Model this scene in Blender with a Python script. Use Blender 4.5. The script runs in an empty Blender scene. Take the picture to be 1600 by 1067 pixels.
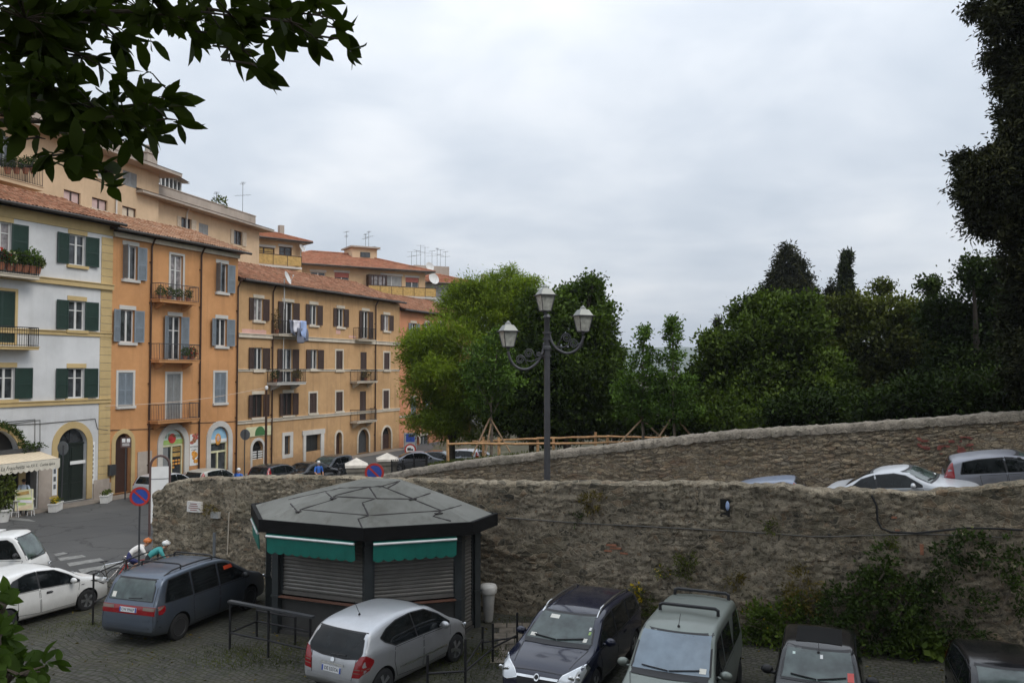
import bpy, bmesh, math, random
import numpy as np
from mathutils import Vector, Matrix, noise
from mathutils.bvhtree import BVHTree
R = math.radians
RND = random.Random(7)
SC = bpy.context.scene
COL = SC.collection
# ------------------------------------------------------------------ camera numbers (used to turn measured pixels into metres)
CAM_H = 7.1
FPX = 1300.0
PITCH = math.atan(44.5 / FPX)
_cp, _sp = math.cos(PITCH), math.sin(PITCH)

def ray(px, py):
    a = (px - 800.0) / FPX
    b = (533.5 - py) / FPX
    return Vector((a, _cp - b * _sp, _sp + b * _cp))

def at_depth(px, py, Y):
    r = ray(px, py)
    k = Y / r.y
    return Vector((r.x * k, Y, CAM_H + r.z * k))

def at_height(px, py, z):
    r = ray(px, py)
    k = (z - CAM_H) / r.z
    return Vector((r.x * k, r.y * k, z))

def ground_at(px, py):
    return at_height(px, py, 0.0)

# ------------------------------------------------------------------ mesh builder
class MB:
    def __init__(self):
        self.v = []; self.f = []; self.m = []
    def add(self, verts, faces, mi=0):
        b = len(self.v)
        self.v.extend([tuple(p) for p in verts])
        self.f.extend([tuple(i + b for i in f) for f in faces])
        self.m.extend([mi] * len(faces))
        return self
    def box(self, c, s, rot=None, mi=0, taper=1.0):
        hx, hy, hz = s[0] / 2, s[1] / 2, s[2] / 2
        vs = []
        for z, t in ((-hz, 1.0), (hz, taper)):
            for x, y in ((-hx, -hy), (hx, -hy), (hx, hy), (-hx, hy)):
                p = Vector((x * t, y * t, z))
                if rot is not None: p = rot @ p
                vs.append(p + Vector(c))
        return self.add(vs, [(3, 2, 1, 0), (4, 5, 6, 7), (0, 1, 5, 4), (1, 2, 6, 5), (2, 3, 7, 6), (3, 0, 4, 7)], mi)
    def bx(self, x0, x1, y0, y1, z0, z1, mi=0):
        return self.box(((x0 + x1) / 2, (y0 + y1) / 2, (z0 + z1) / 2), (x1 - x0, y1 - y0, z1 - z0), mi=mi)
    def tube(self, pts, r, n=8, mi=0, cap=True):
        pts = [Vector(p) for p in pts]
        rs = r if isinstance(r, (list, tuple)) else [r] * len(pts)
        b = len(self.v)
        up = None
        for i, p in enumerate(pts):
            if i == 0: t = pts[1] - pts[0]
            elif i == len(pts) - 1: t = pts[-1] - pts[-2]
            else: t = (pts[i + 1] - pts[i]).normalized() + (pts[i] - pts[i - 1]).normalized()
            if t.length < 1e-9: t = Vector((0, 0, 1))
            t.normalize()
            if up is None:
                up = Vector((0, 0, 1)) if abs(t.z) < .9 else Vector((1, 0, 0))
            a = t.cross(up)
            if a.length < 1e-6: a = t.orthogonal()
            a.normalize()
            c = a.cross(t).normalized(); up = c
            for k in range(n):
                w = 2 * math.pi * k / n
                q = p + (a * math.cos(w) + c * math.sin(w)) * rs[i]
                self.v.append((q.x, q.y, q.z))
        for i in range(len(pts) - 1):
            for k in range(n):
                k2 = (k + 1) % n
                self.f.append((b + i * n + k, b + i * n + k2, b + (i + 1) * n + k2, b + (i + 1) * n + k)); self.m.append(mi)
        if cap:
            self.f.append(tuple(b + k for k in reversed(range(n)))); self.m.append(mi)
            e = b + (len(pts) - 1) * n
            self.f.append(tuple(e + k for k in range(n))); self.m.append(mi)
        return self
    def bar(self, p0, p1, r, n=8, mi=0):
        return self.tube([p0, p1], r, n, mi)
    def lathe(self, prof, c=(0, 0, 0), n=16, mi=0, axis='z'):
        b = len(self.v)
        for (r, z) in prof:
            for k in range(n):
                w = 2 * math.pi * k / n
                if axis == 'z': p = (c[0] + r * math.cos(w), c[1] + r * math.sin(w), c[2] + z)
                elif axis == 'y': p = (c[0] + r * math.cos(w), c[1] + z, c[2] + r * math.sin(w))
                else: p = (c[0] + z, c[1] + r * math.cos(w), c[2] + r * math.sin(w))
                self.v.append(p)
        for i in range(len(prof) - 1):
            for k in range(n):
                k2 = (k + 1) % n
                self.f.append((b + i * n + k, b + i * n + k2, b + (i + 1) * n + k2, b + (i + 1) * n + k)); self.m.append(mi)
        self.f.append(tuple(b + k for k in range(n))); self.m.append(mi)
        e = b + (len(prof) - 1) * n
        self.f.append(tuple(e + k for k in range(n))); self.m.append(mi)
        return self
    def prism(self, poly, y0, y1, mi=0):
        """poly of (x,z); extruded along y"""
        n = len(poly)
        vs = [(x, y0, z) for x, z in poly] + [(x, y1, z) for x, z in poly]
        fs = [tuple(range(n)), tuple(range(2 * n - 1, n - 1, -1))]
        for i in range(n):
            j = (i + 1) % n
            fs.append((i, i + n, j + n, j))
        return self.add(vs, fs, mi)
    def vprism(self, poly, z0, z1, mi=0):
        """poly of (x,y); extruded along z"""
        n = len(poly)
        vs = [(x, y, z0) for x, y in poly] + [(x, y, z1) for x, y in poly]
        fs = [tuple(range(n - 1, -1, -1)), tuple(range(n, 2 * n))]
        for i in range(n):
            j = (i + 1) % n
            fs.append((i, j, j + n, i + n))
        return self.add(vs, fs, mi)
    def ball(self, c, r, n=10, m=7, mi=0, rot=None):
        rx, ry, rz = r if isinstance(r, (list, tuple)) else (r, r, r)
        b = len(self.v)
        for i in range(m + 1):
            t = math.pi * i / m
            for k in range(n):
                w = 2 * math.pi * k / n
                p = Vector((rx * math.sin(t) * math.cos(w), ry * math.sin(t) * math.sin(w), rz * math.cos(t)))
                if rot is not None: p = rot @ p
                self.v.append((c[0] + p.x, c[1] + p.y, c[2] + p.z))
        for i in range(m):
            for k in range(n):
                k2 = (k + 1) % n
                self.f.append((b + i * n + k, b + (i + 1) * n + k, b + (i + 1) * n + k2, b + i * n + k2)); self.m.append(mi)
        return self
    def mesh(self, name, mats, smooth=False, angle=None, weld=True):
        me = bpy.data.meshes.new(name)
        me.from_pydata(self.v, [], self.f)
        for m in (mats if isinstance(mats, (list, tuple)) else [mats]): me.materials.append(m)
        if any(self.m): me.polygons.foreach_set('material_index', self.m)
        bm = bmesh.new(); bm.from_mesh(me)
        if weld: bmesh.ops.remove_doubles(bm, verts=bm.verts, dist=1e-5)
        bmesh.ops.recalc_face_normals(bm, faces=bm.faces)
        bm.to_mesh(me); bm.free()
        if smooth or angle:
            me.polygons.foreach_set('use_smooth', [True] * len(me.polygons))
            if angle: me.set_sharp_from_angle(angle=R(angle))
        me.update()
        return me
    def build(self, name, mats, parent=None, smooth=False, angle=None, loc=None, rotz=0, weld=True):
        return link(name, self.mesh(name, mats, smooth, angle, weld), parent, loc, rotz)

def link(name, me, parent=None, loc=None, rotz=0):
    o = bpy.data.objects.new(name, me)
    COL.objects.link(o)
    if parent is not None: o.parent = parent
    if loc is not None: o.location = loc
    if rotz: o.rotation_euler[2] = rotz
    return o

def tag(o, label=None, cat=None, group=None, kind=None):
    if label: o['label'] = label
    if cat: o['category'] = cat
    if group: o['group'] = group
    if kind: o['kind'] = kind
    return o

def thing(name, label, cat, loc=(0, 0, 0), rotz=0, group=None):
    o = bpy.data.objects.new(name, None)
    COL.objects.link(o)
    o.empty_display_size = .3
    o.location = loc; o.rotation_euler = (0, 0, rotz)
    return tag(o, label, cat, group)

def copy_tree(o, parent=None):
    c = o.copy(); COL.objects.link(c)
    if parent is not None: c.parent = parent
    for ch in list(o.children): copy_tree(ch, c)
    return c

def boolean_cut(me, cutter_me):
    """me minus cutter, as a new mesh"""
    a = bpy.data.objects.new('tmp_a', me); b = bpy.data.objects.new('tmp_b', cutter_me)
    COL.objects.link(a); COL.objects.link(b)
    md = a.modifiers.new('b', 'BOOLEAN'); md.operation = 'DIFFERENCE'; md.object = b; md.solver = 'EXACT'; md.use_self = True
    md.material_mode = 'TRANSFER'
    dg = bpy.context.evaluated_depsgraph_get(); dg.update()
    out = bpy.data.meshes.new_from_object(a.evaluated_get(dg))
    bpy.data.objects.remove(a); bpy.data.objects.remove(b)
    return out

_fonts = {}
def text_mb(mb, s, size, M4, mi=0, depth=.004, align='CENTER', xs=1.0, shear=0.0):
    """letters laid in the local XY plane of M4 (x right, y up, z towards the reader)"""
    cu = bpy.data.curves.new('t', 'FONT')
    cu.body = s; cu.size = size; cu.extrude = depth; cu.align_x = align; cu.align_y = 'CENTER'; cu.resolution_u = 2; cu.shear = shear
    ob = bpy.data.objects.new('t', cu); COL.objects.link(ob)
    dg = bpy.context.evaluated_depsgraph_get(); dg.update()
    me = bpy.data.meshes.new_from_object(ob.evaluated_get(dg))
    vs = [M4 @ Vector((v.co.x * xs, v.co.y, v.co.z)) for v in me.vertices]
    fs = [tuple(p.vertices) for p in me.polygons]
    bpy.data.objects.remove(ob); bpy.data.curves.remove(cu); bpy.data.meshes.remove(me)
    mb.add(vs, fs, mi)
    return mb

def face_frame(origin, normal, up=(0, 0, 1)):
    n = Vector(normal).normalized(); u = Vector(up)
    x = u.cross(n).normalized(); y = n.cross(x).normalized()
    M4 = Matrix((x, y, n)).transposed().to_4x4(); M4.translation = Vector(origin)
    return M4
# ------------------------------------------------------------------ materials
MAT = {}
def nt_new(name):
    m = bpy.data.materials.new(name); m.use_nodes = True
    nt = m.node_tree; nt.nodes.clear()
    out = nt.nodes.new('ShaderNodeOutputMaterial'); b = nt.nodes.new('ShaderNodeBsdfPrincipled')
    nt.links.new(b.outputs[0], out.inputs[0])
    return m, nt, b
def N(nt, t, **kw):
    n = nt.nodes.new(t)
    for k, v in kw.items():
        if k in n.inputs: n.inputs[k].default_value = v
        else: setattr(n, k, v)
    return n
def L(nt, a, b): nt.links.new(a, b)
def c4(c): return (c[0], c[1], c[2], 1.0)
def coord(nt, kind='Object', scale=(1, 1, 1)):
    t = nt.nodes.new('ShaderNodeTexCoord'); m = nt.nodes.new('ShaderNodeMapping'); m.inputs['Scale'].default_value = scale
    L(nt, t.outputs[kind], m.inputs[0]); return m.outputs[0]
def noise_n(nt, vec, scale, detail=4, rough=.55, dist=0.0):
    n = nt.nodes.new('ShaderNodeTexNoise'); n.inputs['Scale'].default_value = scale; n.inputs['Detail'].default_value = detail
    n.inputs['Roughness'].default_value = rough; n.inputs['Distortion'].default_value = dist
    L(nt, vec, n.inputs['Vector']); return n
def ramp(nt, fac, stops):
    r = nt.nodes.new('ShaderNodeValToRGB'); el = r.color_ramp.elements
    while len(el) < len(stops): el.new(.5)
    for e, (p, c) in zip(el, stops):
        e.position = p; e.color = c4(c) if len(c) == 3 else c
    L(nt, fac, r.inputs[0]); return r.outputs[0]
def mixc(nt, fac, a, b, mode='MIX'):
    n = nt.nodes.new('ShaderNodeMix'); n.data_type = 'RGBA'; n.blend_type = mode
    for sock, val in ((0, fac), (6, a), (7, b)):
        if isinstance(val, (int, float)): n.inputs[sock].default_value = val
        elif isinstance(val, tuple): n.inputs[sock].default_value = c4(val)
        else: L(nt, val, n.inputs[sock])
    return n.outputs[2]
def mth(nt, op, a, b=None):
    n = nt.nodes.new('ShaderNodeMath'); n.operation = op
    for i, v in enumerate((a, b)):
        if v is None: continue
        if isinstance(v, (int, float)): n.inputs[i].default_value = v
        else: L(nt, v, n.inputs[i])
    return n.outputs[0]
def bump(nt, b, h, strength=.3, dist=.02):
    n = nt.nodes.new('ShaderNodeBump'); n.inputs['Strength'].default_value = strength; n.inputs['Distance'].default_value = dist
    L(nt, h, n.inputs['Height']); L(nt, n.outputs[0], b.inputs['Normal']); return n

def plain(name, col, rough=.6, metal=0.0, var=.12, scale=3.0, spec=.5, coat=0.0, bumps=0.0):
    m, nt, b = nt_new(name)
    v = coord(nt)
    n = noise_n(nt, v, scale, 5)
    lo = tuple(max(0, c * (1 - var)) for c in col); hi = tuple(min(1, c * (1 + var)) for c in col)
    L(nt, ramp(nt, n.outputs[0], [(.3, lo), (.7, hi)]), b.inputs['Base Color'])
    b.inputs['Roughness'].default_value = rough; b.inputs['Metallic'].default_value = metal
    b.inputs['Specular IOR Level'].default_value = spec; b.inputs['Coat Weight'].default_value = coat
    b.inputs['Coat Roughness'].default_value = .05
    if bumps:
        n2 = noise_n(nt, v, scale * 12, 4); bump(nt, b, n2.outputs[0], bumps, .01)
    MAT[name] = m
    return m

def plaster(name, col, dirty=(.25, .18, .12), worn=None, amount=.5):
    """painted render: broad fading, vertical rain streaks, patches worn to a paler coat"""
    m, nt, b = nt_new(name)
    v = coord(nt)
    n1 = noise_n(nt, v, .35, 6, .6)
    n2 = noise_n(nt, v, 2.2, 6, .65)
    vs = coord(nt, scale=(2.2, 2.2, .18)); n3 = noise_n(nt, vs, 1.0, 5, .6)
    lo = tuple(c * .82 for c in col); hi = tuple(min(1, c * 1.16 + .02) for c in col)
    base = ramp(nt, n1.outputs[0], [(.28, lo), (.72, hi)])
    base = mixc(nt, mth(nt, 'MULTIPLY', ramp_f(nt, n2.outputs[0], .5, .75), .35 * amount), base, tuple(min(1, c * 1.25 + .05) for c in col))
    base = mixc(nt, mth(nt, 'MULTIPLY', ramp_f(nt, n3.outputs[0], .52, .8), .6 * amount), base, dirty)
    sz = nt.nodes.new('ShaderNodeSeparateXYZ'); L(nt, v, sz.inputs[0])     # rising damp at the foot of the wall
    base = mixc(nt, mth(nt, 'MULTIPLY', ramp_f(nt, mth(nt, 'ADD', sz.outputs[2], mth(nt, 'MULTIPLY', n2.outputs[0], 1.6)), 2.3, 1.0), .6), base, tuple(c * .75 for c in dirty))
    if worn:
        n4 = noise_n(nt, v, .8, 7, .6)
        base = mixc(nt, ramp_f(nt, n4.outputs[0], .66, .69), base, worn)
    L(nt, base, b.inputs['Base Color']); b.inputs['Roughness'].default_value = .9; b.inputs['Specular IOR Level'].default_value = .25
    nb = noise_n(nt, v, 18, 4); bump(nt, b, nb.outputs[0], .12, .01)
    MAT[name] = m; return m
def ramp_f(nt, fac, a, b_):
    n = nt.nodes.new('ShaderNodeMapRange'); n.inputs[1].default_value = a; n.inputs[2].default_value = b_
    L(nt, fac, n.inputs[0]); return n.outputs[0]

def rubble(name, stones, mortar, sx=(2.6, 2.6, 4.6), plaster_col=None, plaster_amt=.5, moss=.3, red=0.0, zflip=False):
    m, nt, b = nt_new(name)
    v0 = coord(nt)
    w = noise_n(nt, v0, 1.6, 3)
    wv = nt.nodes.new('ShaderNodeVectorMath'); wv.operation = 'SCALE'; wv.inputs[3].default_value = .28
    L(nt, w.outputs[1], wv.inputs[0])
    ad = nt.nodes.new('ShaderNodeVectorMath'); ad.operation = 'ADD'; L(nt, v0, ad.inputs[0]); L(nt, wv.outputs[0], ad.inputs[1])
    mp = nt.nodes.new('ShaderNodeMapping'); mp.inputs['Scale'].default_value = sx; L(nt, ad.outputs[0], mp.inputs[0])
    def vor(feat, sc=1.0):
        n = nt.nodes.new('ShaderNodeTexVoronoi'); n.feature = feat; n.inputs['Scale'].default_value = sc
        n.inputs['Randomness'].default_value = .95
        L(nt, mp.outputs[0], n.inputs['Vector']); return n
    va = vor('F1'); vb = vor('DISTANCE_TO_EDGE'); vs_ = vor('F1', 2.3); vse = vor('DISTANCE_TO_EDGE', 2.3)
    sep = nt.nodes.new('ShaderNodeSeparateColor'); L(nt, va.outputs['Color'], sep.inputs[0])
    sep2 = nt.nodes.new('ShaderNodeSeparateColor'); L(nt, vs_.outputs['Color'], sep2.inputs[0])
    k = len(stones)
    st = ramp(nt, sep.outputs[0], [(i / max(1, k - 1), c) for i, c in enumerate(stones)])
    st2 = ramp(nt, sep2.outputs[1], [(i / max(1, k - 1), c) for i, c in enumerate(stones)])
    big = noise_n(nt, v0, .9, 4)
    pick = ramp_f(nt, big.outputs[0], .47, .53)
    col = mixc(nt, pick, st, st2)
    edge = mixc(nt, pick, vb.outputs['Distance'], vse.outputs['Distance'])
    fine = noise_n(nt, v0, 14, 6, .7)
    col = mixc(nt, .75, col, ramp(nt, fine.outputs[0], [(.25, (.3, .3, .3)), (.75, (1.0, .98, .94))]), 'MULTIPLY')
    em = mth(nt, 'ADD', edge, mth(nt, 'MULTIPLY', mth(nt, 'SUBTRACT', fine.outputs[0], .5), .12))
    mk = ramp_f(nt, em, .02, .085)          # 0 in joints
    mvar = noise_n(nt, v0, 5, 5, .7)
    mcol = mixc(nt, mvar.outputs[0], tuple(c * .45 for c in mortar), tuple(min(1, c * 1.25) for c in mortar))
    col = mixc(nt, mk, mcol, col)
    if plaster_col:
        pn = noise_n(nt, coord(nt, scale=(1, 1, 1.5)), .42, 8, .62)
        pf = mth(nt, 'MULTIPLY', ramp_f(nt, pn.outputs[0], .56 - plaster_amt * .2, .62 - plaster_amt * .2), .86)
        pc = mixc(nt, ramp_f(nt, noise_n(nt, v0, 3.2, 7, .72).outputs[0], .3, .72), tuple(c * .5 for c in plaster_col), tuple(min(1, c * 1.18) for c in plaster_col))
        pk = noise_n(nt, v0, 9, 4, .6)
        pf = mth(nt, 'MULTIPLY', pf, ramp_f(nt, pk.outputs[0], .42, .5))
        col = mixc(nt, pf, col, pc)
    if red:
        vr = noise_n(nt, coord(nt, scale=(1.0, 1.0, 2.0)), .55, 6, .6)
        col = mixc(nt, mth(nt, 'MULTIPLY', ramp_f(nt, vr.outputs[0], .58, .7), red), col, (.21, .09, .05))
    mo = noise_n(nt, v0, .7, 7, .7)
    col = mixc(nt, mth(nt, 'MULTIPLY', ramp_f(nt, mo.outputs[0], .5, .72), moss), col, (.05, .055, .022))
    st_n = noise_n(nt, coord(nt, scale=(1.6, 1.6, .22)), 1.0, 5, .65)
    col = mixc(nt, mth(nt, 'MULTIPLY', ramp_f(nt, st_n.outputs[0], .5, .78), .45), col, (.05, .045, .036))
    L(nt, col, b.inputs['Base Color']); b.inputs['Roughness'].default_value = .95; b.inputs['Specular IOR Level'].default_value = .2
    spk = noise_n(nt, v0, 34, 3, .7)
    col = mixc(nt, .7, col, ramp(nt, spk.outputs[0], [(.3, (.5, .5, .5)), (.62, (1.15, 1.13, 1.1))]), 'MULTIPLY')
    L(nt, col, b.inputs['Base Color'])
    rel = mth(nt, 'MULTIPLY', mk, mth(nt, 'SUBTRACT', .8, mth(nt, 'MULTIPLY', pf, .75))) if plaster_col else mth(nt, 'MULTIPLY', mk, .8)
    hh = mth(nt, 'ADD', mth(nt, 'ADD', rel, mth(nt, 'MULTIPLY', fine.outputs[0], .7)), mth(nt, 'MULTIPLY', spk.outputs[0], .35))
    bump(nt, b, hh, .9, .04)
    MAT[name] = m; return m

def cobbles():
    m, nt, b = nt_new('cobbles')
    v = coord(nt)
    w = noise_n(nt, v, .5, 2); wv = nt.nodes.new('ShaderNodeVectorMath'); wv.operation = 'SCALE'; wv.inputs[3].default_value = .9
    L(nt, mixc(nt, .12, w.outputs[1], noise_n(nt, v, 3.5, 2).outputs[1]), wv.inputs[0]); ad = nt.nodes.new('ShaderNodeVectorMath'); ad.operation = 'ADD'
    L(nt, v, ad.inputs[0]); L(nt, wv.outputs[0], ad.inputs[1])
    mp = nt.nodes.new('ShaderNodeMapping'); mp.inputs['Rotation'].default_value = (0, 0, R(33)); L(nt, ad.outputs[0], mp.inputs[0])
    br = nt.nodes.new('ShaderNodeTexBrick'); br.offset = .5
    for k_, val in (('Scale', 1.0), ('Mortar Size', .018), ('Mortar Smooth', .4), ('Bias', 0.0), ('Brick Width', .16), ('Row Height', .15)):
        br.inputs[k_].default_value = val
    br.inputs['Color1'].default_value = (0, 0, 0, 1); br.inputs['Color2'].default_value = (1, 1, 1, 1); br.inputs['Mortar'].default_value = (.5, .5, .5, 1)
    L(nt, mp.outputs[0], br.inputs['Vector'])
    big = noise_n(nt, v, .35, 6, .6); mid = noise_n(nt, v, 2.5, 5, .7); fine = noise_n(nt, v, 26, 4)
    stone = mixc(nt, br.outputs['Color'], (.032, .032, .029), (.072, .069, .06))
    stone = mixc(nt, mth(nt, 'MULTIPLY', fine.outputs[0], .4), stone, (.10, .094, .08))
    joint = mixc(nt, ramp_f(nt, mid.outputs[0], .38, .6), (.03, .028, .02), (.034, .042, .016))
    col = mixc(nt, br.outputs['Fac'], stone, joint)
    grassf = mth(nt, 'MULTIPLY', ramp_f(nt, big.outputs[0], .5, .7), ramp_f(nt, mid.outputs[0], .4, .62))
    col = mixc(nt, mth(nt, 'MULTIPLY', grassf, .6), col, (.07, .068, .03))
    col = mixc(nt, mth(nt, 'MULTIPLY', ramp_f(nt, noise_n(nt, v, .8, 7, .7).outputs[0], .5, .75), .45), col, (.085, .074, .05))
    L(nt, col, b.inputs['Base Color']); b.inputs['Roughness'].default_value = .8; b.inputs['Specular IOR Level'].default_value = .3
    bump(nt, b, mth(nt, 'SUBTRACT', 1.0, br.outputs['Fac']), .8, .03)
    MAT['cobbles'] = m

def roof_tiles(name, c1, c2, c3):
    m, nt, b = nt_new(name)
    v = coord(nt, scale=(4.6, 2.6, .01))
    vo = nt.nodes.new('ShaderNodeTexVoronoi'); vo.inputs['Scale'].default_value = 1.0; vo.inputs['Randomness'].default_value = .35; L(nt, v, vo.inputs['Vector'])
    sep = nt.nodes.new('ShaderNodeSeparateColor'); L(nt, vo.outputs['Color'], sep.inputs[0])
    col = ramp(nt, sep.outputs[0], [(0, c1), (.5, c2), (1, c3)])
    v2 = coord(nt); n = noise_n(nt, v2, .8, 6, .65)
    col = mixc(nt, mth(nt, 'MULTIPLY', ramp_f(nt, n.outputs[0], .45, .75), .75), col, (.15, .075, .04))
    n2 = noise_n(nt, v2, 7, 5, .7)
    col = mixc(nt, mth(nt, 'MULTIPLY', ramp_f(nt, n2.outputs[0], .52, .7), .55), col, (.30, .27, .2))
    L(nt, col, b.inputs['Base Color']); b.inputs['Roughness'].default_value = .9; b.inputs['Specular IOR Level'].default_value = .2
    MAT[name] = m

def leaf_mat(name, col, var=.45, trans=.25, rough=.55, scale=.6):
    m, nt, b = nt_new(name)
    v = coord(nt)
    g = nt.nodes.new('ShaderNodeNewGeometry')
    n = noise_n(nt, v, scale, 3)
    lo = tuple(c * (1 - var) for c in col); hi = (min(1, col[0] * (1 + var) + .008), col[1] * (1 + var * .85), col[2] * (1 + var * .4))
    a = ramp(nt, n.outputs[0], [(.3, lo), (.7, hi)])
    a = mixc(nt, .8, a, ramp(nt, g.outputs['Random Per Island'], [(0, (.72, .75, .7)), (1, (1.2, 1.18, 1.0))]), 'MULTIPLY')
    L(nt, a, b.inputs['Base Color']); b.inputs['Roughness'].default_value = rough + .15; b.inputs['Specular IOR Level'].default_value = .12
    tr = nt.nodes.new('ShaderNodeBsdfTranslucent'); L(nt, mixc(nt, 1.0, a, (1.15, 1.3, .5), 'MULTIPLY'), tr.inputs[0])
    mx = nt.nodes.new('ShaderNodeMixShader'); mx.inputs[0].default_value = trans
    L(nt, b.outputs[0], mx.inputs[1]); L(nt, tr.outputs[0], mx.inputs[2])
    out = [x for x in nt.nodes if x.type == 'OUTPUT_MATERIAL'][0]; L(nt, mx.outputs[0], out.inputs[0])
    MAT[name] = m

def car_paint(name, col, metal=.3, rough=.32, coat=.6, dusty=.22):
    m, nt, b = nt_new(name)
    v = coord(nt)
    n = noise_n(nt, v, 2.0, 6, .7); n2 = noise_n(nt, v, 30, 4, .6)
    dust = mth(nt, 'MULTIPLY', ramp_f(nt, n.outputs[0], .4, .8), dusty)
    a = mixc(nt, dust, col, (.20, .185, .155))
    # road dirt low on the sills
    sx = nt.nodes.new('ShaderNodeSeparateXYZ'); L(nt, v, sx.inputs[0])
    low = mth(nt, 'MULTIPLY', ramp_f(nt, sx.outputs[2], .62, .15), mth(nt, 'ADD', .25, mth(nt, 'MULTIPLY', n2.outputs[0], .5)))
    a = mixc(nt, low, a, (.09, .08, .065))
    L(nt, a, b.inputs['Base Color']); b.inputs['Metallic'].default_value = metal
    L(nt, mth(nt, 'ADD', rough, mth(nt, 'MULTIPLY', n.outputs[0], .16)), b.inputs['Roughness'])
    b.inputs['Coat Weight'].default_value = coat; b.inputs['Coat Roughness'].default_value = .06
    MAT[name] = m; return m

def glass_mat(name, col, rough=.05, spec=.6, v_=.5):
    m, nt, b = nt_new(name)
    v = coord(nt); n = noise_n(nt, v, 2.6, 3)
    L(nt, ramp(nt, n.outputs[0], [(.35, tuple(c * v_ for c in col)), (.65, tuple(c * (2 - v_) for c in col))]), b.inputs['Base Color'])
    b.inputs['Roughness'].default_value = rough; b.inputs['Specular IOR Level'].default_value = spec
    n2 = noise_n(nt, v, 1.2, 2); bump(nt, b, n2.outputs[0], .04, .02)
    MAT[name] = m

def slats(name, col, pitch=.05, axis=2, depth=.6):
    m, nt, b = nt_new(name)
    v = coord(nt)
    wv = nt.nodes.new('ShaderNodeTexWave'); wv.bands_direction = 'XYZ'[axis]; wv.wave_profile = 'SAW'
    wv.inputs['Scale'].default_value = .314 / pitch * 1.0; L(nt, v, wv.inputs['Vector'])
    n = noise_n(nt, v, 2.5, 5)
    L(nt, ramp(nt, n.outputs[0], [(.3, tuple(c * .8 for c in col)), (.7, tuple(min(1, c * 1.15) for c in col))]), b.inputs['Base Color'])
    b.inputs['Roughness'].default_value = .55
    bump(nt, b, wv.outputs[1], depth, .02)
    MAT[name] = m

def asphalt():
    m, nt, b = nt_new('asphalt')
    v = coord(nt)
    a = noise_n(nt, v, .25, 6, .6); f = noise_n(nt, v, 60, 3); pa = noise_n(nt, v, .09, 3, .5)
    col = ramp(nt, a.outputs[0], [(.3, (.06, .06, .061)), (.7, (.095, .094, .092))])
    col = mixc(nt, mth(nt, 'MULTIPLY', ramp_f(nt, pa.outputs[0], .52, .56), .35), col, (.05, .05, .052))
    col = mixc(nt, mth(nt, 'MULTIPLY', f.outputs[0], .35), col, (.13, .13, .125))
    cr = nt.nodes.new('ShaderNodeTexVoronoi'); cr.feature = 'DISTANCE_TO_EDGE'; cr.inputs['Scale'].default_value = .35
    wv = nt.nodes.new('ShaderNodeVectorMath'); wv.operation = 'ADD'; L(nt, v, wv.inputs[0]); L(nt, noise_n(nt, v, 1.2, 4).outputs[1], wv.inputs[1]); L(nt, wv.outputs[0], cr.inputs['Vector'])
    col = mixc(nt, mth(nt, 'MULTIPLY', ramp_f(nt, cr.outputs['Distance'], .02, .005), .6), col, (.03, .03, .03))
    L(nt, col, b.inputs['Base Color']); b.inputs['Roughness'].default_value = .85; b.inputs['Specular IOR Level'].default_value = .3
    bump(nt, b, f.outputs[0], .3, .01)
    MAT['asphalt'] = m

asphalt(); cobbles()
plaster('white_plaster', (.60, .605, .61), (.36, .35, .33), amount=.5)
plaster('orange_plaster', (.56, .278, .114), (.34, .17, .08), amount=.9)
plaster('ochre_plaster', (.51, .31, .15), (.28, .17, .09), worn=None, amount=1.25)
plaster('pink_plaster', (.57, .25, .13), (.35, .16, .09), amount=.6)
plaster('cream_plaster', (.60, .44, .285), (.38, .27, .17), amount=.6)
plaster('tan_plaster', (.60, .41, .24), (.42, .28, .17), amount=.4)
plaster('yellow_trim', (.52, .385, .185), (.34, .25, .13), amount=.6)
plaster('stone_trim', (.60, .53, .43), (.35, .29, .23), amount=.8)
plaster('pale_trim', (.56, .54, .505), (.42, .39, .35), amount=.7)
plaster('parapet_plaster', (.40, .35, .30), (.22, .19, .16), amount=.9)
plaster('plinth_stone', (.43, .37, .32), (.25, .21, .18), amount=.9)
plaster('worn_pink', (.60, .36, .30), (.42, .27, .22), amount=.8)
rubble('near_stone', [(.07, .068, .06), (.34, .295, .22), (.14, .13, .105), (.45, .385, .285), (.32, .235, .16), (.24, .215, .17)], (.43, .365, .27), (3.8, 3.8, 6.4), (.41, .355, .27), .66, .35)
rubble('far_stone', [(.30, .24, .165), (.44, .36, .25), (.34, .30, .24), (.52, .43, .31), (.28, .24, .18), (.39, .28, .19)], (.20, .165, .13), (3.6, 3.6, 9.0), None, 0, .12, red=.3)
rubble('coping_stone', [(.33, .295, .245), (.42, .375, .32), (.28, .25, .21)], (.33, .295, .245), (3.4, 3.4, 3.4), (.40, .355, .295), .55, .4)
roof_tiles('tile_red', (.17, .075, .042), (.29, .125, .07), (.37, .2, .125))
roof_tiles('tile_pink', (.23, .11, .06), (.36, .19, .11), (.44, .28, .19))
roof_tiles('tile_flat', (.31, .12, .07), (.38, .16, .095), (.42, .2, .12))
plain('dark_gutter', (.035, .028, .024), .5)
plain('copper_pipe', (.07, .035, .022), .5, .3)
plain('iron', (.035, .034, .036), .55, .6)
plain('grey_iron', (.075, .077, .082), .5, .5)
plain('lamp_metal', (.085, .085, .092), .45, .5)
slats('green_louvre', (.014, .04, .03)); plain('green_wood', (.013, .036, .027), .45)
slats('blue_louvre', (.20, .235, .27)); plain('blue_wood', (.21, .245, .28), .5)
slats('brown_louvre', (.055, .028, .021)); plain('brown_wood', (.05, .025, .019), .5)
slats('grey_louvre', (.24, .25, .25)); plain('grey_wood', (.23, .24, .245), .5)
slats('beige_louvre', (.56, .47, .36)); plain('beige_wood', (.56, .47, .36), .5)
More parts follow.
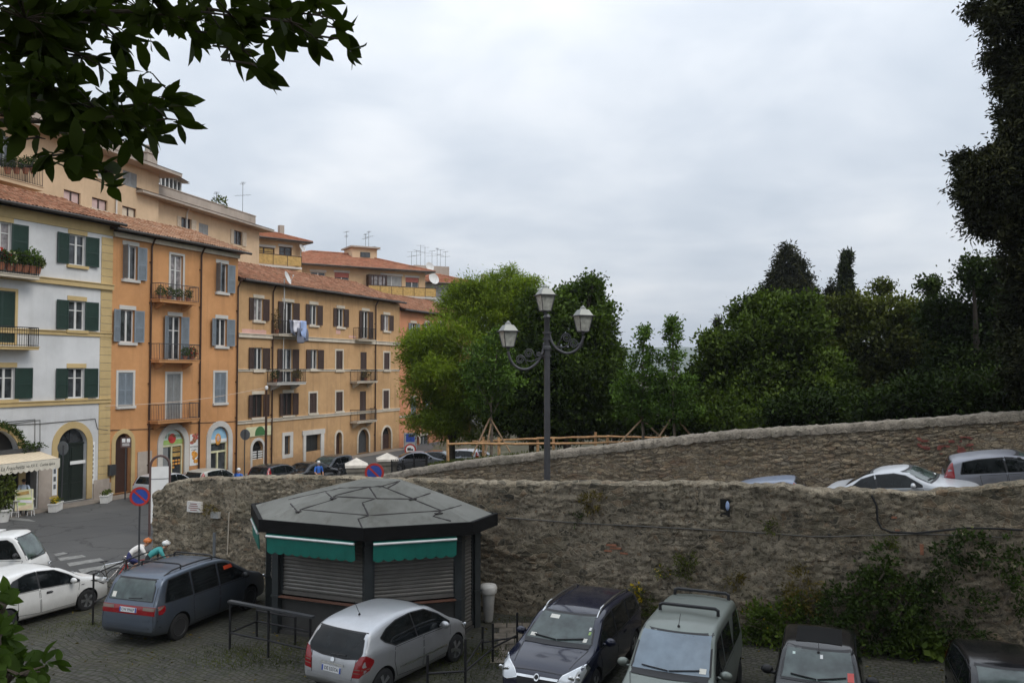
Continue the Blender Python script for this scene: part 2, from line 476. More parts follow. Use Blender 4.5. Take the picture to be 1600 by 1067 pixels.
plain('white_frame', (.62, .615, .60), .5, var=.06); plain('dull_white', (.62, .62, .60), .6)
glass_mat('window_glass', (.045, .05, .055)); glass_mat('pale_curtain', (.22, .20, .20), .12)
glass_mat('car_glass', (.008, .010, .011), .03, .35); glass_mat('screen_glass', (.055, .075, .07), .07, .75)  # the screen glass colour is lightened to stand for reflected sky
glass_mat('sky_reflection_glass', (.22, .28, .34), .1, .6, .85)  # sky reflection put into this windscreen's base colour
plain('dark_inside', (.012, .011, .01), .9); plain('dark_door', (.02, .022, .022), .4)
plain('dark_wood', (.045, .02, .014), .5); plain('green_door', (.014, .021, .017), .4)
plain('awning_beige', (.66, .53, .37), .8, scale=6); plain('valance_cloth', (.62, .58, .49), .8)
plain('awning_stripe', (.72, .64, .48), .8)
plain('ink', (.03, .035, .03), .6); plain('sign_white', (.78, .78, .77), .5, var=.04); plain('sign_red', (.42, .035, .028), .4)
plain('sign_blue', (.03, .07, .32), .4); plain('sign_back', (.17, .185, .2), .5, .5); plain('sign_brown', (.10, .06, .055), .5)
plain('sign_cream', (.66, .64, .42), .6); plain('sign_green', (.05, .16, .05), .6); plain('logo_red', (.55, .05, .045), .6)
plain('leaf_green_paint', (.36, .52, .16), .6); plain('sky_paint', (.30, .52, .70), .6); plain('pale_mint', (.62, .74, .70), .6)
plain('food_orange', (.72, .30, .05), .6, var=.5, scale=9); plain('food_red', (.42, .10, .08), .6, var=.6, scale=9); plain('food_brown', (.30, .14, .06), .6, var=.6, scale=7)
plaster('kiosk_roof', (.165, .167, .152), (.075, .07, .055), amount=1.1); plain('kiosk_dark', (.009, .009, .009), .75, spec=.15); plain('kiosk_post', (.055, .062, .064), .45, .4)
plain('kiosk_felt', (.035, .03, .03), .8); plain('kiosk_green', (.004, .15, .115), .65, var=.15); plain('roller_shutter', (.185, .175, .16), .45, .45)
plain('rust', (.16, .075, .05), .8); plain('kiosk_base', (.06, .058, .055), .7); plain('alu_bar', (.74, .74, .73), .35, .2)
plain('tyre', (.018, .018, .019), .85); plain('rim_alloy', (.5, .51, .53), .3, .85); plain('rim_dark', (.15, .155, .16), .4, .7)
plain('black_plastic', (.018, .018, .02), .5); plain('lamp_red', (.26, .008, .012), .15, coat=.5); plain('lamp_smoke', (.2, .15, .12), .2); plain('lamp_clear', (.62, .64, .66), .12, .4)
plain('plate_white', (.72, .73, .74), .5, var=.04); plain('plate_blue', (.03, .09, .42), .5); plain('plate_text', (.02, .02, .035), .6); plain('chrome', (.75, .76, .77), .12, .95)
plain('sticker', (.75, .73, .66), .6); plain('sticker_red', (.6, .1, .09), .6); plain('sun_shade', (.66, .075, .025), .6)
car_paint('paint_white', (.74, .74, .73), 0, .3, .5); car_paint('paint_mpv', (.125, .152, .195), .75, .34, .3); car_paint('paint_silver', (.56, .57, .59), .75, .33, .3)
car_paint('paint_navy', (.010, .013, .034), .1, .10, .6, .05); car_paint('paint_greygreen', (.23, .26, .238), .7, .38, .3); car_paint('paint_black', (.006, .006, .008), .0, .10, .3, .04)
car_paint('paint_bluegrey', (.17, .21, .30), .4, .35, .5); car_paint('paint_palesilver', (.55, .57, .60), .35, .34, .5); car_paint('paint_steel', (.27, .28, .32), .7, .36, .3)
car_paint('paint_pale_beige', (.5, .5, .45), .3, .35, .5); car_paint('paint_dark_blue', (.016, .02, .028), .1, .15, .4, .08)
plain('lamp_glass', (.42, .42, .38), .25, scale=8, var=.3); plain('lamp_cap', (.30, .31, .29), .5, .3)
plain('fence_wood', (.46, .26, .12), .75, scale=6, var=.35); plain('stake_wood', (.30, .2, .12), .8, scale=6, var=.3)
plain('bark', (.06, .048, .036), .9, scale=5, var=.5, bumps=.6); plain('bark_pale', (.16, .13, .10), .9, scale=5, var=.4, bumps=.5)
plain('cap_stone', (.62, .57, .50), .85, var=.2, bumps=.3); plain('pillar_stone', (.16, .145, .12), .9, var=.3, bumps=.4)
plain('terracotta', (.33, .13, .07), .8); plain('white_plastic', (.70, .69, .66), .5); plain('concrete', (.30, .285, .26), .85, var=.2, bumps=.3)
plain('bin_grey', (.45, .44, .42), .5); plain('bag_white', (.68, .66, .62), .4)
plain('skin', (.45, .24, .155), .55); plain('hair', (.025, .02, .017), .6); plain('shirt_blue', (.52, .60, .72), .8); plain('trousers_dark', (.02, .02, .025), .8)
plain('jersey_white', (.72, .70, .68), .7); plain('jersey_orange', (.62, .17, .03), .7); plain('shorts_blue', (.025, .03, .12), .7); plain('helmet_orange', (.60, .17, .04), .4)
plain('jersey_teal', (.05, .30, .30), .7); plain('shirt_cobalt', (.03, .13, .48), .8); plain('cap_white', (.75, .75, .74), .7); plain('jersey_green', (.25, .6, .12), .7)
plain('cloth_white', (.72, .70, .76), .8); plain('cloth_blue', (.35, .45, .70), .8); plain('cloth_grey', (.16, .17, .22), .85)
plain('cable', (.10, .095, .085), .6); plain('cable_black', (.02, .02, .02), .6); plain('wire_pale', (.62, .5, .4), .6); plain('wall_pipe', (.45, .40, .33), .6)
plain('paving', (.21, .18, .15), .85, scale=2, var=.25, bumps=.3); plain('kerb_stone', (.27, .26, .245), .85, var=.2, bumps=.3)
plain('road_paint', (.21, .21, .2), .8, scale=5, var=.35)
plain('earth', (.07, .065, .035), .95, scale=1.2, var=.5, bumps=.5); plain('hill_far', (.05, .075, .035), .95, scale=.01, var=.35); plain('graffiti_red', (.24, .075, .06), .85, scale=6, var=.4)
plain('brick_red', (.34, .15, .09), .9, scale=9, var=.3); plain('stone_dark', (.06, .058, .055), .9, scale=8, var=.3); plain('plaque_marble', (.66, .64, .61), .6, var=.08)
plain('flag_stone', (.17, .145, .115), .9, scale=3, var=.35, bumps=.4)
plain('gold_panel', (.50, .32, .10), .6, var=.25, scale=4); plain('pink_blind', (.55, .40, .38), .7); plain('red_blind', (.40, .12, .09), .7)
plain('grey_panel', (.36, .36, .35), .7, var=.2)
leaf_mat('leaf_feather', (.23, .325, .045), .35, .4); leaf_mat('leaf_broad', (.078, .135, .03), .45, .3); leaf_mat('leaf_young', (.11, .2, .05), .4, .35)
leaf_mat('leaf_wood', (.085, .138, .03), .45, .3); leaf_mat('leaf_olive', (.095, .12, .034), .45, .3); leaf_mat('leaf_dark', (.034, .065, .016), .5, .2); leaf_mat('leaf_conifer', (.038, .048, .024), .45, .12)
leaf_mat('leaf_cypress', (.034, .055, .018), .4, .08); leaf_mat('leaf_laurel', (.032, .058, .011), .5, .42, .35); leaf_mat('leaf_weed', (.08, .11, .03), .5, .2); leaf_mat('leaf_brown', (.12, .10, .03), .5, .15)
leaf_mat('leaf_bright', (.085, .155, .035), .45, .3); leaf_mat('petal_yellow', (.55, .40, .04), .3, .2); leaf_mat('petal_red', (.5, .06, .04), .3, .2); leaf_mat('grass', (.065, .085, .024), .5, .2); leaf_mat('petal_white', (.6, .6, .45), .3, .2)
# ------------------------------------------------------------------ camera, sky, sun
cam = bpy.data.cameras.new('camera'); cam.sensor_width = 36.0; cam.lens = 36.0 * FPX / 1600.0; cam.clip_end = 20000; cam.clip_start = .1
camo = bpy.data.objects.new('camera', cam); COL.objects.link(camo)
camo.location = (0, 0, CAM_H); camo.rotation_euler = (R(90) + PITCH, 0, 0); SC.camera = camo

SUN_DIR = Vector((.80, -.50, 0)).normalized(); SUN_EL = R(48); SUN_AZ = math.atan2(SUN_DIR.x, SUN_DIR.y)
def world():
    w = bpy.data.worlds.new('World'); SC.world = w; w.use_nodes = True
    nt = w.node_tree; nt.nodes.clear()
    out = nt.nodes.new('ShaderNodeOutputWorld'); bg = nt.nodes.new('ShaderNodeBackground'); bg.inputs[1].default_value = .1
    L(nt, bg.outputs[0], out.inputs[0])
    sky = nt.nodes.new('ShaderNodeTexSky'); sky.sky_type = 'NISHITA'; sky.sun_disc = False
    sky.sun_elevation = SUN_EL; sky.sun_rotation = SUN_AZ; sky.dust_density = 3.0; sky.air_density = 1.2
    tc = nt.nodes.new('ShaderNodeTexCoord'); sx = nt.nodes.new('ShaderNodeSeparateXYZ'); L(nt, tc.outputs['Generated'], sx.inputs[0])
    zz = mth(nt, 'ADD', mth(nt, 'MAXIMUM', sx.outputs[2], 0.0), .22)
    cx = mth(nt, 'MULTIPLY', mth(nt, 'DIVIDE', sx.outputs[0], zz), .95); cy = mth(nt, 'DIVIDE', sx.outputs[1], zz)
    cb = nt.nodes.new('ShaderNodeCombineXYZ'); L(nt, cx, cb.inputs[0]); L(nt, cy, cb.inputs[1])
    n1 = noise_n(nt, cb.outputs[0], .9, 4, .5, .35); n2 = noise_n(nt, cb.outputs[0], 2.6, 5, .52, .3)
    f = mth(nt, 'ADD', mth(nt, 'MULTIPLY', n1.outputs[0], .68), mth(nt, 'MULTIPLY', n2.outputs[0], .32))
    cl = ramp(nt, f, [(.36, (5.35, 6.0, 6.85)), (.46, (6.4, 6.95, 7.7)), (.53, (7.35, 7.8, 8.4)), (.64, (8.9, 9.1, 9.4))])
    # an overcast sky is brightest overhead
    zen = nt.nodes.new('ShaderNodeMapRange'); zen.inputs[1].default_value = 0.0; zen.inputs[2].default_value = 1.0; zen.inputs[3].default_value = .86; zen.inputs[4].default_value = 1.75
    L(nt, sx.outputs[2], zen.inputs[0])
    mul = nt.nodes.new('ShaderNodeVectorMath'); mul.operation = 'SCALE'; L(nt, cl, mul.inputs[0]); L(nt, zen.outputs[0], mul.inputs[3])
    L(nt, mixc(nt, .93, sky.outputs[0], mul.outputs[0]), bg.inputs[0])
world()
sl = bpy.data.lights.new('sun', 'SUN'); sl.energy = 1.2; sl.angle = R(25); sl.color = (1.0, .95, .87)
so = bpy.data.objects.new('sun', sl); COL.objects.link(so)
sd = Vector((SUN_DIR.x * math.cos(SUN_EL), SUN_DIR.y * math.cos(SUN_EL), math.sin(SUN_EL)))
so.rotation_euler = sd.to_track_quat('Z', 'Y').to_euler(); so.location = (30, -20, 60)
SC.view_settings.view_transform = 'Standard'; SC.view_settings.look = 'None'; SC.view_settings.exposure = 0.15; SC.view_settings.gamma = 1.0
SC.render.engine = 'CYCLES'; SC.cycles.use_denoising = True
SC.cycles.max_bounces = 6; SC.cycles.diffuse_bounces = 3; SC.cycles.glossy_bounces = 3; SC.cycles.transmission_bounces = 3; SC.cycles.transparent_max_bounces = 6
SC.cycles.use_fast_gi = False; SC.cycles.caustics_reflective = False; SC.cycles.caustics_refractive = False

# ------------------------------------------------------------------ plans of the two rubble walls
NEAR = [(-12.45, 29.0), (-7.0, 27.1), (0, 24.4), (3.5, 23.2), (8, 21.8), (13, 20.4), (18, 19.2), (26, 17.5)]
FAR = [(-7.6, 40.4), (-4.4, 38.0), (0, 35.5), (5.1, 33.0), (11, 31.0), (17.8, 29.0), (28, 26.4)]
def on_plan(poly, px):
    """where the vertical plane through pixel column px crosses a plan polyline"""
    r = ray(px, 578); best = None
    for (ax, ay), (bx_, by_) in zip(poly, poly[1:]):
        dx, dy = bx_ - ax, by_ - ay
        den = r.x * dy - r.y * dx
        if abs(den) < 1e-9: continue
        k = (ax * dy - ay * dx) / den; u = (r.x * k - ax) / dx if abs(dx) > 1e-9 else (r.y * k - ay) / dy
        if -1e-3 <= u <= 1.001 and k > 0: best = (r.x * k, r.y * k)
    return best
def interp(tab, x):
    if x <= tab[0][0]: return tab[0][1]
    for (a, va), (b, vb) in zip(tab, tab[1:]):
        if x <= b: return va + (vb - va) * (x - a) / (b - a)
    return tab[-1][1]
def top_table(poly, pts):
    t = []
    for px, py in pts:
        c = on_plan(poly, px)
        if c: t.append((c[0], at_depth(px, py, c[1]).z))
    return t
NEAR_TOP = top_table(NEAR, [(248, 771), (262, 757), (300, 750), (400, 747), (520, 748), (640, 752), (800, 757), (900, 756), (1000, 757), (1100, 757), (1150, 758), (1210, 760), (1260, 766), (1300, 769), (1330, 766), (1345, 769), (1420, 775), (1470, 771), (1520, 765), (1560, 761), (1600, 758)])
NEAR_TOP.append((26, NEAR_TOP[-1][1] + 1.2))
FAR_TOP = top_table(FAR, [(600, 742), (640, 733), (700, 724), (760, 716), (850, 706), (940, 697), (1000, 689), (1060, 682), (1150, 673), (1300, 664), (1450, 654), (1600, 643)])
FAR_TOP.append((28, FAR_TOP[-1][1] + 1.6))
RAMP_Z = [(-14, 0.0), (-7, 0.02), (0, .8), (5, 1.5), (8, 2.05), (12, 2.75), (26, 5.0)]
def plan_y(poly, x): return interp(poly, x)

def wall_mesh(poly, top, base_f, thick, step, hstep, amp, seed, lean=0.0):
    xs = []; x = poly[0][0]
    while x <= poly[-1][0]: xs.append(x); x += step
    mb = MB(); rings = []
    nh = None
    hmax = max(t for _, t in top) + .3
    nh = int(hmax / hstep)
    for i, x in enumerate(xs):
        y = plan_y(poly, x)
        e = .3
        t = Vector((1, (plan_y(poly, x + e) - plan_y(poly, x - e)) / (2 * e), 0)).normalized()
        nrm = Vector((t.y, -t.x, 0))           # towards the viewer
        zt = interp(top, x) + .05 * noise.noise((x * 1.7, seed, 0)) + .045 * noise.noise((x * 5.1, seed, 3))
        zb = base_f(x)
        ring = []
        for j in range(nh + 1):
            z = zb + (zt - zb) * j / nh
            q = Vector((x * 2.2, z * 3.7, seed))
            d = amp * (noise.noise(q) + .6 * noise.noise(q * 2.3)) + amp * .9 * noise.noise((x * .5, z * .6, seed + 9))
            ds = noise.voronoi((x * 3.4, y * 3.4, z * 6.0 + seed))[0]
            st = max(0, min(1, .55 + 2.2 * noise.noise((x * .55, z * .8, seed + 4)) + (.5 if z > zt - .55 else 0)))
            d += st * .03 * (min(.35, ds[1] - ds[0]) - .2) / .2
            p = Vector((x, y, z)) + nrm * (d + lean * (1 - j / nh))
            ring.append(p)
        for (u, dz) in ((.12, .05), (.5, .07), (.88, .04), (1.0, -.02)):
            p = Vector((x, y, zt + dz + .04 * noise.noise((x * 4, u * 3, seed)))) - nrm * thick * u
            ring.append(p)
        ring.append(Vector((x, y, zb)) - nrm * thick)
        rings.append(ring)
    m = len(rings[0])
    vs = [p for r_ in rings for p in r_]
    fs = []
    for i in range(len(rings) - 1):
        for j in range(m - 1):
            fs.append((i * m + j, (i + 1) * m + j, (i + 1) * m + j + 1, i * m + j + 1))
    fs.append(tuple(range(m))); e = (len(rings) - 1) * m; fs.append(tuple(e + k for k in reversed(range(m))))
    mb.add(vs, fs)
    return mb

# near wall: the tall rubble wall behind the parked cars
near = wall_mesh(NEAR, NEAR_TOP, lambda x: -.05, .62, .065, .065, .045, 1.3).build('rubble_wall', MAT['near_stone'], angle=50, weld=False)
tag(near, 'long grey patched rubble wall behind the kiosk and parked cars, its top worn uneven', 'stone wall')
far = wall_mesh([(x, y) for x, y in FAR], [(x, z - .26) for x, z in FAR_TOP], lambda x: interp(RAMP_Z, x) - .3, .5, .085, .07, .035, 5.1).build('rubble_wall', MAT['far_stone'], angle=50, weld=False)
tag(far, 'brown coursed stone wall with pale coping climbing along the far side of the ramp', 'stone wall')
def coping():
    mb = MB(); prev = None; n = 9
    x = FAR[0][0]; rings = []
    while x <= FAR[-1][0]:
        y = plan_y(FAR, x); e = .3
        t = Vector((1, (plan_y(FAR, x + e) - plan_y(FAR, x - e)) / (2 * e), 0)).normalized(); nrm = Vector((t.y, -t.x, 0))
        zt = interp(FAR_TOP, x); ring = []
        for u, dz in ((-.06, -.30), (-.07, -.12), (-.02, -.03), (.15, .02), (.3, .03), (.45, .0), (.54, -.08), (.56, -.3)):
            p = Vector((x, y, zt + dz)) - nrm * u
            a = noise.noise((x * 3.1, u * 4, dz * 6)); p += nrm * .05 * a + Vector((0, 0, .035 * noise.noise((x * 2.3, u * 5, 7)) + .05 * noise.noise((x * 5.1, u * 9, 3)) + .03 * noise.noise((x * 12.7, u * 14, 5))))
            ring.append(p)
        rings.append(ring); x += .09
    m = len(rings[0]); vs = [p for r_ in rings for p in r_]; fs = []
    for i in range(len(rings) - 1):
        for j in range(m):
            k = (j + 1) % m
            fs.append((i * m + j, (i + 1) * m + j, (i + 1) * m + k, i * m + k))
    fs.append(tuple(range(m))); e = (len(rings) - 1) * m; fs.append(tuple(e + k for k in reversed(range(m))))
    mb.add(vs, fs); return mb
coping().build('coping', MAT['coping_stone'], far, angle=50, weld=False)
# weathered red paint low on the far wall
def wall_patch(poly, px0, py0, px1, py1, off, seed, thr):
    mb = MB(); n = 46; mrow = 22
    for i in range(n):
        for j in range(mrow):
            a = px0 + (px1 - px0) * (i + .5) / n; b = py0 + (py1 - py0) * (j + .5) / mrow
            if noise.noise((i * .16, j * .22, seed)) < thr: continue
            c = on_plan(poly, a)
            p = at_depth(a, b, c[1])
            q = Vector((p.x * 2.2, p.z * 3.7, 5.1))
            d = .045 * (noise.noise(q) + .6 * noise.noise(q * 2.3)) + .045 * .9 * noise.noise((p.x * .5, p.z * .6, 14.1))
            hw = (px1 - px0) / n / FPX * c[1] * .55; hh = (py1 - py0) / mrow / FPX * c[1] * .55
            mb.box((p.x + .3 * (d + off), p.y - (d + off), p.z), (hw * 2, .012, hh * 2))
    return mb
wall_patch(FAR, 1432, 682, 1520, 712, .018, 3.3, .22).build('faded_paint', MAT['graffiti_red'], far, weld=False)

# ------------------------------------------------------------------ ground, street, car park, ramp, park
def struct(name, mb, mat, **kw):
    o = mb.build(name, mat, **kw); o['kind'] = 'structure'; return o
def disc(r, z, n=96):
    mb = MB(); vs = [(0, 0, z)] + [(r * math.cos(2 * math.pi * k / n), r * math.sin(2 * math.pi * k / n), z) for k in range(n)]
    return mb.add(vs, [(0, 1 + k, 1 + (k + 1) % n) for k in range(n)])
struct('ground', disc(7000, -.06), MAT['earth'])
struct('street', MB().add([(-70, 28.4, 0), (-12.2, 28.4, 0), (-7, 27.2, 0), (0, 24.6, 0), (12, 30, 0), (12, 120, 0), (-70, 120, 0)], [(0, 1, 2, 3, 4, 5, 6)]), MAT['asphalt'])
def yard_z(x, y): return .004
yard = MB(); nx, ny = 60, 40
vs = [(-40 + 75 * i / nx, -14 + (42.5 + 0) * j / ny + .0, .004 + .012 * noise.noise((i * .9, j * .9, 2))) for j in range(ny + 1) for i in range(nx + 1)]
yard.add(vs, [(j * (nx + 1) + i, j * (nx + 1) + i + 1, (j + 1) * (nx + 1) + i + 1, (j + 1) * (nx + 1) + i) for j in range(ny) for i in range(nx)])
struct('car_park', yard, MAT['cobbles'], smooth=True)
# flagstones between kiosk and wall
fl = MB(); rf = random.Random(4)
for i in range(9):
    for j in range(7):
        x = -.35 + i * .42 + (.2 if j % 2 else 0); y = 20.6 + j * .46
        if y > plan_y(NEAR, x) - .35: continue
        fl.box((x + 0.0, y, .022), (.39 + rf.uniform(-.03, .02), .42, .012 + rf.uniform(0, .01)))
struct('paving', fl, MAT['flag_stone'])
struct('terrace', MB().bx(-45, 45, -40, .5, -.05, 5.35), MAT['far_stone'])
# ramp
mb = MB(); n = 60; vs = []
for i in range(n + 1):
    x = -13 + 39 * i / n
    y0 = plan_y(NEAR, x) + .3
    xf = x + (1 - i / n) * 2.0; y1 = plan_y(FAR, max(FAR[0][0], xf)) - .1
    z = interp(RAMP_Z, x)
    vs += [(x, y0, z + .008), (max(x, FAR[0][0]) if x < FAR[0][0] else x, (y0 + y1) / 2, z + .008), (xf, y1 + .4, interp(RAMP_Z, xf) + .008)]
mb.add(vs, [(3 * i + k, 3 * i + 3 + k, 3 * i + 4 + k, 3 * i + 1 + k) for i in range(n) for k in range(2)])
struct('ramp', mb, MAT['asphalt'], smooth=True)
# park behind the far wall
def park_z(x, y):
    yw = plan_y(FAR, max(FAR[0][0], min(FAR[-1][0], x)))
    d = y - yw
    base = interp(FAR_TOP, x) - .45
    k = max(0, min(1, (d - 3) / 13)); k = k * k * (3 - 2 * k)
    keep = max(0, min(1, (x - 1) / 7))
    left = max(0, min(1, (x + 7.4) / 3.2))
    return (base - keep * min(2.6, .12 * max(0, d - .5))) * (1 - k * (1 - keep) * .92) * left + .06 * noise.noise((x * .5, y * .5, 0))
mb = MB(); nx, ny = 70, 50; vs = []
for j in range(ny + 1):
    for i in range(nx + 1):
        x = -7.2 + 60 * i / nx
        d = 70 * (j / ny) ** 1.6
        y = plan_y(FAR, max(FAR[0][0], min(FAR[-1][0], x))) + .3 + d
        vs.append((x, y, park_z(x, y) + .01))
mb.add(vs, [(j * (nx + 1) + i, j * (nx + 1) + i + 1, (j + 1) * (nx + 1) + i + 1, (j + 1) * (nx + 1) + i) for j in range(ny) for i in range(nx)])
struct('park_ground', mb, MAT['earth'], smooth=True)
# far hills
mb = MB(); n = 120; rows = 14; vs = []
for j in range(rows + 1):
    d = 1500 + 2600 * j / rows
    for i in range(n + 1):
        a = R(-50 + 100 * i / n)
        x, y = d * math.sin(a), d * math.cos(a)
        k = min(1, j / (rows * .6)); k = k * k * (3 - 2 * k)
        h = k * (86 + 22 * noise.noise((x * .0011, y * .0011, 1)) + 9 * noise.noise((x * .006, y * .006, 4)) + 3 * noise.noise((x * .03, y * .03, 4)))
        vs.append((x, y, h - .05))
mb.add(vs, [(j * (n + 1) + i, j * (n + 1) + i + 1, (j + 1) * (n + 1) + i + 1, (j + 1) * (n + 1) + i) for j in range(rows) for i in range(n)])
struct('hills', mb, MAT['hill_far'], smooth=True)
# zebra crossing and worn markings
zb = MB()
def quad(pts, z=.012): zb.add([tuple(ground_at(px, py).xy) + (z,) for px, py in pts], [(0, 1, 2, 3)])
for q in ([(84, 866), (99, 862.5), (106, 864.5), (88, 869)], [(90, 872), (128, 867), (135, 870), (95, 876.5)], [(104, 880), (156, 872), (163, 875.5), (109, 885)], [(122, 890), (182, 880), (190, 884.5), (128, 896)],
          [(0, 806), (45, 811), (56, 815), (0, 811)]):
    quad(q)
struct('road_marking', zb, MAT['road_paint'])
# pale air in which the far hills fade
hz = MB().bx(-4300, 4300, -60, 4300, -1.2, 165).build('haze', MAT['white_frame']); hz['kind'] = 'stuff'
m_ = bpy.data.materials.new('haze'); m_.use_nodes = True; m_.node_tree.nodes.clear(); o_ = m_.node_tree.nodes.new('ShaderNodeOutputMaterial'); v_ = m_.node_tree.nodes.new('ShaderNodeVolumePrincipled')
v_.inputs['Color'].default_value = (.86, .92, 1.0, 1); v_.inputs['Density'].default_value = .00022; v_.inputs['Anisotropy'].default_value = .2; m_.node_tree.links.new(v_.outputs[0], o_.inputs['Volume']); hz.data.materials.clear(); hz.data.materials.append(m_)
SC.cycles.volume_bounces = 0
# ------------------------------------------------------------------ the row of houses along the street
FA = at_height(170, 776, 0.0)
FTH = R(22.9)
FD = Vector((math.sin(FTH), math.cos(FTH), 0)); FN = Vector((math.cos(FTH), -math.sin(FTH), 0))   # along, outward
FROT = math.pi / 2 - FTH
def on_front(px, py, out=0.0, A=None, D=None, Nn=None):
    A = A or FA; D = D or FD; Nn = Nn or FN
    r = ray(px, py); o = Vector((0, 0, CAM_H)); q = A + Nn * out
    k = (q - o).dot(Nn) / r.dot(Nn); p = o + r * k
    return ((p - A).dot(D), p.z)
def fs(px, py=600, out=0.0): return on_front(px, py, out)[0]
def fz(px, py, out=0.0): return on_front(px, py, out)[1]
def front_point(s, out, z): return FA + FD * s + FN * out + Vector((0, 0, z))

def arch_poly(x0, x1, z0, zt, n=14):
    """outline with a round head"""
    w = (x1 - x0) / 2; c = (x0 + x1) / 2; h = min(w, zt - z0)
    pts = [(x0, z0), (x1, z0)]
    for k in range(n + 1):
        a = math.pi * k / n
        pts.append((c + w * math.cos(a), zt - h + h * math.sin(a)))
    return pts
def ring_prism(mb, outer, inner, y0, y1, mi=0):
    n = len(outer)
    vs = [(x, y0, z) for x, z in outer] + [(x, y0, z) for x, z in inner] + [(x, y1, z) for x, z in outer] + [(x, y1, z) for x, z in inner]
    fs_ = []
    for i in range(n):
        j = (i + 1) % n
        fs_ += [(i, j, n + j, n + i), (2 * n + i, 3 * n + i, 3 * n + j, 2 * n + j), (i, 2 * n + i, 2 * n + j, j), (n + i, n + j, 3 * n + j, 3 * n + i)]
    mb.add(vs, fs_, mi)

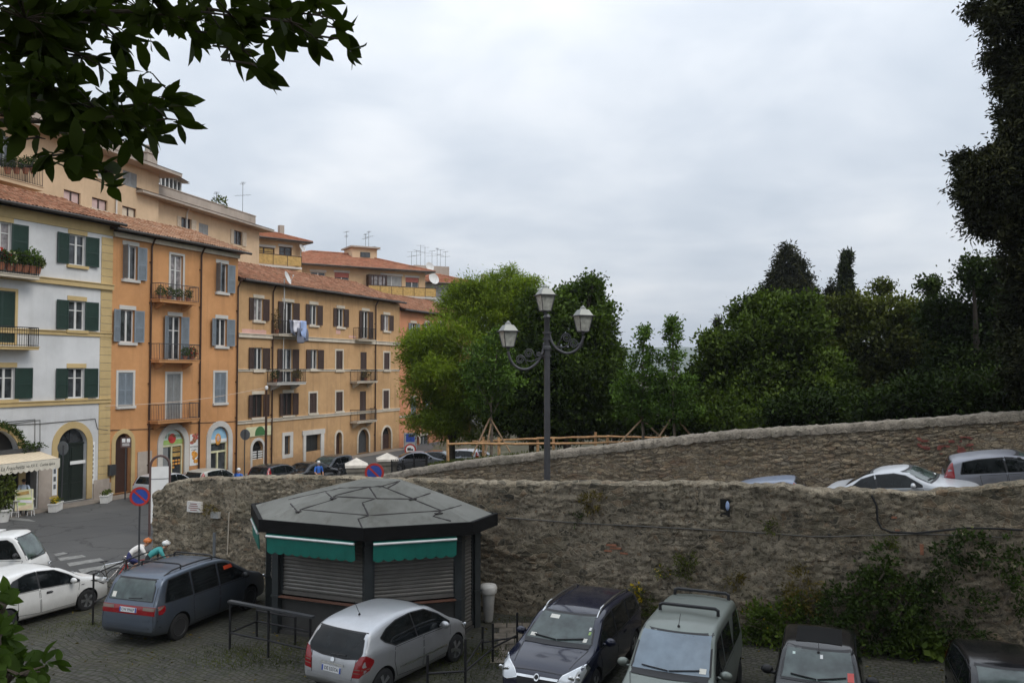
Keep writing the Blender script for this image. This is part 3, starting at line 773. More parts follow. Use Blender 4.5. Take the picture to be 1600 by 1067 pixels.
class House:
    def __init__(self, label, s0, s1, H, wall_mat, cat='building', depth=9.0, A=None, D=None, Nn=None, z0=-.02):
        self.A = A or FA; self.D = D or FD; self.Nn = Nn or FN
        rot = math.atan2(self.D.y, self.D.x)
        self.s0 = s0; self.W = s1 - s0; self.H = H; self.depth = depth
        base = self.A + self.D * s0
        self.root = thing('apartment_building', label, cat, (base.x, base.y, 0), rot, 'old houses in the terrace across the street')
        self.cuts = MB(); self.wall_mat = wall_mat; self.z0 = z0; self.shell = MB(); self.shell.bx(0, self.W, 0, depth, z0, H)
    def px(self, px, py, out=0.0):
        s, z = on_front(px, py, out, self.A, self.D, self.Nn); return s - self.s0, z
    def part(self, name, mb, mats, parent=None, **kw):
        return mb.build(name, mats, parent or self.root, **kw)
    def cut_rect(self, x0, x1, z0, z1, d=.25): self.cuts.bx(x0, x1, -.3, d, z0, z1)
    def cut_arch(self, x0, x1, z0, z1, d=.35): self.cuts.prism(arch_poly(x0, x1, z0, z1), -.3, d)
    def finish(self):
        me = self.shell.mesh('wall', MAT[self.wall_mat])
        if self.cuts.v: me = boolean_cut(me, self.cuts.mesh('cut', MAT[self.wall_mat]))
        return link('wall', me, self.root)
    # a window with its surround, sash, panes and shutters
    def window(self, cx, top, bot, w, sh='green', trim='yellow_trim', open_=(1, 1), pane='window_glass', sill=True, sash='white_frame', lintel=True, full=False, kind='window', panes=True, shw=None, ang=None, box_trim=False):
        xa, z1 = self.px(cx, top); xb, z0 = self.px(cx, bot); x = (xa + xb) / 2
        x0, x1 = x - w / 2, x + w / 2
        self.cut_rect(x0, x1, z0, z1)
        mb = MB()
        if trim:
            if box_trim:
                t = .14
                mb.bx(x0 - t, x0, -.03, .03, z0 - .1, z1 + t); mb.bx(x1, x1 + t, -.03, .03, z0 - .1, z1 + t); mb.bx(x0, x1, -.03, .03, z1, z1 + t)
            elif lintel: mb.bx(x0 - .10, x1 + .10, -.03, .02, z1 + .004, z1 + .24)
        if not mb.v: mb.bx(x0 - .02, x1 + .02, .05, .1, z0 - .01, z0 + .03)
        if trim and box_trim: mb = MB(); t = .14; ring_prism(mb, [(x0 - t, z0 - .1), (x1 + t, z0 - .1), (x1 + t, z1 + t), (x0 - t, z1 + t)], [(x0, z0), (x1, z0), (x1, z1), (x0, z1)], -.03, .03)
        win = self.part(kind, mb, MAT[trim] if trim else MAT['stone_trim'])
        if trim and sill: self.part('sill', MB().bx(x0 - .16, x1 + .16, -.12, .10, z0 - .16, z0 - .003), MAT[trim], win)
        # sash
        f = MB(); t = .07
        ya, yb = .13, .19
        f.bx(x0, x0 + t, ya, yb, z0, z1); f.bx(x1 - t, x1, ya, yb, z0, z1); f.bx(x0 + t, x1 - t, ya, yb, z1 - t, z1); f.bx(x0 + t, x1 - t, ya, yb, z0, z0 + t)
        f.bx(x - .06, x + .06, ya - .01, yb, z0 + t, z1 - t)
        if panes and z1 - z0 > 1.2:
            for q in (.33,):
                zc = z1 - (z1 - z0) * q; f.bx(x0 + t, x - .06, ya, yb, zc - .025, zc + .025); f.bx(x + .06, x1 - t, ya, yb, zc - .025, zc + .025)
        self.part('sash', f, MAT[sash], win)
        self.part('pane', MB().bx(x0 + .01, x1 - .01, .165, .175, z0 + .01, z1 - .01), MAT[pane], win)
        self.shutters(win, x0, x1, z0, z1, sh, open_, shw, ang)
        return win, x0, x1, z0, z1
    def shutters(self, win, x0, x1, z0, z1, sh, open_, shw=None, ang=None):
        if not sh: return
        w = shw or (x1 - x0) / 2
        rr = random.Random(int(x0 * 77 + z0 * 31))
        for side, op in zip((-1, 1), open_):
            if op is None: continue
            m = MB(); hh = z1 - z0 - .04; fw = .07; tk = .045
            m.bx(0, fw, -tk, 0, 0, hh, 0); m.bx(w - fw, w, -tk, 0, 0, hh, 0)
            for zz in (0, hh * .45, hh - fw): m.bx(fw, w - fw, -tk, 0, zz, zz + fw, 0)
            m.bx(fw, w - fw, -tk * .75, -tk * .3, fw, hh * .45, 1); m.bx(fw, w - fw, -tk * .75, -tk * .3, hh * .45 + fw, hh - fw, 1)
            o = self.part('shutter', m, [MAT[sh + '_wood'], MAT[sh + '_louvre']], win)
            hx = x0 if side < 0 else x1
            if op == 1: a = R(rr.uniform(3, 20)) if ang is None else R(ang)
            elif op == 0: a = None
            else: a = R(op)
            # the panel's local x runs from hinge to free edge
            if side < 0:
                th = math.pi + a if a is not None else 0.0
            else:
                th = -a if a is not None else math.pi
            o.location = (hx, -.012 if a is not None else .04, z0 + .02)
            if a is None:
                o.location.y = .05 if side < 0 else .005
            o.rotation_euler[2] = th
    def slab(self, cx0, cx1, py, proj=.85, t=.14, mat='stone_trim', brackets=True, rail_h=.95, bmat=None, rail='iron', bars=True):
        """balcony: slab, brackets, railing"""
        xa, z = self.px(cx0, py); xb, _ = self.px(cx1, py)
        # the ends were measured at the slab's outer edge
        xa = self.px(cx0, py, proj)[0]; xb = self.px(cx1, py, proj)[0]
        m = MB(); m.bx(xa, xb, -proj, -.002, z - t, z); m.bx(xa - .04, xb + .04, -proj - .04, -.003, z + .002, z + .04)
        if brackets:
            for x in (xa + (xb - xa) * .16, xb - (xb - xa) * .16):
                m.prism([(0, 0), (.0, 0)], 0, 0) if False else None
                vs = [(x - .12, -proj * .75, z - t - .1), (x + .12, -proj * .75, z - t - .1), (x + .12, -.003, z - t - .42), (x - .12, -.003, z - t - .42),
                      (x - .12, -proj * .75, z - t - .002), (x + .12, -proj * .75, z - t - .002), (x + .12, -.003, z - t - .002), (x - .12, -.003, z - t - .002)]
                m.add(vs, [(3, 2, 1, 0), (4, 5, 6, 7), (0, 1, 5, 4), (1, 2, 6, 5), (2, 3, 7, 6), (3, 0, 4, 7)])
        b = self.part('balcony', m, MAT[bmat or mat])
        r_ = MB(); zt = z + .04 + rail_h
        a0, a1, yo = xa + .03, xb - .03, -proj + .03
        for p, q in (((a0, -.02), (a0, yo)), ((a0, yo), (a1, yo)), ((a1, yo), (a1, -.02))):
            r_.bar((p[0], p[1], zt), (q[0], q[1], zt), .024, 6); r_.bar((p[0], p[1], z + .1), (q[0], q[1], z + .1), .014, 5)
            ln = math.hypot(q[0] - p[0], q[1] - p[1]); k = max(1, int(ln / .125))
            for i in range(k + 1):
                u = i / k; r_.bar((p[0] + (q[0] - p[0]) * u, p[1] + (q[1] - p[1]) * u, z + .04), (p[0] + (q[0] - p[0]) * u, p[1] + (q[1] - p[1]) * u, zt), .011 if 0 < i < k else .02, 5)
        self.part('railing', r_, MAT[rail], b)
        return b, xa, xb, z
    def string(self, z, h=.16, proj=.12, mat='stone_trim', x0=0.0, x1=None, name='string_course'):
        x1 = self.W if x1 is None else x1
        m = MB(); m.bx(x0, x1, -proj, -.001, z - h / 2, z + h / 2); m.bx(x0, x1, -proj - .05, -.001, z + h / 2 + .001, z + h / 2 + .05)
        return self.part(name, m, MAT[mat])
    def downpipe(self, px, top=None, bot=.1, mat='copper_pipe', r=.055):
        x = self.px(px, 560, .1)[0]; zt = top or self.H - .25
        m = MB(); m.tube([(x + .0, -.42, zt + .12), (x, -.30, zt), (x, -.11, zt - .35), (x, -.10, bot)], r, 8)
        for z in np.arange(1.5, zt - 1, 2.4): m.box((x, -.05, z), (.18, .1, .05))
        return self.part('downpipe', m, MAT[mat])
    def tiled_roof(self, pitch=25, over=.6, mat='tile_red', side=(.25, .25), rows=.36, run=None, ridge_drop=True, z=None, tile=.21):
        z = self.H if z is None else z
        run = run or self.depth / 2; tp = math.tan(R(pitch))
        x0, x1 = -side[0], self.W + side[1]; nx = max(8, int((x1 - x0) / tile) * 6); ln = run + over
        nr = max(4, int(ln / rows))
        mb = MB(); vs = []; cols = nx + 1; rr = random.Random(3)
        jit = [rr.uniform(-.012, .012) for _ in range(int((x1 - x0) / tile) + 3)]
        rowv = []
        for j in range(nr):
            for e in (0, 1):
                u = (j + e) / nr; lift = .045 if e == 0 else 0.0
                rowv.append((u, lift))
        for (u, lift) in rowv:
            y = -over + ln * u
            for i in range(cols):
                x = x0 + (x1 - x0) * i / nx
                ph = (x - x0) / tile
                hgt = .055 * abs(math.sin(math.pi * ph)) ** .7 + jit[int(ph)] + .03 * noise.noise((x * .5, y * .6, 2))
                vs.append((x, y + (.02 * noise.noise((int(ph) * 3.1, u * 40, 1)) if True else 0), z + .10 + (y + over) * tp + hgt + lift))
        fs_ = []
        for j in range(len(rowv) - 1):
            for i in range(nx):
                fs_.append((j * cols + i, j * cols + i + 1, (j + 1) * cols + i + 1, (j + 1) * cols + i))
        mb.add(vs, fs_)
        # the far slope and the under boards
        zr = z + .10 + ln * tp
        mb.add([(x0, run, zr), (x1, run, zr), (x1, 2 * run + over, z + .10), (x0, 2 * run + over, z + .10)], [(0, 1, 2, 3)])
        rf = self.part('roof', mb, MAT[mat], weld=False, angle=40)
        u_ = MB()
        u_.add([(x0 + .02, -over + .05, z + .06), (x1 - .02, -over + .05, z + .06), (x1 - .02, run, z + .05 + ln * tp), (x0 + .02, run, z + .05 + ln * tp),
                (x1 - .02, 2 * run + over - .05, z + .06), (x0 + .02, 2 * run + over - .05, z + .06)], [(0, 3, 2, 1), (3, 5, 4, 2), (0, 1, 4, 5), (0, 5, 3), (1, 2, 4)])
        self.part('eaves_board', u_, MAT['dark_wood'], rf, weld=False)
        r_ = MB()
        for k in range(int((x1 - x0) / .38)):
            r_.tube([(x0 + .38 * k, run, zr + .05), (x0 + .38 * (k + 1), run, zr + .035)], [.12, .10], 8)
        self.part('ridge_tiles', r_, MAT[mat], rf, smooth=True)
        g = MB()
        g.tube([(x0, -over - .06, z + .05), (x1, -over - .06, z + .05)], .085, 8); g.bx(x0, x1, -over + .03, -over + .06, z + .0, z + .11)
        self.part('gutter', g, MAT['dark_gutter'], rf)
        return rf

def antenna(parent, p, h, seed=0, mat='grey_iron'):
    rr = random.Random(seed); m = MB(); x, y, z = p
    m.bar((x, y, z), (x, y, z + h), .022, 5)
    for k, q in enumerate((.98, .72)):
        zz = z + h * q; a = rr.uniform(0, 3); dx, dy = math.cos(a), math.sin(a); l = .55 + .25 * k
        m.bar((x - dx * l, y - dy * l, zz), (x + dx * l, y + dy * l, zz), .012, 4)
        for t in np.linspace(-1, 1, 6):
            m.bar((x + dx * l * t - dy * .22, y + dy * l * t + dx * .22, zz), (x + dx * l * t + dy * .22, y + dy * l * t - dx * .22, zz), .007, 4)
    return m.build('antenna', MAT[mat], parent)
def dish(parent, p, r, az, el=25, pole=1.0):
    m = MB(); x, y, z = p
    m.bar((x, y, z - pole), (x, y, z), .025, 6)
    d = Vector((math.cos(az) * math.cos(R(el)), math.sin(az) * math.cos(R(el)), math.sin(R(el))))
    q = d.to_track_quat('Z', 'Y').to_matrix(); c = Vector((x, y, z)) + d * .12
    n, k = 18, 5; vs = []; fc = []
    for side in (0, 1):
        for i in range(k + 1):
            rr = r * i / k
            for a in range(n):
                w = 2 * math.pi * a / n; vs.append(c + q @ Vector((rr * math.cos(w), rr * math.sin(w), .28 * rr * rr / r - .012 * side)))
    B = (k + 1) * n
    for side in (0, 1):
        for i in range(k):
            for a in range(n):
                b2 = (a + 1) % n; f = (side * B + i * n + a, side * B + i * n + b2, side * B + (i + 1) * n + b2, side * B + (i + 1) * n + a)
                fc.append(f if side == 0 else f[::-1])
    for a in range(n):
        b2 = (a + 1) % n; fc.append((k * n + a, k * n + b2, B + k * n + b2, B + k * n + a))
    m.add(vs, fc)
    tip = c + d * r * 1.1; m.bar(c + q @ Vector((0, -r * .95, .2 * r)), tip, .014, 5); m.box(tip, (.07, .07, .1))
    return m.build('satellite_dish', MAT['white_frame'], parent, angle=40)

# ------------------------------------------------------------------ WHITE HOUSE
S_O0 = 0.0; S_O1 = fs(370); S_C1 = fs(624); S_P1 = S_C1 + 15
W = House('white plastered house with dark green shutters and yellow quoins at the left edge', fs(-70), -.01, fz(168, 352) , 'white_plaster')
w_h = W.H
for (cx, t, b) in ((121, 367, 415), (120, 470, 516), (119, 575, 622)):
    W.window(cx, t, b, 1.0, 'green', 'yellow_trim', (1, 1), panes=True, ang=8, shw=.78)
W.window(2, 346, 398, 1.05, 'green', 'yellow_trim', (1, 1), ang=5, shw=.85, pane='pale_curtain')
W.window(8, 574, 624, 1.0, 'green', 'yellow_trim', (1, 1), ang=5, shw=.9)
W.window(3, 454, 535, 1.35, 'green', 'yellow_trim', (0, 0), sill=False, box_trim=True, kind='balcony_door')
W.slab(-45, 61, 541, .75, .12, 'yellow_trim', brackets=False)
W.slab(-45, 62, 424, .75, .14, 'stone_trim', brackets=False)
def wz(px, py): return W.px(px, py)[1]
W.string(wz(100, 442), .26, .16, 'yellow_trim'); W.string(wz(100, 521), .2, .06, 'yellow_trim'); W.string(wz(80, 630), .2, .09, 'yellow_trim')
W.string(w_h - .32, .5, .05, 'yellow_trim', name='cornice')
# quoins
q = MB(); zq = .9; qx0 = W.px(155, 600)[0]; k = 0
while zq < w_h - .62:
    h = .44 if zq + .44 < w_h - .62 else w_h - .62 - zq
    if h < .1: break
    q.bx(qx0, W.W - .002, -.035, .01, zq, zq + h - .022); zq += .44; k += 1
W.part('quoins', q, MAT['yellow_trim'])
W.part('plinth', MB().bx(W.px(145, 770)[0], W.W - .002, -.05, .0, 0, 1.05), MAT['plinth_stone']); W.part('plinth', MB().bx(W.px(59, 770)[0], W.px(86, 770)[0], -.045, .0, 0, 2.1), MAT['plinth_stone'])
# street door and restaurant arch
def arch_door(H, px0, px1, ptop, out_px, door_mat, trim_mat, name='door', depth=.35, lunette=True, base=0.1, handle=True, leaf=2, panel=None, fan=None):
    x0, zt = H.px(px0, ptop)[0], H.px((px0 + px1) / 2, ptop)[1]; x1 = H.px(px1, ptop)[0]
    H.cut_arch(x0, x1, base, zt, depth)
    t = MB(); o = out_px
    outer = arch_poly(x0 - o, x1 + o, base, zt + o); inner = arch_poly(x0, x1, base, zt)
    ring_prism(t, outer, inner, -.05, .02)
    d = H.part(name, t, MAT[trim_mat])
    zs = zt - (x1 - x0) / 2
    m = MB()
    if lunette:
        n = leaf
        for i in range(n):
            a = x0 + (x1 - x0) * i / n; b = x0 + (x1 - x0) * (i + 1) / n
            m.bx(a + .01, b - .01, depth - .12, depth - .06, base, zs)
            for z0_, z1_ in ((base + .15, base + .95), (base + 1.1, zs - .15)):
                if z1_ - z0_ > .2: m.bx(a + .12, b - .12, depth - .15, depth - .12, z0_, z1_)
        m.bx(x0 + .002, x1 - .002, depth - .16, depth - .04, zs, zs + .09)
    else:
        m.prism(arch_poly(x0 + .01, x1 - .01, base, zt - .01), depth - .1, depth - .04)
    H.part('leaf', m, MAT[door_mat], d)
    if lunette:
        g = MB(); g.prism([(x, z) for x, z in arch_poly(x0 + .01, x1 - .01, zs + .09, zt - .01)], depth - .08, depth - .07)
        H.part('fanlight', g, MAT[fan or 'window_glass'], d)
        b_ = MB(); c = (x0 + x1) / 2; rr = (x1 - x0) / 2
        for a in (30, 60, 90, 120, 150): b_.bar((c, depth - .1, zs + .1), (c + rr * math.cos(R(a)) * .95, depth - .1, zs + rr * math.sin(R(a)) * .95), .018, 5)
        H.part('grille', b_, MAT['iron'], d)
    return d, x0, x1, zs, zt
d1, x0, x1, zs, zt = arch_door(W, 91, 136, 669, .36, 'green_door', 'yellow_trim')
# nameplate on the door's transom
m = MB(); sx, sz = W.px(124, 722); m.bx(sx - .48, sx + .48, .1, .12, sz - .09, sz + .09)
W.part('name_plate', m, MAT['sign_white'], d1)
d2, x0, x1, zs2, zt2 = arch_door(W, -46, 30, 672, .36, 'dark_inside', 'yellow_trim', lunette=False, depth=.5)
# cables clipped to the wall
m = MB()
def wp(H, pts, out=.03): return [(H.px(a, b)[0], -out, H.px(a, b)[1]) for a, b in pts]
m.tube(wp(W, [(0, 664), (62, 656), (62, 702)]), .018, 5); m.tube(wp(W, [(0, 660), (54, 655), (54, 694)]), .018, 5)
m.tube(wp(W, [(0, 664), (60, 662), (148, 654), (152, 670), (168, 672)]), .02, 5)
W.part('cable', m, MAT['cable'])
m = MB(); a = W.px(84, 745); m.bx(a[0] - .14, a[0] + .14, -.07, -.05, a[1] - .95, a[1] + .95); W.part('notice_board', m, MAT['sign_white']); m = MB()
a2 = W.px(143, 723); m.bx(a2[0] - .16, a2[0] + .16, -.04, -.002, a2[1] - 1.15, a2[1] + 1.15)
ns = W.part('notice_board', m, MAT['sign_white'])
m = MB()
for i in range(8):
    m.bx(a2[0] - .09, a2[0] + .09, -.046, -.041, a2[1] + .9 - i * .24 - .07, a2[1] + .9 - i * .24 + .07)
for i in range(4): m.bx(a[0] - .07, a[0] + .07, -.076, -.071, a[1] + .7 - i * .4 - .12, a[1] + .7 - i * .4 + .12)
o_ = W.part('lettering', m, MAT['sign_back'], ns)
# awning
def awning():
    xa = W.px(-70, 700)[0]; xr = W.px(60, 700)[0]
    zb = W.px(55, 705)[1]
    proj = 2.0; xo0 = xa; xo1 = W.px(93, 716, proj)[0]; zo = W.px(90, 716, proj)[1]
    rt = MB(); n = 60
    for i in range(n):
        a = i / n; b = (i + 1) / n
        p = [(xa + (xr - xa) * a, -.05, zb), (xa + (xr - xa) * b, -.05, zb), (xo0 + (xo1 - xo0) * b, -proj, zo), (xo0 + (xo1 - xo0) * a, -proj, zo)]
        rt.add([(x, y, z + .0) for x, y, z in p] + [(x, y, z - .03) for x, y, z in p], [(0, 3, 2, 1), (4, 5, 6, 7), (0, 1, 5, 4), (2, 3, 7, 6)] + ([(3, 0, 4, 7)] if i == 0 else []) + ([(1, 2, 6, 5)] if i == n - 1 else []), 1 if i % 3 == 0 else 0)
    aw = W.part('awning', rt, [MAT['awning_beige'], MAT['awning_stripe']], weld=False)
    v = MB(); pts = [(xo0, zo - .02), ]
    sc = .26; k = int((xo1 - xo0) / sc); low = []
    for i in range(k):
        for t in range(5):
            u = t / 5; low.append((xo0 + (xo1 - xo0) * (i + u) / k, zo - .42 - .09 * math.sin(math.pi * u)))
    low.append((xo1, zo - .42))
    vs = []; fs_ = []
    for x, z in low: vs += [(x, -proj - .01, zo - .005), (x, -proj - .01, z), (x, -proj - .035, zo - .005), (x, -proj - .035, z)]
    for i in range(len(low) - 1):
        b = 4 * i; fs_ += [(b, b + 4, b + 5, b + 1), (b + 2, b + 3, b + 7, b + 6), (b + 1, b + 5, b + 7, b + 3)]
    v.add(vs, fs_)
    va = W.part('valance', v, MAT['valance_cloth'], aw)
    t = MB(); fr = lambda x: face_frame((x, -proj - .04, zo - .22), (0, -1, 0))
    text_mb(t, 'La Fraschetta', .27, fr(W.px(19, 726, proj)[0]), depth=.002, xs=.82, shear=.3)
    text_mb(t, 'via XX S.', .2, fr(W.px(49, 724, proj)[0]), depth=.002, xs=.8, shear=.3)
    text_mb(t, 'Cucina tipica', .2, fr(W.px(73, 722, proj)[0]), depth=.002, xs=.8, shear=.3)
    W.part('lettering', t, MAT['ink'], aw)
    b = MB()
    for x in (xo1 - .1, xo1 - 3.0): b.bar((x - 1.2 if x == xo1 - .1 else x, -.06, zb - .35), (x, -proj + .02, zo - .06), .03, 6)
    b.bar((xo0, -proj, zo - .02), (xo1, -proj, zo - .02), .035, 6); b.bx(xa, xr, -.16, -.02, zb, zb + .22)
    W.part('awning_frame', b, MAT['grey_iron'], aw)
    # dark opening beneath
    return xa, zo
awning()
xa, _ = W.px(-60, 760); xb, _ = W.px(58, 760)
W.cut_rect(W.px(-68, 760)[0], W.px(57, 760)[0], .08, W.px(40, 722)[1] - .15, .5)
m = MB()
m.bx(W.px(-68, 760)[0] + .03, W.px(57, 760)[0] - .03, .43, .47, .1, W.px(40, 722)[1] - .2)
W.part('shop_window', m, MAT['dark_inside'])  # near-black sheet put in for the unlit restaurant interior
W.tiled_roof(20, .65, 'tile_red', (.2, .3), run=4.0)
W.finish()

# ------------------------------------------------------------------ ORANGE HOUSE
O = House('tall narrow orange house with grey blue shutters and two painted shop arches', .01, S_O1 - .01, fz(300, 384), 'orange_plaster')
for (cx, t, b, op, a) in ((204, 384, 437, (75, 1), 10), (347, 412, 457, (70, 1), 12), (199, 484, 535, (18, 1), 14), (346, 498, 541, (22, 1), 16)):
    O.window(cx, t, b, .98, 'blue', 'pale_trim', op, ang=a, shw=.6, panes=False)
for (cx, t, b) in ((196, 582, 634), (344, 582, 629)):
    O.window(cx, t, b, 1.05, 'blue', 'pale_trim', (0, 0), box_trim=True)
O.window(276, 399, 470, 1.0, None, 'pale_trim', (None, None), box_trim=True, sill=False, kind='balcony_door', pane='pale_curtain')
O.window(273, 494, 562, 1.0, 'blue', 'pale_trim', (1, 1), sill=False, kind='balcony_door', shw=.5, ang=25)
O.window(271, 584, 655, 1.1, 'grey', 'pale_trim', (0, 0), box_trim=True, sill=False, kind='balcony_door')
bal = []
for (a, b, y) in ((250, 311, 470), (249, 312, 563), (247, 311, 657)):
    bal.append(O.slab(a, b, y, .8, .14, 'orange_plaster', True, rail='grey_iron'))
for p in (235, 313): O.downpipe(p, top=O.H - .15, bot=.1)
O.string(O.H - .2, .22, .18, 'stone_trim', name='cornice')
dO, x0, x1, zs, zt = arch_door(O, 180, 205, 677, .26, 'dark_wood', 'yellow_trim', lunette=False)
O.part('plinth', MB().bx(.0, O.px(176, 760)[0], -.04, 0, 0, .8), MAT['plinth_stone']); O.part('plinth', MB().bx(O.px(214, 760)[0], O.px(236, 760)[0], -.045, 0, 0, O.px(225, 705)[1]), MAT['plinth_stone'])
def shop(px0, px1, ptop, opx, name):
    x0, x1 = O.px(px0, 700)[0], O.px(px1, 700)[0]; zt = O.px((px0 + px1) / 2, ptop)[1]
    O.cut_arch(x0, x1, .1, zt, .3)
    t = MB(); ring_prism(t, arch_poly(x0 - opx, x1 + opx, .1, zt + opx), arch_poly(x0, x1, .1, zt), -.09, .02)
    s_ = O.part('shopfront', t, MAT['pale_trim'])
    return s_, x0, x1, zt
s1, x0, x1, zt = shop(253, 287, 671, .38, 'a')
zc = O.px(270, 695)[1]; zm = O.px(270, 691)[1]
m = MB(); m.prism([(x, z) for x, z in arch_poly(x0 + .02, x1 - .02, zc + .02, zt - .02)], .10, .14); sp = O.part('sign_panel', m, MAT['pale_mint'], s1)
m = MB(); m.bx(x0 + .02, x1 - .02, .08, .099, zc + .04, zm + .16); O.part('sign_band', m, MAT['leaf_green_paint'], s1)
cx_ = (x0 + x1) / 2
m = MB(); m.lathe([(.30, 0), (.30, .03)], (cx_, .068, zt - .55), 20, axis='y'); m.ball((cx_ - .1, .06, zt - .5), (.2, .03, .17)); m.ball((cx_ + .02, .07, zm + .27), (.1, .03, .14)); O.part('logo', m, MAT['logo_red'], s1)
m = MB(); text_mb(m, 'al Peperone', .34, face_frame((cx_ + .06, .045, zm + .40), (0, -1, 0)), depth=.003, xs=.82); O.part('lettering', m, MAT['sign_green'], s1)
m = MB(); f_ = .07; mid = x0 + (x1 - x0) * .5
m.bx(x0, x0 + .09, .1, .18, .1, zc); m.bx(x1 - .09, x1, .1, .18, .1, zc); m.bx(mid - .05, mid + .05, .1, .18, .1, zc); m.bx(x0 + .09, x1 - .09, .1, .18, zc - .1, zc + .015)
O.part('shop_frame', m, MAT['sign_cream'], s1)
O.part('pane', MB().bx(x0 + .02, x1 - .02, .19, .2, .12, zc - .02), MAT['window_glass'], s1)
m = MB(); m.bx(x0 + .2, mid - .25, .15, .18, .9, zc - .12); O.part('curtain', m, MAT['grey_wood'], s1)
m = MB(); m.bx(mid + .12, x1 - .14, .15, .18, zc - .42, zc - .17); m.bx(mid + .12, x1 - .14, .15, .18, zc - .75, zc - .52); O.part('price_board', m, MAT['gold_panel'], s1)
m = MB(); text_mb(m, 'PIZZA', .2, face_frame(((mid + x1) / 2, .145, zc - .3), (0, -1, 0)), depth=.002); O.part('lettering', m, MAT['ink'], s1)
m = MB()
for k in range(7): m.ball((mid + .2 + (k % 3) * .24, .17, zc - 1.0 - .2 * (k // 3)), (.11, .03, .07))
O.part('display', m, MAT['food_orange'], s1)
s2, x0, x1, zt = shop(328, 356, 666, .36, 'b')
zc = O.px(342, 692)[1]
m = MB(); m.prism(arch_poly(x0 + .02, x1 - .02, zc + .02, zt - .02), .10, .14); O.part('sign_panel', m, MAT['sky_paint'], s2)
m = MB(); m.bx(x0 + .03, x1 - .03, .08, .1, zc + .05, zc + .26); O.part('sign_band', m, MAT['sign_white'], s2)
cx_ = (x0 + x1) / 2
m = MB(); m.ball((cx_, .09, zt - .85), (.27, .04, .38), 16, 10); O.part('logo', m, MAT['food_orange'], s2)
m = MB(); m.ball((cx_ - .02, .06, zt - .8), (.14, .03, .2), 12, 8); O.part('logo_centre', m, MAT['pink_blind'], s2)
m = MB(); mid = cx_ - .03; zq = zc - .62
m.bx(x0, x0 + .09, .1, .18, .1, zc); m.bx(x1 - .09, x1, .1, .18, .1, zc); m.bx(mid - .06, mid + .06, .1, .18, .1, zq); m.bx(x0 + .09, x1 - .09, .1, .18, zq, zq + .12); m.bx(x0 + .09, x1 - .09, .1, .18, zc - .02, zc + .03)
O.part('shop_frame', m, MAT['sign_cream'], s2)
O.part('pane', MB().bx(x0 + .02, x1 - .02, .19, .2, .12, zc), MAT['window_glass'], s2)
# poster between the shops, meter boxes
pz = O.px(300, 700); m = MB(); a0 = O.px(296, 700)[0]; a1 = O.px(309, 700)[0]
m.bx(a0, a1, -.03, -.002, O.px(302, 727)[1], O.px(302, 678)[1]); ps = O.part('poster', m, MAT['sign_white'])
m = MB(); rr = random.Random(2)
for k in range(16): m.ball((rr.uniform(a0 + .1, a1 - .1), -.033, O.px(302, 686)[1] + rr.uniform(-.22, .28)), (.12, .012, .1), 8, 5, k % 2)
for k in range(12): m.ball((rr.uniform(a0 + .1, a1 - .1), -.033, O.px(302, 716)[1] + rr.uniform(-.3, .35)), (.13, .012, .13), 8, 5, 2)
O.part('food_picture', m, [MAT['food_red'], MAT['food_brown'], MAT['food_orange']], ps)
m = MB(); text_mb(m, 'PIZZERIA', .16, face_frame(((a0 + a1) / 2, -.033, O.px(302, 698)[1]), (0, -1, 0)), depth=.002); text_mb(m, 'al taglio', .14, face_frame(((a0 + a1) / 2, -.033, O.px(302, 702.5)[1]), (0, -1, 0)), depth=.002); O.part('lettering', m, MAT['ink'], ps)
m = MB(); a = O.px(172, 727); m.bx(a[0] - .2, a[0] + .25, -.2, -.002, a[1] - .55, a[1] + .05); O.part('letter_box', m, MAT['grey_iron'])
m = MB(); m.tube(wp(O, [(171, 672), (236, 670), (300, 661), (371, 658)]), .018, 5); O.part('cable', m, MAT['cable_black'])
O.tiled_roof(20, .6, 'tile_pink', (.3, .55), run=4.0)
O.finish()
# potted plants on its balconies are things of their own (see the plants section)

# ------------------------------------------------------------------ OCHRE HOUSE
C = House('long ochre house with brown shutters and a worn stone string course', S_O1 + .01, S_C1 - .01, fz(500, 457), 'ochre_plaster')
for (cx, t, b, pn) in ((404, 466, 501, 'pale_curtain'), (490, 476, 508, 'window_glass'), (532, 482, 511, 'dark_inside'), (604, 492, 517, 'pale_curtain')):
    C.window(cx, t, b, .95, 'brown', 'stone_trim', (1, 1), pane=pn, shw=.55, ang=9, panes=False)
for (cx, t, b) in ((404, 543, 578), (491, 546, 577)):
    C.window(cx, t, b, .9, 'brown', 'stone_trim', (1, 1), shw=.62, ang=9, panes=False, lintel=False)
for (cx, t, b) in ((530, 548, 578), (604, 551, 578), (489, 614, 645), (530, 612, 642), (603, 610, 638)):
    C.window(cx, t, b, .92, 'brown', 'stone_trim', (0, 0), lintel=False, panes=False, box_trim=True)
for (cx, t, b) in ((403, 616, 652), (450, 614, 649)):
    C.window(cx, t, b, 1.1, 'brown', 'stone_trim', (1, 1), pane='dark_inside', shw=.5, ang=15, sash='brown_wood', panes=False)
C.window(450, 472, 522, 1.2, 'brown', 'stone_trim', (1, 1), sill=False, kind='balcony_door', pane='dark_inside', panes=False, ang=10, shw=.6)
C.window(449, 545, 598, 1.2, 'brown', 'stone_trim', (1, 1), sill=False, kind='balcony_door', panes=False, ang=10, shw=.6, lintel=False)
C.window(571, 486, 529, 1.0, 'brown', 'stone_trim', (1, 1), sill=False, kind='balcony_door', pane='dark_inside', panes=False, ang=12, shw=.5)
C.window(568, 550, 596, .95, 'brown', 'stone_trim', (0, 0), sill=False, kind='balcony_door', lintel=False)
C.window(567, 611, 656, .95, 'brown', 'stone_trim', (0, 0), sill=False, kind='balcony_door', lintel=False)
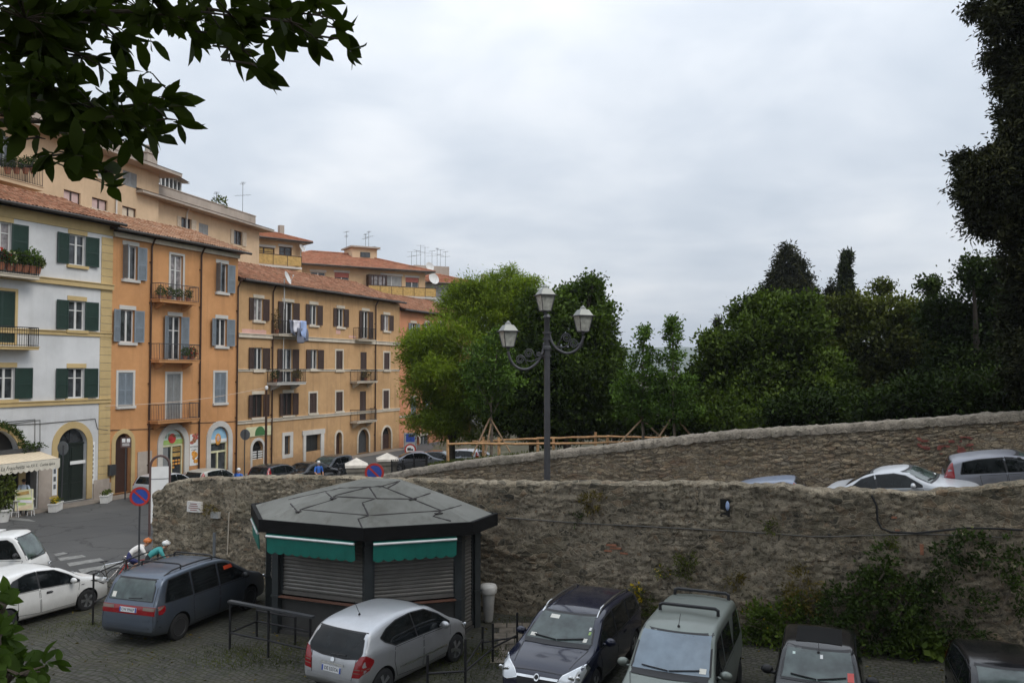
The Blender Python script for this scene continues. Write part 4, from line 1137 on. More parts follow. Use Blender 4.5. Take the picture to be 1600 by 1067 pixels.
cb = [C.slab(436, 478, 523, .7, .12, 'stone_trim', False), C.slab(433, 478, 598, .9, .14, 'pale_trim', True), C.slab(560, 587, 531, .5, .1, 'stone_trim', False),
      C.slab(558, 590, 596, .7, .12, 'stone_trim', True), C.slab(558, 589, 658, .7, .12, 'stone_trim', True)]
C.string(C.px(500, 531)[1], .24, .14, 'stone_trim'); C.string(C.px(500, 579)[1], .12, .05, 'stone_trim'); C.string(C.px(500, 650)[1], .18, .07, 'stone_trim')
C.downpipe(426, top=C.H - .1); C.downpipe(587, top=C.H - .1); C.downpipe(371, top=C.H - .1)
m = MB()   # patches where the top coat has come away
for (a, b, y0, y1) in ((378, 416, 516, 523), (525, 532, 513, 524), (545, 556, 525, 530)):
    p = C.px(a, y1); q_ = C.px(b, y0); n = 14
    up = [(p[0] + (q_[0] - p[0]) * i / n, q_[1] + .12 * noise.noise((i * .7, a, 0))) for i in range(n + 1)]
    m.prism([(p[0], p[1] + .12)] + [(q_[0], p[1] + .12)] + up[::-1], -.006, -.001)
C.part('bare_plaster', m, MAT['worn_pink'])
arch_door(C, 394, 411, 688, .2, 'iron', 'pale_trim', lunette=True, fan='dark_inside')
m = MB(); a = C.px(393.5, 703); b = C.px(412, 703); zt_ = C.px(403, 703)[1]
for k in range(8):
    for (u0, u1) in ((.06, .44), (.56, .94)):
        m.bx(a[0] + (b[0] - a[0]) * u0, a[0] + (b[0] - a[0]) * u1, .04, .06, .2 + (zt_ - .2) * k / 8, .2 + (zt_ - .2) * (k + .62) / 8)
C.part('gate_bars', m, MAT['dull_white'])
m = MB(); a = C.px(384, 672); b = C.px(424, 672); m.bx(a[0], b[0], -.06, -.002, C.px(404, 681)[1], C.px(404, 666)[1]); sg = C.part('shop_sign', m, MAT['sign_cream'])
m = MB(); e = C.px(405, 673); m.prism(arch_poly(e[0] - .5, e[0] + .5, e[1] - .3, e[1] + .32), -.09, -.061); C.part('emblem', m, MAT['sign_green'], sg)
m = MB(); a = C.px(440.5, 676); b = C.px(457, 714); i0 = C.px(444, 681); i1 = C.px(452.5, 709)
C.cut_rect(i0[0], i1[0], i1[1], i0[1])
ring_prism(m, [(a[0], b[1]), (b[0], b[1]), (b[0], a[1]), (a[0], a[1])], [(i0[0], i1[1]), (i1[0], i1[1]), (i1[0], i0[1]), (i0[0], i0[1])], -.06, .01)
gw = C.part('window', m, MAT['pale_trim']); C.part('pane', MB().bx(i0[0] + .01, i1[0] - .01, .12, .14, i1[1] + .01, i0[1] - .01), MAT['window_glass'], gw)
C.part('sash', MB().bx((i0[0] + i1[0]) / 2 - .03, (i0[0] + i1[0]) / 2 + .03, .1, .119, i1[1], i0[1]), MAT['dark_wood'], gw)
m = MB(); a = C.px(473, 673); b = C.px(505, 722); i0 = C.px(477, 680); i1 = C.px(500, 722)
C.cut_rect(i0[0], i1[0], .12, i0[1], .4)
m.bx(a[0], i0[0], -.09, .01, .1, i0[1]); m.bx(i1[0], b[0], -.09, .01, .1, i0[1]); m.bx(a[0] - .1, b[0] + .1, -.1, .01, i0[1] + .002, a[1])
gd = C.part('shopfront', m, MAT['pale_trim'])
m = MB(); xm = (i0[0] + i1[0]) / 2; m.bx(i0[0] + .01, xm - .01, .26, .32, .14, i0[1] - .02); m.bx(xm + .01, i1[0] - .01, .26, .32, .14, i0[1] - .02); C.part('leaf', m, MAT['dark_door'], gd)
for (p0, p1, pt, dm) in ((524.5, 534, 675, 'dark_wood'), (559.5, 576, 670.5, 'grey_iron'), (597, 611, 667, 'brown_wood')):
    arch_door(C, p0, p1, pt, .18, dm, 'stone_trim', lunette=(p0 > 590), fan='dark_inside', leaf=2)
m = MB(); m.bx(0.0, C.px(524, 715)[0], -.04, 0, 0, .9); C.part('plinth', m, MAT['ochre_plaster'])
C.tiled_roof(21, .55, 'tile_red', (-.02, .15))
a = C.px(444, 440, .3)
dish(C.root, (a[0], -.35, a[1] + .2), .5, R(-70), 20, pole=2.2)
m = MB(); m.bar((a[0], -.3, C.px(444, 598)[1]), (a[0], -.3, a[1] + .2), .025, 6); C.part('mast', m, MAT['dull_white'])
C.finish()

# ------------------------------------------------------------------ PINK HOUSE, mostly behind the feathery tree
P = House('reddish pink house at the far end of the terrace, half hidden by trees', S_C1 + .01, S_P1, fz(640, 487), 'pink_plaster')
for (cx, rowz) in ((646, 0), (668, 0), (688, 0)):
    for (t, b) in ((505, 532), (560, 588), (622, 649)):
        P.window(cx, t, b, .95, 'blue', 'stone_trim', (1, 1) if (cx + t) % 2 else (0, 0), shw=.5, panes=False)
P.string(P.px(640, 650)[1], .16, .07, 'stone_trim')
arch_door(P, 647.5, 655, 681, .18, 'grey_iron', 'stone_trim', lunette=False)
P.window(663, 680, 695, 1.7, None, 'stone_trim', (None, None), sash='grey_wood')
P.tiled_roof(21, .5, 'tile_red', (.0, .2))
P.finish()
# ------------------------------------------------------------------ the houses higher up behind the terrace
class HillHouse(House):
    def __init__(self, label, px_ref, py_eave, Y, th, w_left, w_right, wall_mat, depth=10, forward=0.0):
        A = at_depth(px_ref, 578, Y); A.z = 0
        D = Vector((math.sin(R(th)), math.cos(R(th)), 0)); Nn = Vector((math.cos(R(th)), -math.sin(R(th)), 0))
        A = A + Nn * forward
        H = at_depth(px_ref, py_eave, Y).z
        super().__init__(label, -w_left, w_right, H, wall_mat, depth=depth, A=A, D=D, Nn=Nn)
        self.root['group'] = 'houses on the hill behind the terrace'
    def hip(self, rise, over=.7, inset=None, mat='tile_flat'):
        x0, x1, y0, y1 = -over, self.W + over, -over, self.depth + over; z = self.H + .12
        ins = inset if inset is not None else (y1 - y0) / 2; yc = (y0 + y1) / 2; zr = z + rise
        # courses of tile as low steps
        m = MB(); n = 18
        def lerp(a, b, u): return tuple(a[i] + (b[i] - a[i]) * u for i in range(3))
        c = [(x0, y0, z), (x1, y0, z), (x1, y1, z), (x0, y1, z)]; r0, r1 = (x0 + ins, yc, zr), (x1 - ins, yc, zr)
        for (a, b, ta, tb) in ((c[0], c[1], r0, r1), (c[1], c[2], r1, r1), (c[2], c[3], r1, r0), (c[3], c[0], r0, r0)):
            for i in range(n):
                u, w = i / n, (i + 1) / n
                p = [lerp(a, ta, u), lerp(b, tb, u), lerp(b, tb, w), lerp(a, ta, w)]
                dz = .05
                vs = [(q[0], q[1], q[2] + dz) for q in p[:2]] + p[2:] + p[:2]
                m.add(vs, [(0, 1, 2, 3), (4, 5, 1, 0)])
        m.add([(q[0], q[1], q[2] - .02) for q in c], [(3, 2, 1, 0)])
        rf = self.part('roof', m, MAT[mat], weld=False)
        g = MB()
        for a, b in ((0, 1), (1, 2), (2, 3), (3, 0)):
            g.tube([(c[a][0], c[a][1], z - .02), (c[b][0], c[b][1], z - .02)], .09, 6)
        self.part('gutter', g, MAT['dark_gutter'], rf)
        hp = MB()
        for a, b in ((c[0], r0), (c[1], r1), (r0, r1)): hp.tube([(a[0], a[1], a[2] + .05), (b[0], b[1], b[2] + .05)], .12, 6)
        self.part('ridge_tiles', hp, MAT[mat], rf)
        s_ = MB(); s_.bx(x0 + .15, x1 - .15, y0 + .15, y1 - .15, self.H + .002, z - .022); self.part('soffit', s_, MAT['grey_panel'], rf)
        return rf, zr
    def flat(self, over=.9, t=.22, par=1.2, setb=.3, pmat='parapet_plaster', smat='parapet_plaster', right=True):
        m = MB(); rx = over if right else -.02
        x0, x1 = -.0, self.W + rx
        m.bx(x0, x1, -over, self.depth, self.H + .004, self.H + t)
        rf = self.part('roof', m, MAT[smat])
        e = MB(); zt = self.H + t
        e.add([(x0, -over - .04, zt + .01), (x1 + .04, -over - .04, zt + .01), (x1 + .04, setb - .01, zt + .42), (x0, setb - .01, zt + .42)], [(0, 1, 2, 3)])
        e.add([(x0, -over - .04, zt + .002), (x1 + .04, -over - .04, zt + .002), (x1 + .04, setb - .01, zt + .002), (x0, setb - .01, zt + .002)], [(3, 2, 1, 0)])
        self.part('tile_skirt', e, MAT['tile_red'], rf, weld=False)
        p = MB(); xr = self.W - .1
        p.bx(.0, xr, setb, setb + .25, zt + .003, zt + par); p.bx(xr - .25, xr, setb + .252, self.depth, zt + .003, zt + par); p.bx(-.0, xr + .05, setb - .05, setb + .3, zt + par + .002, zt + par + .08)
        self.part('parapet', p, MAT[pmat], rf)
        return rf, zt

K1 = HillHouse('tall cream apartment block with flat roof and chimneys at the upper left', 244, 273, 64, 13.8, 34, 0, 'cream_plaster', 12)
rf, zt = K1.flat(1.2, .25, 2.0, 2.2)
for px, top, bot in ((237, 226, 262), (229, 228, 262)):
    p = K1.px(px, 262, -2.0); zt2 = K1.px(px, top, -2.0)[1]
    m = MB(); m.bx(p[0] - .3, p[0] + .3, 1.7, 2.2, zt, zt2 - .5); m.bx(p[0] - .38, p[0] + .38, 1.62, 2.28, zt2 - .62, zt2 - .5)
    m.lathe([(.2, 0), (.2, .4), (.28, .42), (.28, .52)], (p[0], 1.95, zt2 - .5), 10)
    K1.part('chimney', m, MAT['parapet_plaster'], rf)
K1.window(203, 269, 292, 1.5, 'grey', None, (0, 0), sill=False, panes=False)
for (px, t, b, mt) in ((113, 299, 319, 'pink_blind'), (156, 311, 328, 'pink_blind'), (202, 324, 340, 'beige_wood'), (165, 258, 280, 'grey_panel'), (118, 244, 268, 'grey_panel')):
    K1.window(px, t, b, 1.5, None, 'stone_trim', (None, None), pane=mt, sash='dark_wood', panes=False, lintel=False)
K1.window(8, 212, 262, 1.6, None, 'stone_trim', (None, None), pane='window_glass', sash='grey_wood', sill=False, lintel=False, kind='balcony_door')
K1.window(6, 282, 306, 1.3, None, None, (None, None), pane='dark_inside', sash='dark_wood', sill=False, panes=False)
K1.slab(-60, 68, 269, 1.3, .22, 'cream_plaster', False, 1.05)
for p in (178,): K1.downpipe(p, top=K1.H - .1, mat='dull_white', r=.06)
K1.finish()
K2 = HillHouse('lower cream apartment block with roof terrace parapet and beige shutters', 403, 361, 78.5, 14.5, 17.5, 0, 'cream_plaster', 10)
rf, zt = K2.flat(1.0, .2, 1.15, .35)
for (px, t, b, sh) in ((291, 341, 357, 'beige'), (372, 361, 383, 'beige')):
    K2.window(px, t, b, 1.3, sh, None, (1, 1), ang=6, shw=.55, sill=False, panes=False, sash='dark_wood')
K2.window(318, 350, 367, 1.3, 'grey', None, (0, 0), sill=False)
m = MB(); a = K2.px(252, 300, -1.2)[0]; b = K2.px(283, 300, -1.2)[0]   # glazed pavilion on the terrace
zt2 = zt + 2.75
for x in np.linspace(a, b, 6): m.bx(x - .06, x + .06, 1.2, 1.32, zt, zt2 - .35 * (x - a) / (b - a))
m.bx(a, b, 1.2, 1.3, zt + .9, zt + 1.0)
pv = K2.part('terrace_room', m, MAT['white_frame'], rf)
m = MB(); m.add([(a - .2, .7, zt2 + .05), (b + .5, .7, zt2 - .4), (b + .5, 4, zt2 - .1), (a - .2, 4, zt2 + .35)], [(0, 1, 2, 3)]); m.add([(a - .2, .7, zt2 - .07), (b + .5, .7, zt2 - .52), (b + .5, 4, zt2 - .22), (a - .2, 4, zt2 + .23)], [(3, 2, 1, 0)])
K2.part('terrace_roof', m, MAT['parapet_plaster'], rf, weld=False)
K2.part('pane', MB().bx(a, b, 1.34, 1.36, zt, zt2 - .45), MAT['window_glass'], rf)
pa = K2.px(379, 330, -1.5); antenna(K2.root, (pa[0], 1.5, zt), K2.px(379, 285, -1.5)[1] - zt, 3)
pa = K2.px(338, 320, -1.5); antenna(K2.root, (pa[0], 1.5, zt), K2.px(338, 301, -1.5)[1] - zt, 4)
K2.downpipe(289, top=K2.H, mat='dull_white', r=.05)
K2.finish()
K3 = HillHouse('small ochre house with yellow balcony panels beside the cream block', 470, 381, 86, 48, 9, 0, 'tan_plaster', 8)
rf, zr = K3.hip(1.5, .8, 3)
K3.window(446, 386, 408, 1.4, None, 'pale_trim', (None, None), pane='window_glass', sash='dark_wood', sill=False, kind='balcony_door')
K3.window(413, 386, 406, 2.2, None, 'pale_trim', (None, None), pane='gold_panel', sash='dark_wood', sill=False, kind='balcony_door')
m = MB(); p = K3.px(430, 362, -4); m.bx(p[0] - .25, p[0] + .25, 2.4, 2.9, zr - 1.2, zr + .5); K3.part('chimney', m, MAT['parapet_plaster'], rf)
def panel_balcony(H, px0, px1, py, rail=1.05, proj=1.3):
    xa, z = H.px(px0, py, proj); xb = H.px(px1, py, proj)[0]
    b = H.part('balcony', MB().bx(xa, xb, -proj, -.002, z - .2, z), MAT['pale_trim'])
    m = MB(); m.bx(xa + .03, xb - .03, -proj + .02, -proj + .06, z + .12, z + rail); m.bx(xb - .07, xb - .03, -proj + .062, -.02, z + .12, z + rail)
    H.part('panel', m, MAT['gold_panel'], b)
    r_ = MB()
    for x in np.linspace(xa + .05, xb - .05, max(3, int((xb - xa) / 1.1))): r_.bx(x - .025, x + .025, -proj - .0, -proj + .018, z + .0, z + rail + .08)
    r_.bx(xa, xb, -proj, -proj + .06, z + rail + .002, z + rail + .07)
    H.part('railing', r_, MAT['dark_wood'], b)
    return b, xa, xb, z
panel_balcony(K3, 403, 472, 412)
dish(K3.root, (K3.px(466, 398)[0], -.5, K3.px(466, 390)[1]), .45, R(-60), 25)
K3.finish()
K4 = HillHouse('broad ochre apartment house with low red hipped roof and roof box', 664, 427, 100, 60, 19, 0, 'tan_plaster', 11)
rf, zr = K4.hip(2.3, .9, 7.5)
for (px, t, b, bl) in ((497, 425, 440, 0), (534, 426, 443, 1), (644, 434, 449, 1)):
    w_, x0, x1, z0, z1 = K4.window(px, t, b, 1.7, None, 'pale_trim', (None, None), pane='window_glass', panes=False)
    if bl: K4.part('blind', MB().bx(x0 + .02, x1 - .02, .05, .08, z1 - .55, z1 - .01), MAT['red_blind'], w_)
w_, x0, x1, z0, z1 = K4.window(612, 431, 450, 2.6, None, 'pale_trim', (None, None), pane='grey_panel', panes=False, sill=False, kind='balcony_door')
m = MB(); a = K4.px(577, 440, 1.0); b = K4.px(605, 440, 1.0); z_ = K4.px(590, 457, 1.0)[1]; zt_ = K4.px(590, 431, 1.0)[1]
m.bx(a[0], a[0] + .3, -1.0, -.01, z_, zt_); m.bx(b[0] - .2, b[0], -1.0, -.01, z_, zt_); m.bx(a[0], b[0], -1.05, -.01, zt_ + .002, zt_ + .15)
for k in range(1, 4): x = a[0] + (b[0] - a[0]) * k / 4; m.bx(x - .05, x + .05, -1.0, -.94, z_, zt_)
vr = K4.part('veranda', m, MAT['dark_wood']); K4.part('pane', MB().bx(a[0] + .3, b[0] - .2, -.9, -.88, z_, zt_), MAT['pale_curtain'], vr)
panel_balcony(K4, 575, 682, 460)
m = MB(); p0_, p1_ = K4.px(542, 400, -6), K4.px(580, 400, -6); zb = zr - 1.2; zt_ = K4.px(560, 391, -6)[1]
m.bx(p0_[0], p1_[0], 4, 7, zb, zt_); pb = K4.part('roof_box', m, MAT['cream_plaster'], rf)
m = MB(); m.bx(p0_[0] - .3, p1_[0] + .3, 3.6, 7.4, zt_ + .003, zt_ + .18); K4.part('roof_cap', m, MAT['parapet_plaster'], pb)
m = MB(); m.bx(p0_[0] + 1.0, p1_[0] - .9, 3.93, 3.995, zb + .75, zt_ - .5); K4.part('roof_window', m, MAT['window_glass'], pb)
for i, (px, t) in enumerate(((541, 362), (571, 366), (576, 362), (589, 385))): pa = K4.px(px, 398, -5); antenna(K4.root, (pa[0], 5 if i < 3 else 5.5, zt_ if i < 3 else zr - .4), K4.px(px, t, -5)[1] - (zt_ if i < 3 else zr - .4), i + 10)
K4.finish()
K5 = HillHouse('grey house with red hipped roof and a row of aerials behind the treetop', 750, 447, 108, 66, 9, 0, 'grey_panel', 9)
rf, zr = K5.hip(1.6, .6, 4.5)
m = MB(); a = K5.px(684, 449, .05); b = K5.px(734, 449, .05); m.bx(a[0], b[0], -.08, -.002, K5.px(700, 464)[1], K5.px(700, 449)[1]); K5.part('cladding', m, MAT['grey_louvre'])
m = MB(); p0_, p1_ = K5.px(668, 425, -6), K5.px(700, 425, -6); zt_ = K5.px(690, 417, -6)[1]; m.bx(p0_[0] - 2, p1_[0], 5.5, 8.5, K5.H - 1, zt_); bx_ = K5.part('roof_box', m, MAT['parapet_plaster'], rf)
for i, (px, t) in enumerate(((643, 393), (651, 391), (657, 383), (664, 386), (675, 392), (683, 388), (688, 390), (696, 393))): pa = K5.px(px, 418, -6.5); antenna(K5.root, (pa[0], 6.5, zt_ - .4), K5.px(px, t, -6.5)[1] - zt_ + .4, i + 20)
m = MB(); p = K5.px(756, 440, -3); m.bx(p[0] - .35, p[0] + .35, 2.5, 3.2, zr - 2.2, K5.px(756, 429, -3)[1]); K5.part('chimney', m, MAT['parapet_plaster'], rf)
for px, py, r_ in ((676, 437, .75), (670, 418, .6)): pa = K5.px(px, py, .5); dish(K5.root, (pa[0], -.5, pa[1]), r_, R(-75), 20, .9)
K5.finish()
# ------------------------------------------------------------------ kiosk
def near_pt(px, py, off=.03):
    """a point on the visible face of the near wall, found by shooting at the wall itself"""
    r = ray(px, py).normalized()
    hit = NEAR_BVH.ray_cast(Vector((0, 0, CAM_H)), r)
    if hit[0] is None: c = on_plan(NEAR, px); return at_depth(px, py, c[1])
    return hit[0] - Vector((r.x, r.y, 0)).normalized() * off
NEAR_BVH = BVHTree.FromPolygons([v.co for v in near.data.vertices], [tuple(p.vertices) for p in near.data.polygons])
FAR_BVH = BVHTree.FromPolygons([v.co for v in far.data.vertices], [tuple(p.vertices) for p in far.data.polygons])

ZF = 3.08
def kiosk():
    k0 = Vector((-3.75, 23.2, 0))
    K = thing('kiosk', 'dark octagonal kiosk with low grey felt roof, green scalloped awnings and closed shutters', 'kiosk', k0)
    rp = [at_height(px, py, ZF) for px, py in ((404, 813), (568, 827), (740, 817), (778, 803))]
    rp = [rp[0], rp[1], rp[2], rp[3], Vector((-1.15, 24.2, ZF)), Vector((-3.8, 25.15, ZF)), Vector((-6.95, 25.95, ZF)), at_height(392, 788, ZF)]
    P = [(p.x - k0.x, p.y - k0.y) for p in rp]; n = len(P)
    ap = at_depth(602, 749, 23.3); ax, ay, az = ap.x - k0.x, ap.y - k0.y, ap.z
    # roof: facets up to a small flat crown, subdivided so that the felt can sag a little
    m = MB(); top = [(ax + (x - ax) * .14, ay + (y - ay) * .14, az) for x, y in P]
    rows = 8
    for i in range(n):
        j = (i + 1) % n
        for r_ in range(rows):
            u, w = r_ / rows, (r_ + 1) / rows
            def q(k, t):
                a = (P[k][0] * .985, P[k][1] * .985, ZF - .03); b = top[k]
                sag = .035 * math.sin(math.pi * t)
                return (a[0] + (b[0] - a[0]) * t, a[1] + (b[1] - a[1]) * t, a[2] + (b[2] - a[2]) * t + sag)
            m.add([q(i, u), q(j, u), q(j, w), q(i, w)], [(0, 1, 2, 3)])
    m.add(top, [tuple(range(n))])
    m.add([(x * .985, y * .985, ZF - .06) for x, y in P], [tuple(range(n - 1, -1, -1))])
    rf = m.build('roof', MAT['kiosk_roof'], K, weld=False)
    bv = BVHTree.FromPolygons([Vector(v) for v in m.v], m.f)
    s_ = MB()
    seams = [[(310, 185), (470, 150), (560, 130), (700, 125), (760, 120), (845, 95)], [(490, 150), (525, 180), (535, 165), (690, 127)], [(525, 170), (735, 180), (700, 128)],
             [(735, 180), (905, 182), (990, 155)], [(760, 122), (905, 180)], [(735, 178), (665, 200), (695, 262), (645, 278), (665, 322)], [(320, 205), (360, 250), (370, 232), (525, 185)],
             [(365, 232), (690, 260)], [(690, 262), (885, 248), (1045, 238), (1140, 212)], [(905, 182), (1045, 238), (1005, 265), (1090, 288)], [(785, 130), (845, 97)]]
    rr = random.Random(1)
    for sm in seams:
        pts = []
        for (a, b), (c, d) in zip(sm, sm[1:]):
            for t in range(6): pts.append((a + (c - a) * t / 6, b + (d - b) * t / 6))
        pts.append(sm[-1]); hp = []
        for zx, zy in pts:
            d = ray(350 + zx * .3252, 720 + zy * .3252).normalized(); h = bv.ray_cast(Vector((0, 0, CAM_H)) - k0, d)
            if h[0] is not None: hp.append(h[0] + Vector((0, 0, .006)))
        if len(hp) > 2: s_.tube([(p.x, p.y, p.z - .012) for p in hp], [rr.uniform(.016, .028) for _ in hp], 6)
    for zx, zy, w in ((530, 178, .13), (362, 242, .12), (905, 182, .13), (1030, 250, .13), (755, 121, .08)):
        d = ray(350 + zx * .3252, 720 + zy * .3252).normalized(); h = bv.ray_cast(Vector((0, 0, CAM_H)) - k0, d)
        if h[0] is not None: s_.box(h[0], (w * 1.6, w, .02), Matrix.Rotation(.5, 3, 'Z'))
    s_.build('felt_seams', MAT['kiosk_felt'], rf, weld=False)
    # fascia
    f = MB()
    ring_o = P; ring_i = [(x * .965, y * .965) for x, y in P]
    for i in range(n):
        j = (i + 1) % n
        a, b, c, d = ring_o[i], ring_o[j], ring_i[j], ring_i[i]
        z0, z1 = ZF - .30, ZF + .03
        f.add([(a[0], a[1], z0), (b[0], b[1], z0), (b[0], b[1], z1), (a[0], a[1], z1), (d[0], d[1], z0), (c[0], c[1], z0), (c[0], c[1], z1), (d[0], d[1], z1)],
              [(0, 1, 2, 3), (5, 4, 7, 6), (3, 2, 6, 7), (1, 0, 4, 5)])
    f.add([(x, y, ZF - .29) for x, y in ring_i], [tuple(range(n - 1, -1, -1))])
    f.build('fascia', MAT['kiosk_dark'], K)
    # walls
    def inset(t):
        out = []
        for i in range(n):
            a, b, c = Vector(P[i - 1]), Vector(P[i]), Vector(P[(i + 1) % n])
            e1 = (b - a).normalized(); e2 = (c - b).normalized()
            n1 = Vector((-e1.y, e1.x)); n2 = Vector((-e2.y, e2.x)); bis = (n1 + n2).normalized(); k = t / max(.35, bis.dot(n1))
            out.append(b + bis * k)
        return out
    Wp = inset(.52)
    b_ = MB(); b_.vprism([(p.x, p.y) for p in inset(.60)], 0, .9); b_.vprism([(p.x, p.y) for p in inset(.5)], 0, .08); base = b_.build('base', MAT['kiosk_base'], K)
    up = MB(); up.vprism([(p.x, p.y) for p in inset(.66)], .9, ZF - .31); up.build('wall', MAT['kiosk_dark'], K)
    for i in range(n):
        a, b = Wp[i], Wp[(i + 1) % n]; e = (b - a); ln = e.length; e.normalize(); nn = Vector((e.y, -e.x))
        if i in (3, 4, 5): pass
        # post at corner a
        ang = math.atan2(e.y, e.x)
        pm = MB(); Rm = Matrix.Rotation(ang, 3, 'Z'); pm.box((a.x, a.y, (ZF - .31) / 2), (.20, .20, ZF - .31), Rm); pm.box((a.x, a.y, 1.0), (.25, .25, .06), Rm); pm.box((a.x, a.y, ZF - .55), (.24, .24, .05), Rm)
        pm.build('post', MAT['kiosk_post'], K)
        if ln < .6: continue
        full = i in (2, 3)
        z0 = .12 if full else 1.06; z1 = ZF - .42; sl = MB(); rows = int((z1 - z0) / .095)
        p0 = a + e * .13 - nn * .06; p1 = b - e * .13 - nn * .06
        prof = []
        for r_ in range(rows):
            z = z0 + (z1 - z0) * r_ / rows; h = (z1 - z0) / rows
            prof += [(0.0, z), (.022, z + h * .3), (.022, z + h * .7), (0.0, z + h * .99)]
        vs = []
        for o_, z in prof:
            for p in (p0, p1): q = p + nn * o_; vs.append((q.x, q.y, z))
        sl.add(vs, [(2 * k, 2 * k + 1, 2 * k + 3, 2 * k + 2) for k in range(len(prof) - 1)])
        sl.box(((p0.x + p1.x) / 2 + nn.x * .02, (p0.y + p1.y) / 2 + nn.y * .02, z0 + .05), (ln - .34, .05, .1), Rm)
        sh = sl.build('shutter', MAT['roller_shutter'], K)
        g = MB()
        for p in (p0, p1): MB().box((p.x, p.y, (z0 + z1) / 2), (.09, .09, z1 - z0), Rm).build('guide_rail', MAT['kiosk_post'], sh)
        if not full and i < 2:
            c = (a + b) / 2 + nn * .05
            l_ = MB(); l_.box((c.x, c.y, 1.0), (ln - .26, .14, .03), Rm); l_.build('counter', MAT['rust'], K)
    # green awnings rolled up under the fascia, on the two front faces and the left face
    for i in (7, 0, 1):
        a, b = Vector(P[i]), Vector(P[(i + 1) % n]); e = b - a; ln = e.length; e.normalize(); nn = Vector((e.y, -e.x))
        u0, u1 = .25, ln - (.28 if i != 1 else .45)
        mid = MB(); cnt = max(4, int((u1 - u0) / .26)); vs = []; fs_ = []; col = []
        zt_, zb = ZF - .36, ZF - .80
        for k in range(cnt):
            for t in range(5):
                col.append((u0 + (u1 - u0) * (k + t / 5) / cnt, zb - .06 * math.sin(math.pi * t / 5)))
        col.append((u1, zb))
        for u, z in col:
            for (o_, zz) in ((.08, zt_ - .06), (.06, z), (.035, z), (.055, zt_ - .06)):
                p = a + e * u + nn * (o_ - .10); vs.append((p.x, p.y, zz))
        for k in range(len(col) - 1):
            q = 4 * k; fs_ += [(q, q + 4, q + 5, q + 1), (q + 1, q + 5, q + 6, q + 2), (q + 2, q + 6, q + 7, q + 3), (q + 3, q + 7, q + 4, q)]
        mid.add(vs, fs_ + [(0, 1, 2, 3), tuple(4 * (len(col) - 1) + t for t in (3, 2, 1, 0))])
        aw = mid.build('awning', MAT['kiosk_green'], K)
        m2 = MB()
        pa, pb = a + e * u0 - nn * .0, a + e * u1 - nn * .0
        pc, pd = a + e * u0 - nn * .4, a + e * u1 - nn * .4
        m2.add([(pa.x, pa.y, zt_ + .02), (pb.x, pb.y, zt_ + .02), (pd.x, pd.y, zt_ + .07), (pc.x, pc.y, zt_ + .07), (pa.x, pa.y, zt_ - .01), (pb.x, pb.y, zt_ - .01), (pd.x, pd.y, zt_ + .04), (pc.x, pc.y, zt_ + .04)], [(0, 1, 2, 3), (7, 6, 5, 4), (0, 4, 5, 1), (3, 2, 6, 7)])
        m2.build('cover', MAT['kiosk_green'], aw)
        m3 = MB(); m3.bar((pa.x, pa.y, zt_ - .03), (pb.x, pb.y, zt_ - .03), .035, 6); m3.build('front_bar', MAT['alu_bar'], aw)
    return K
kiosk()

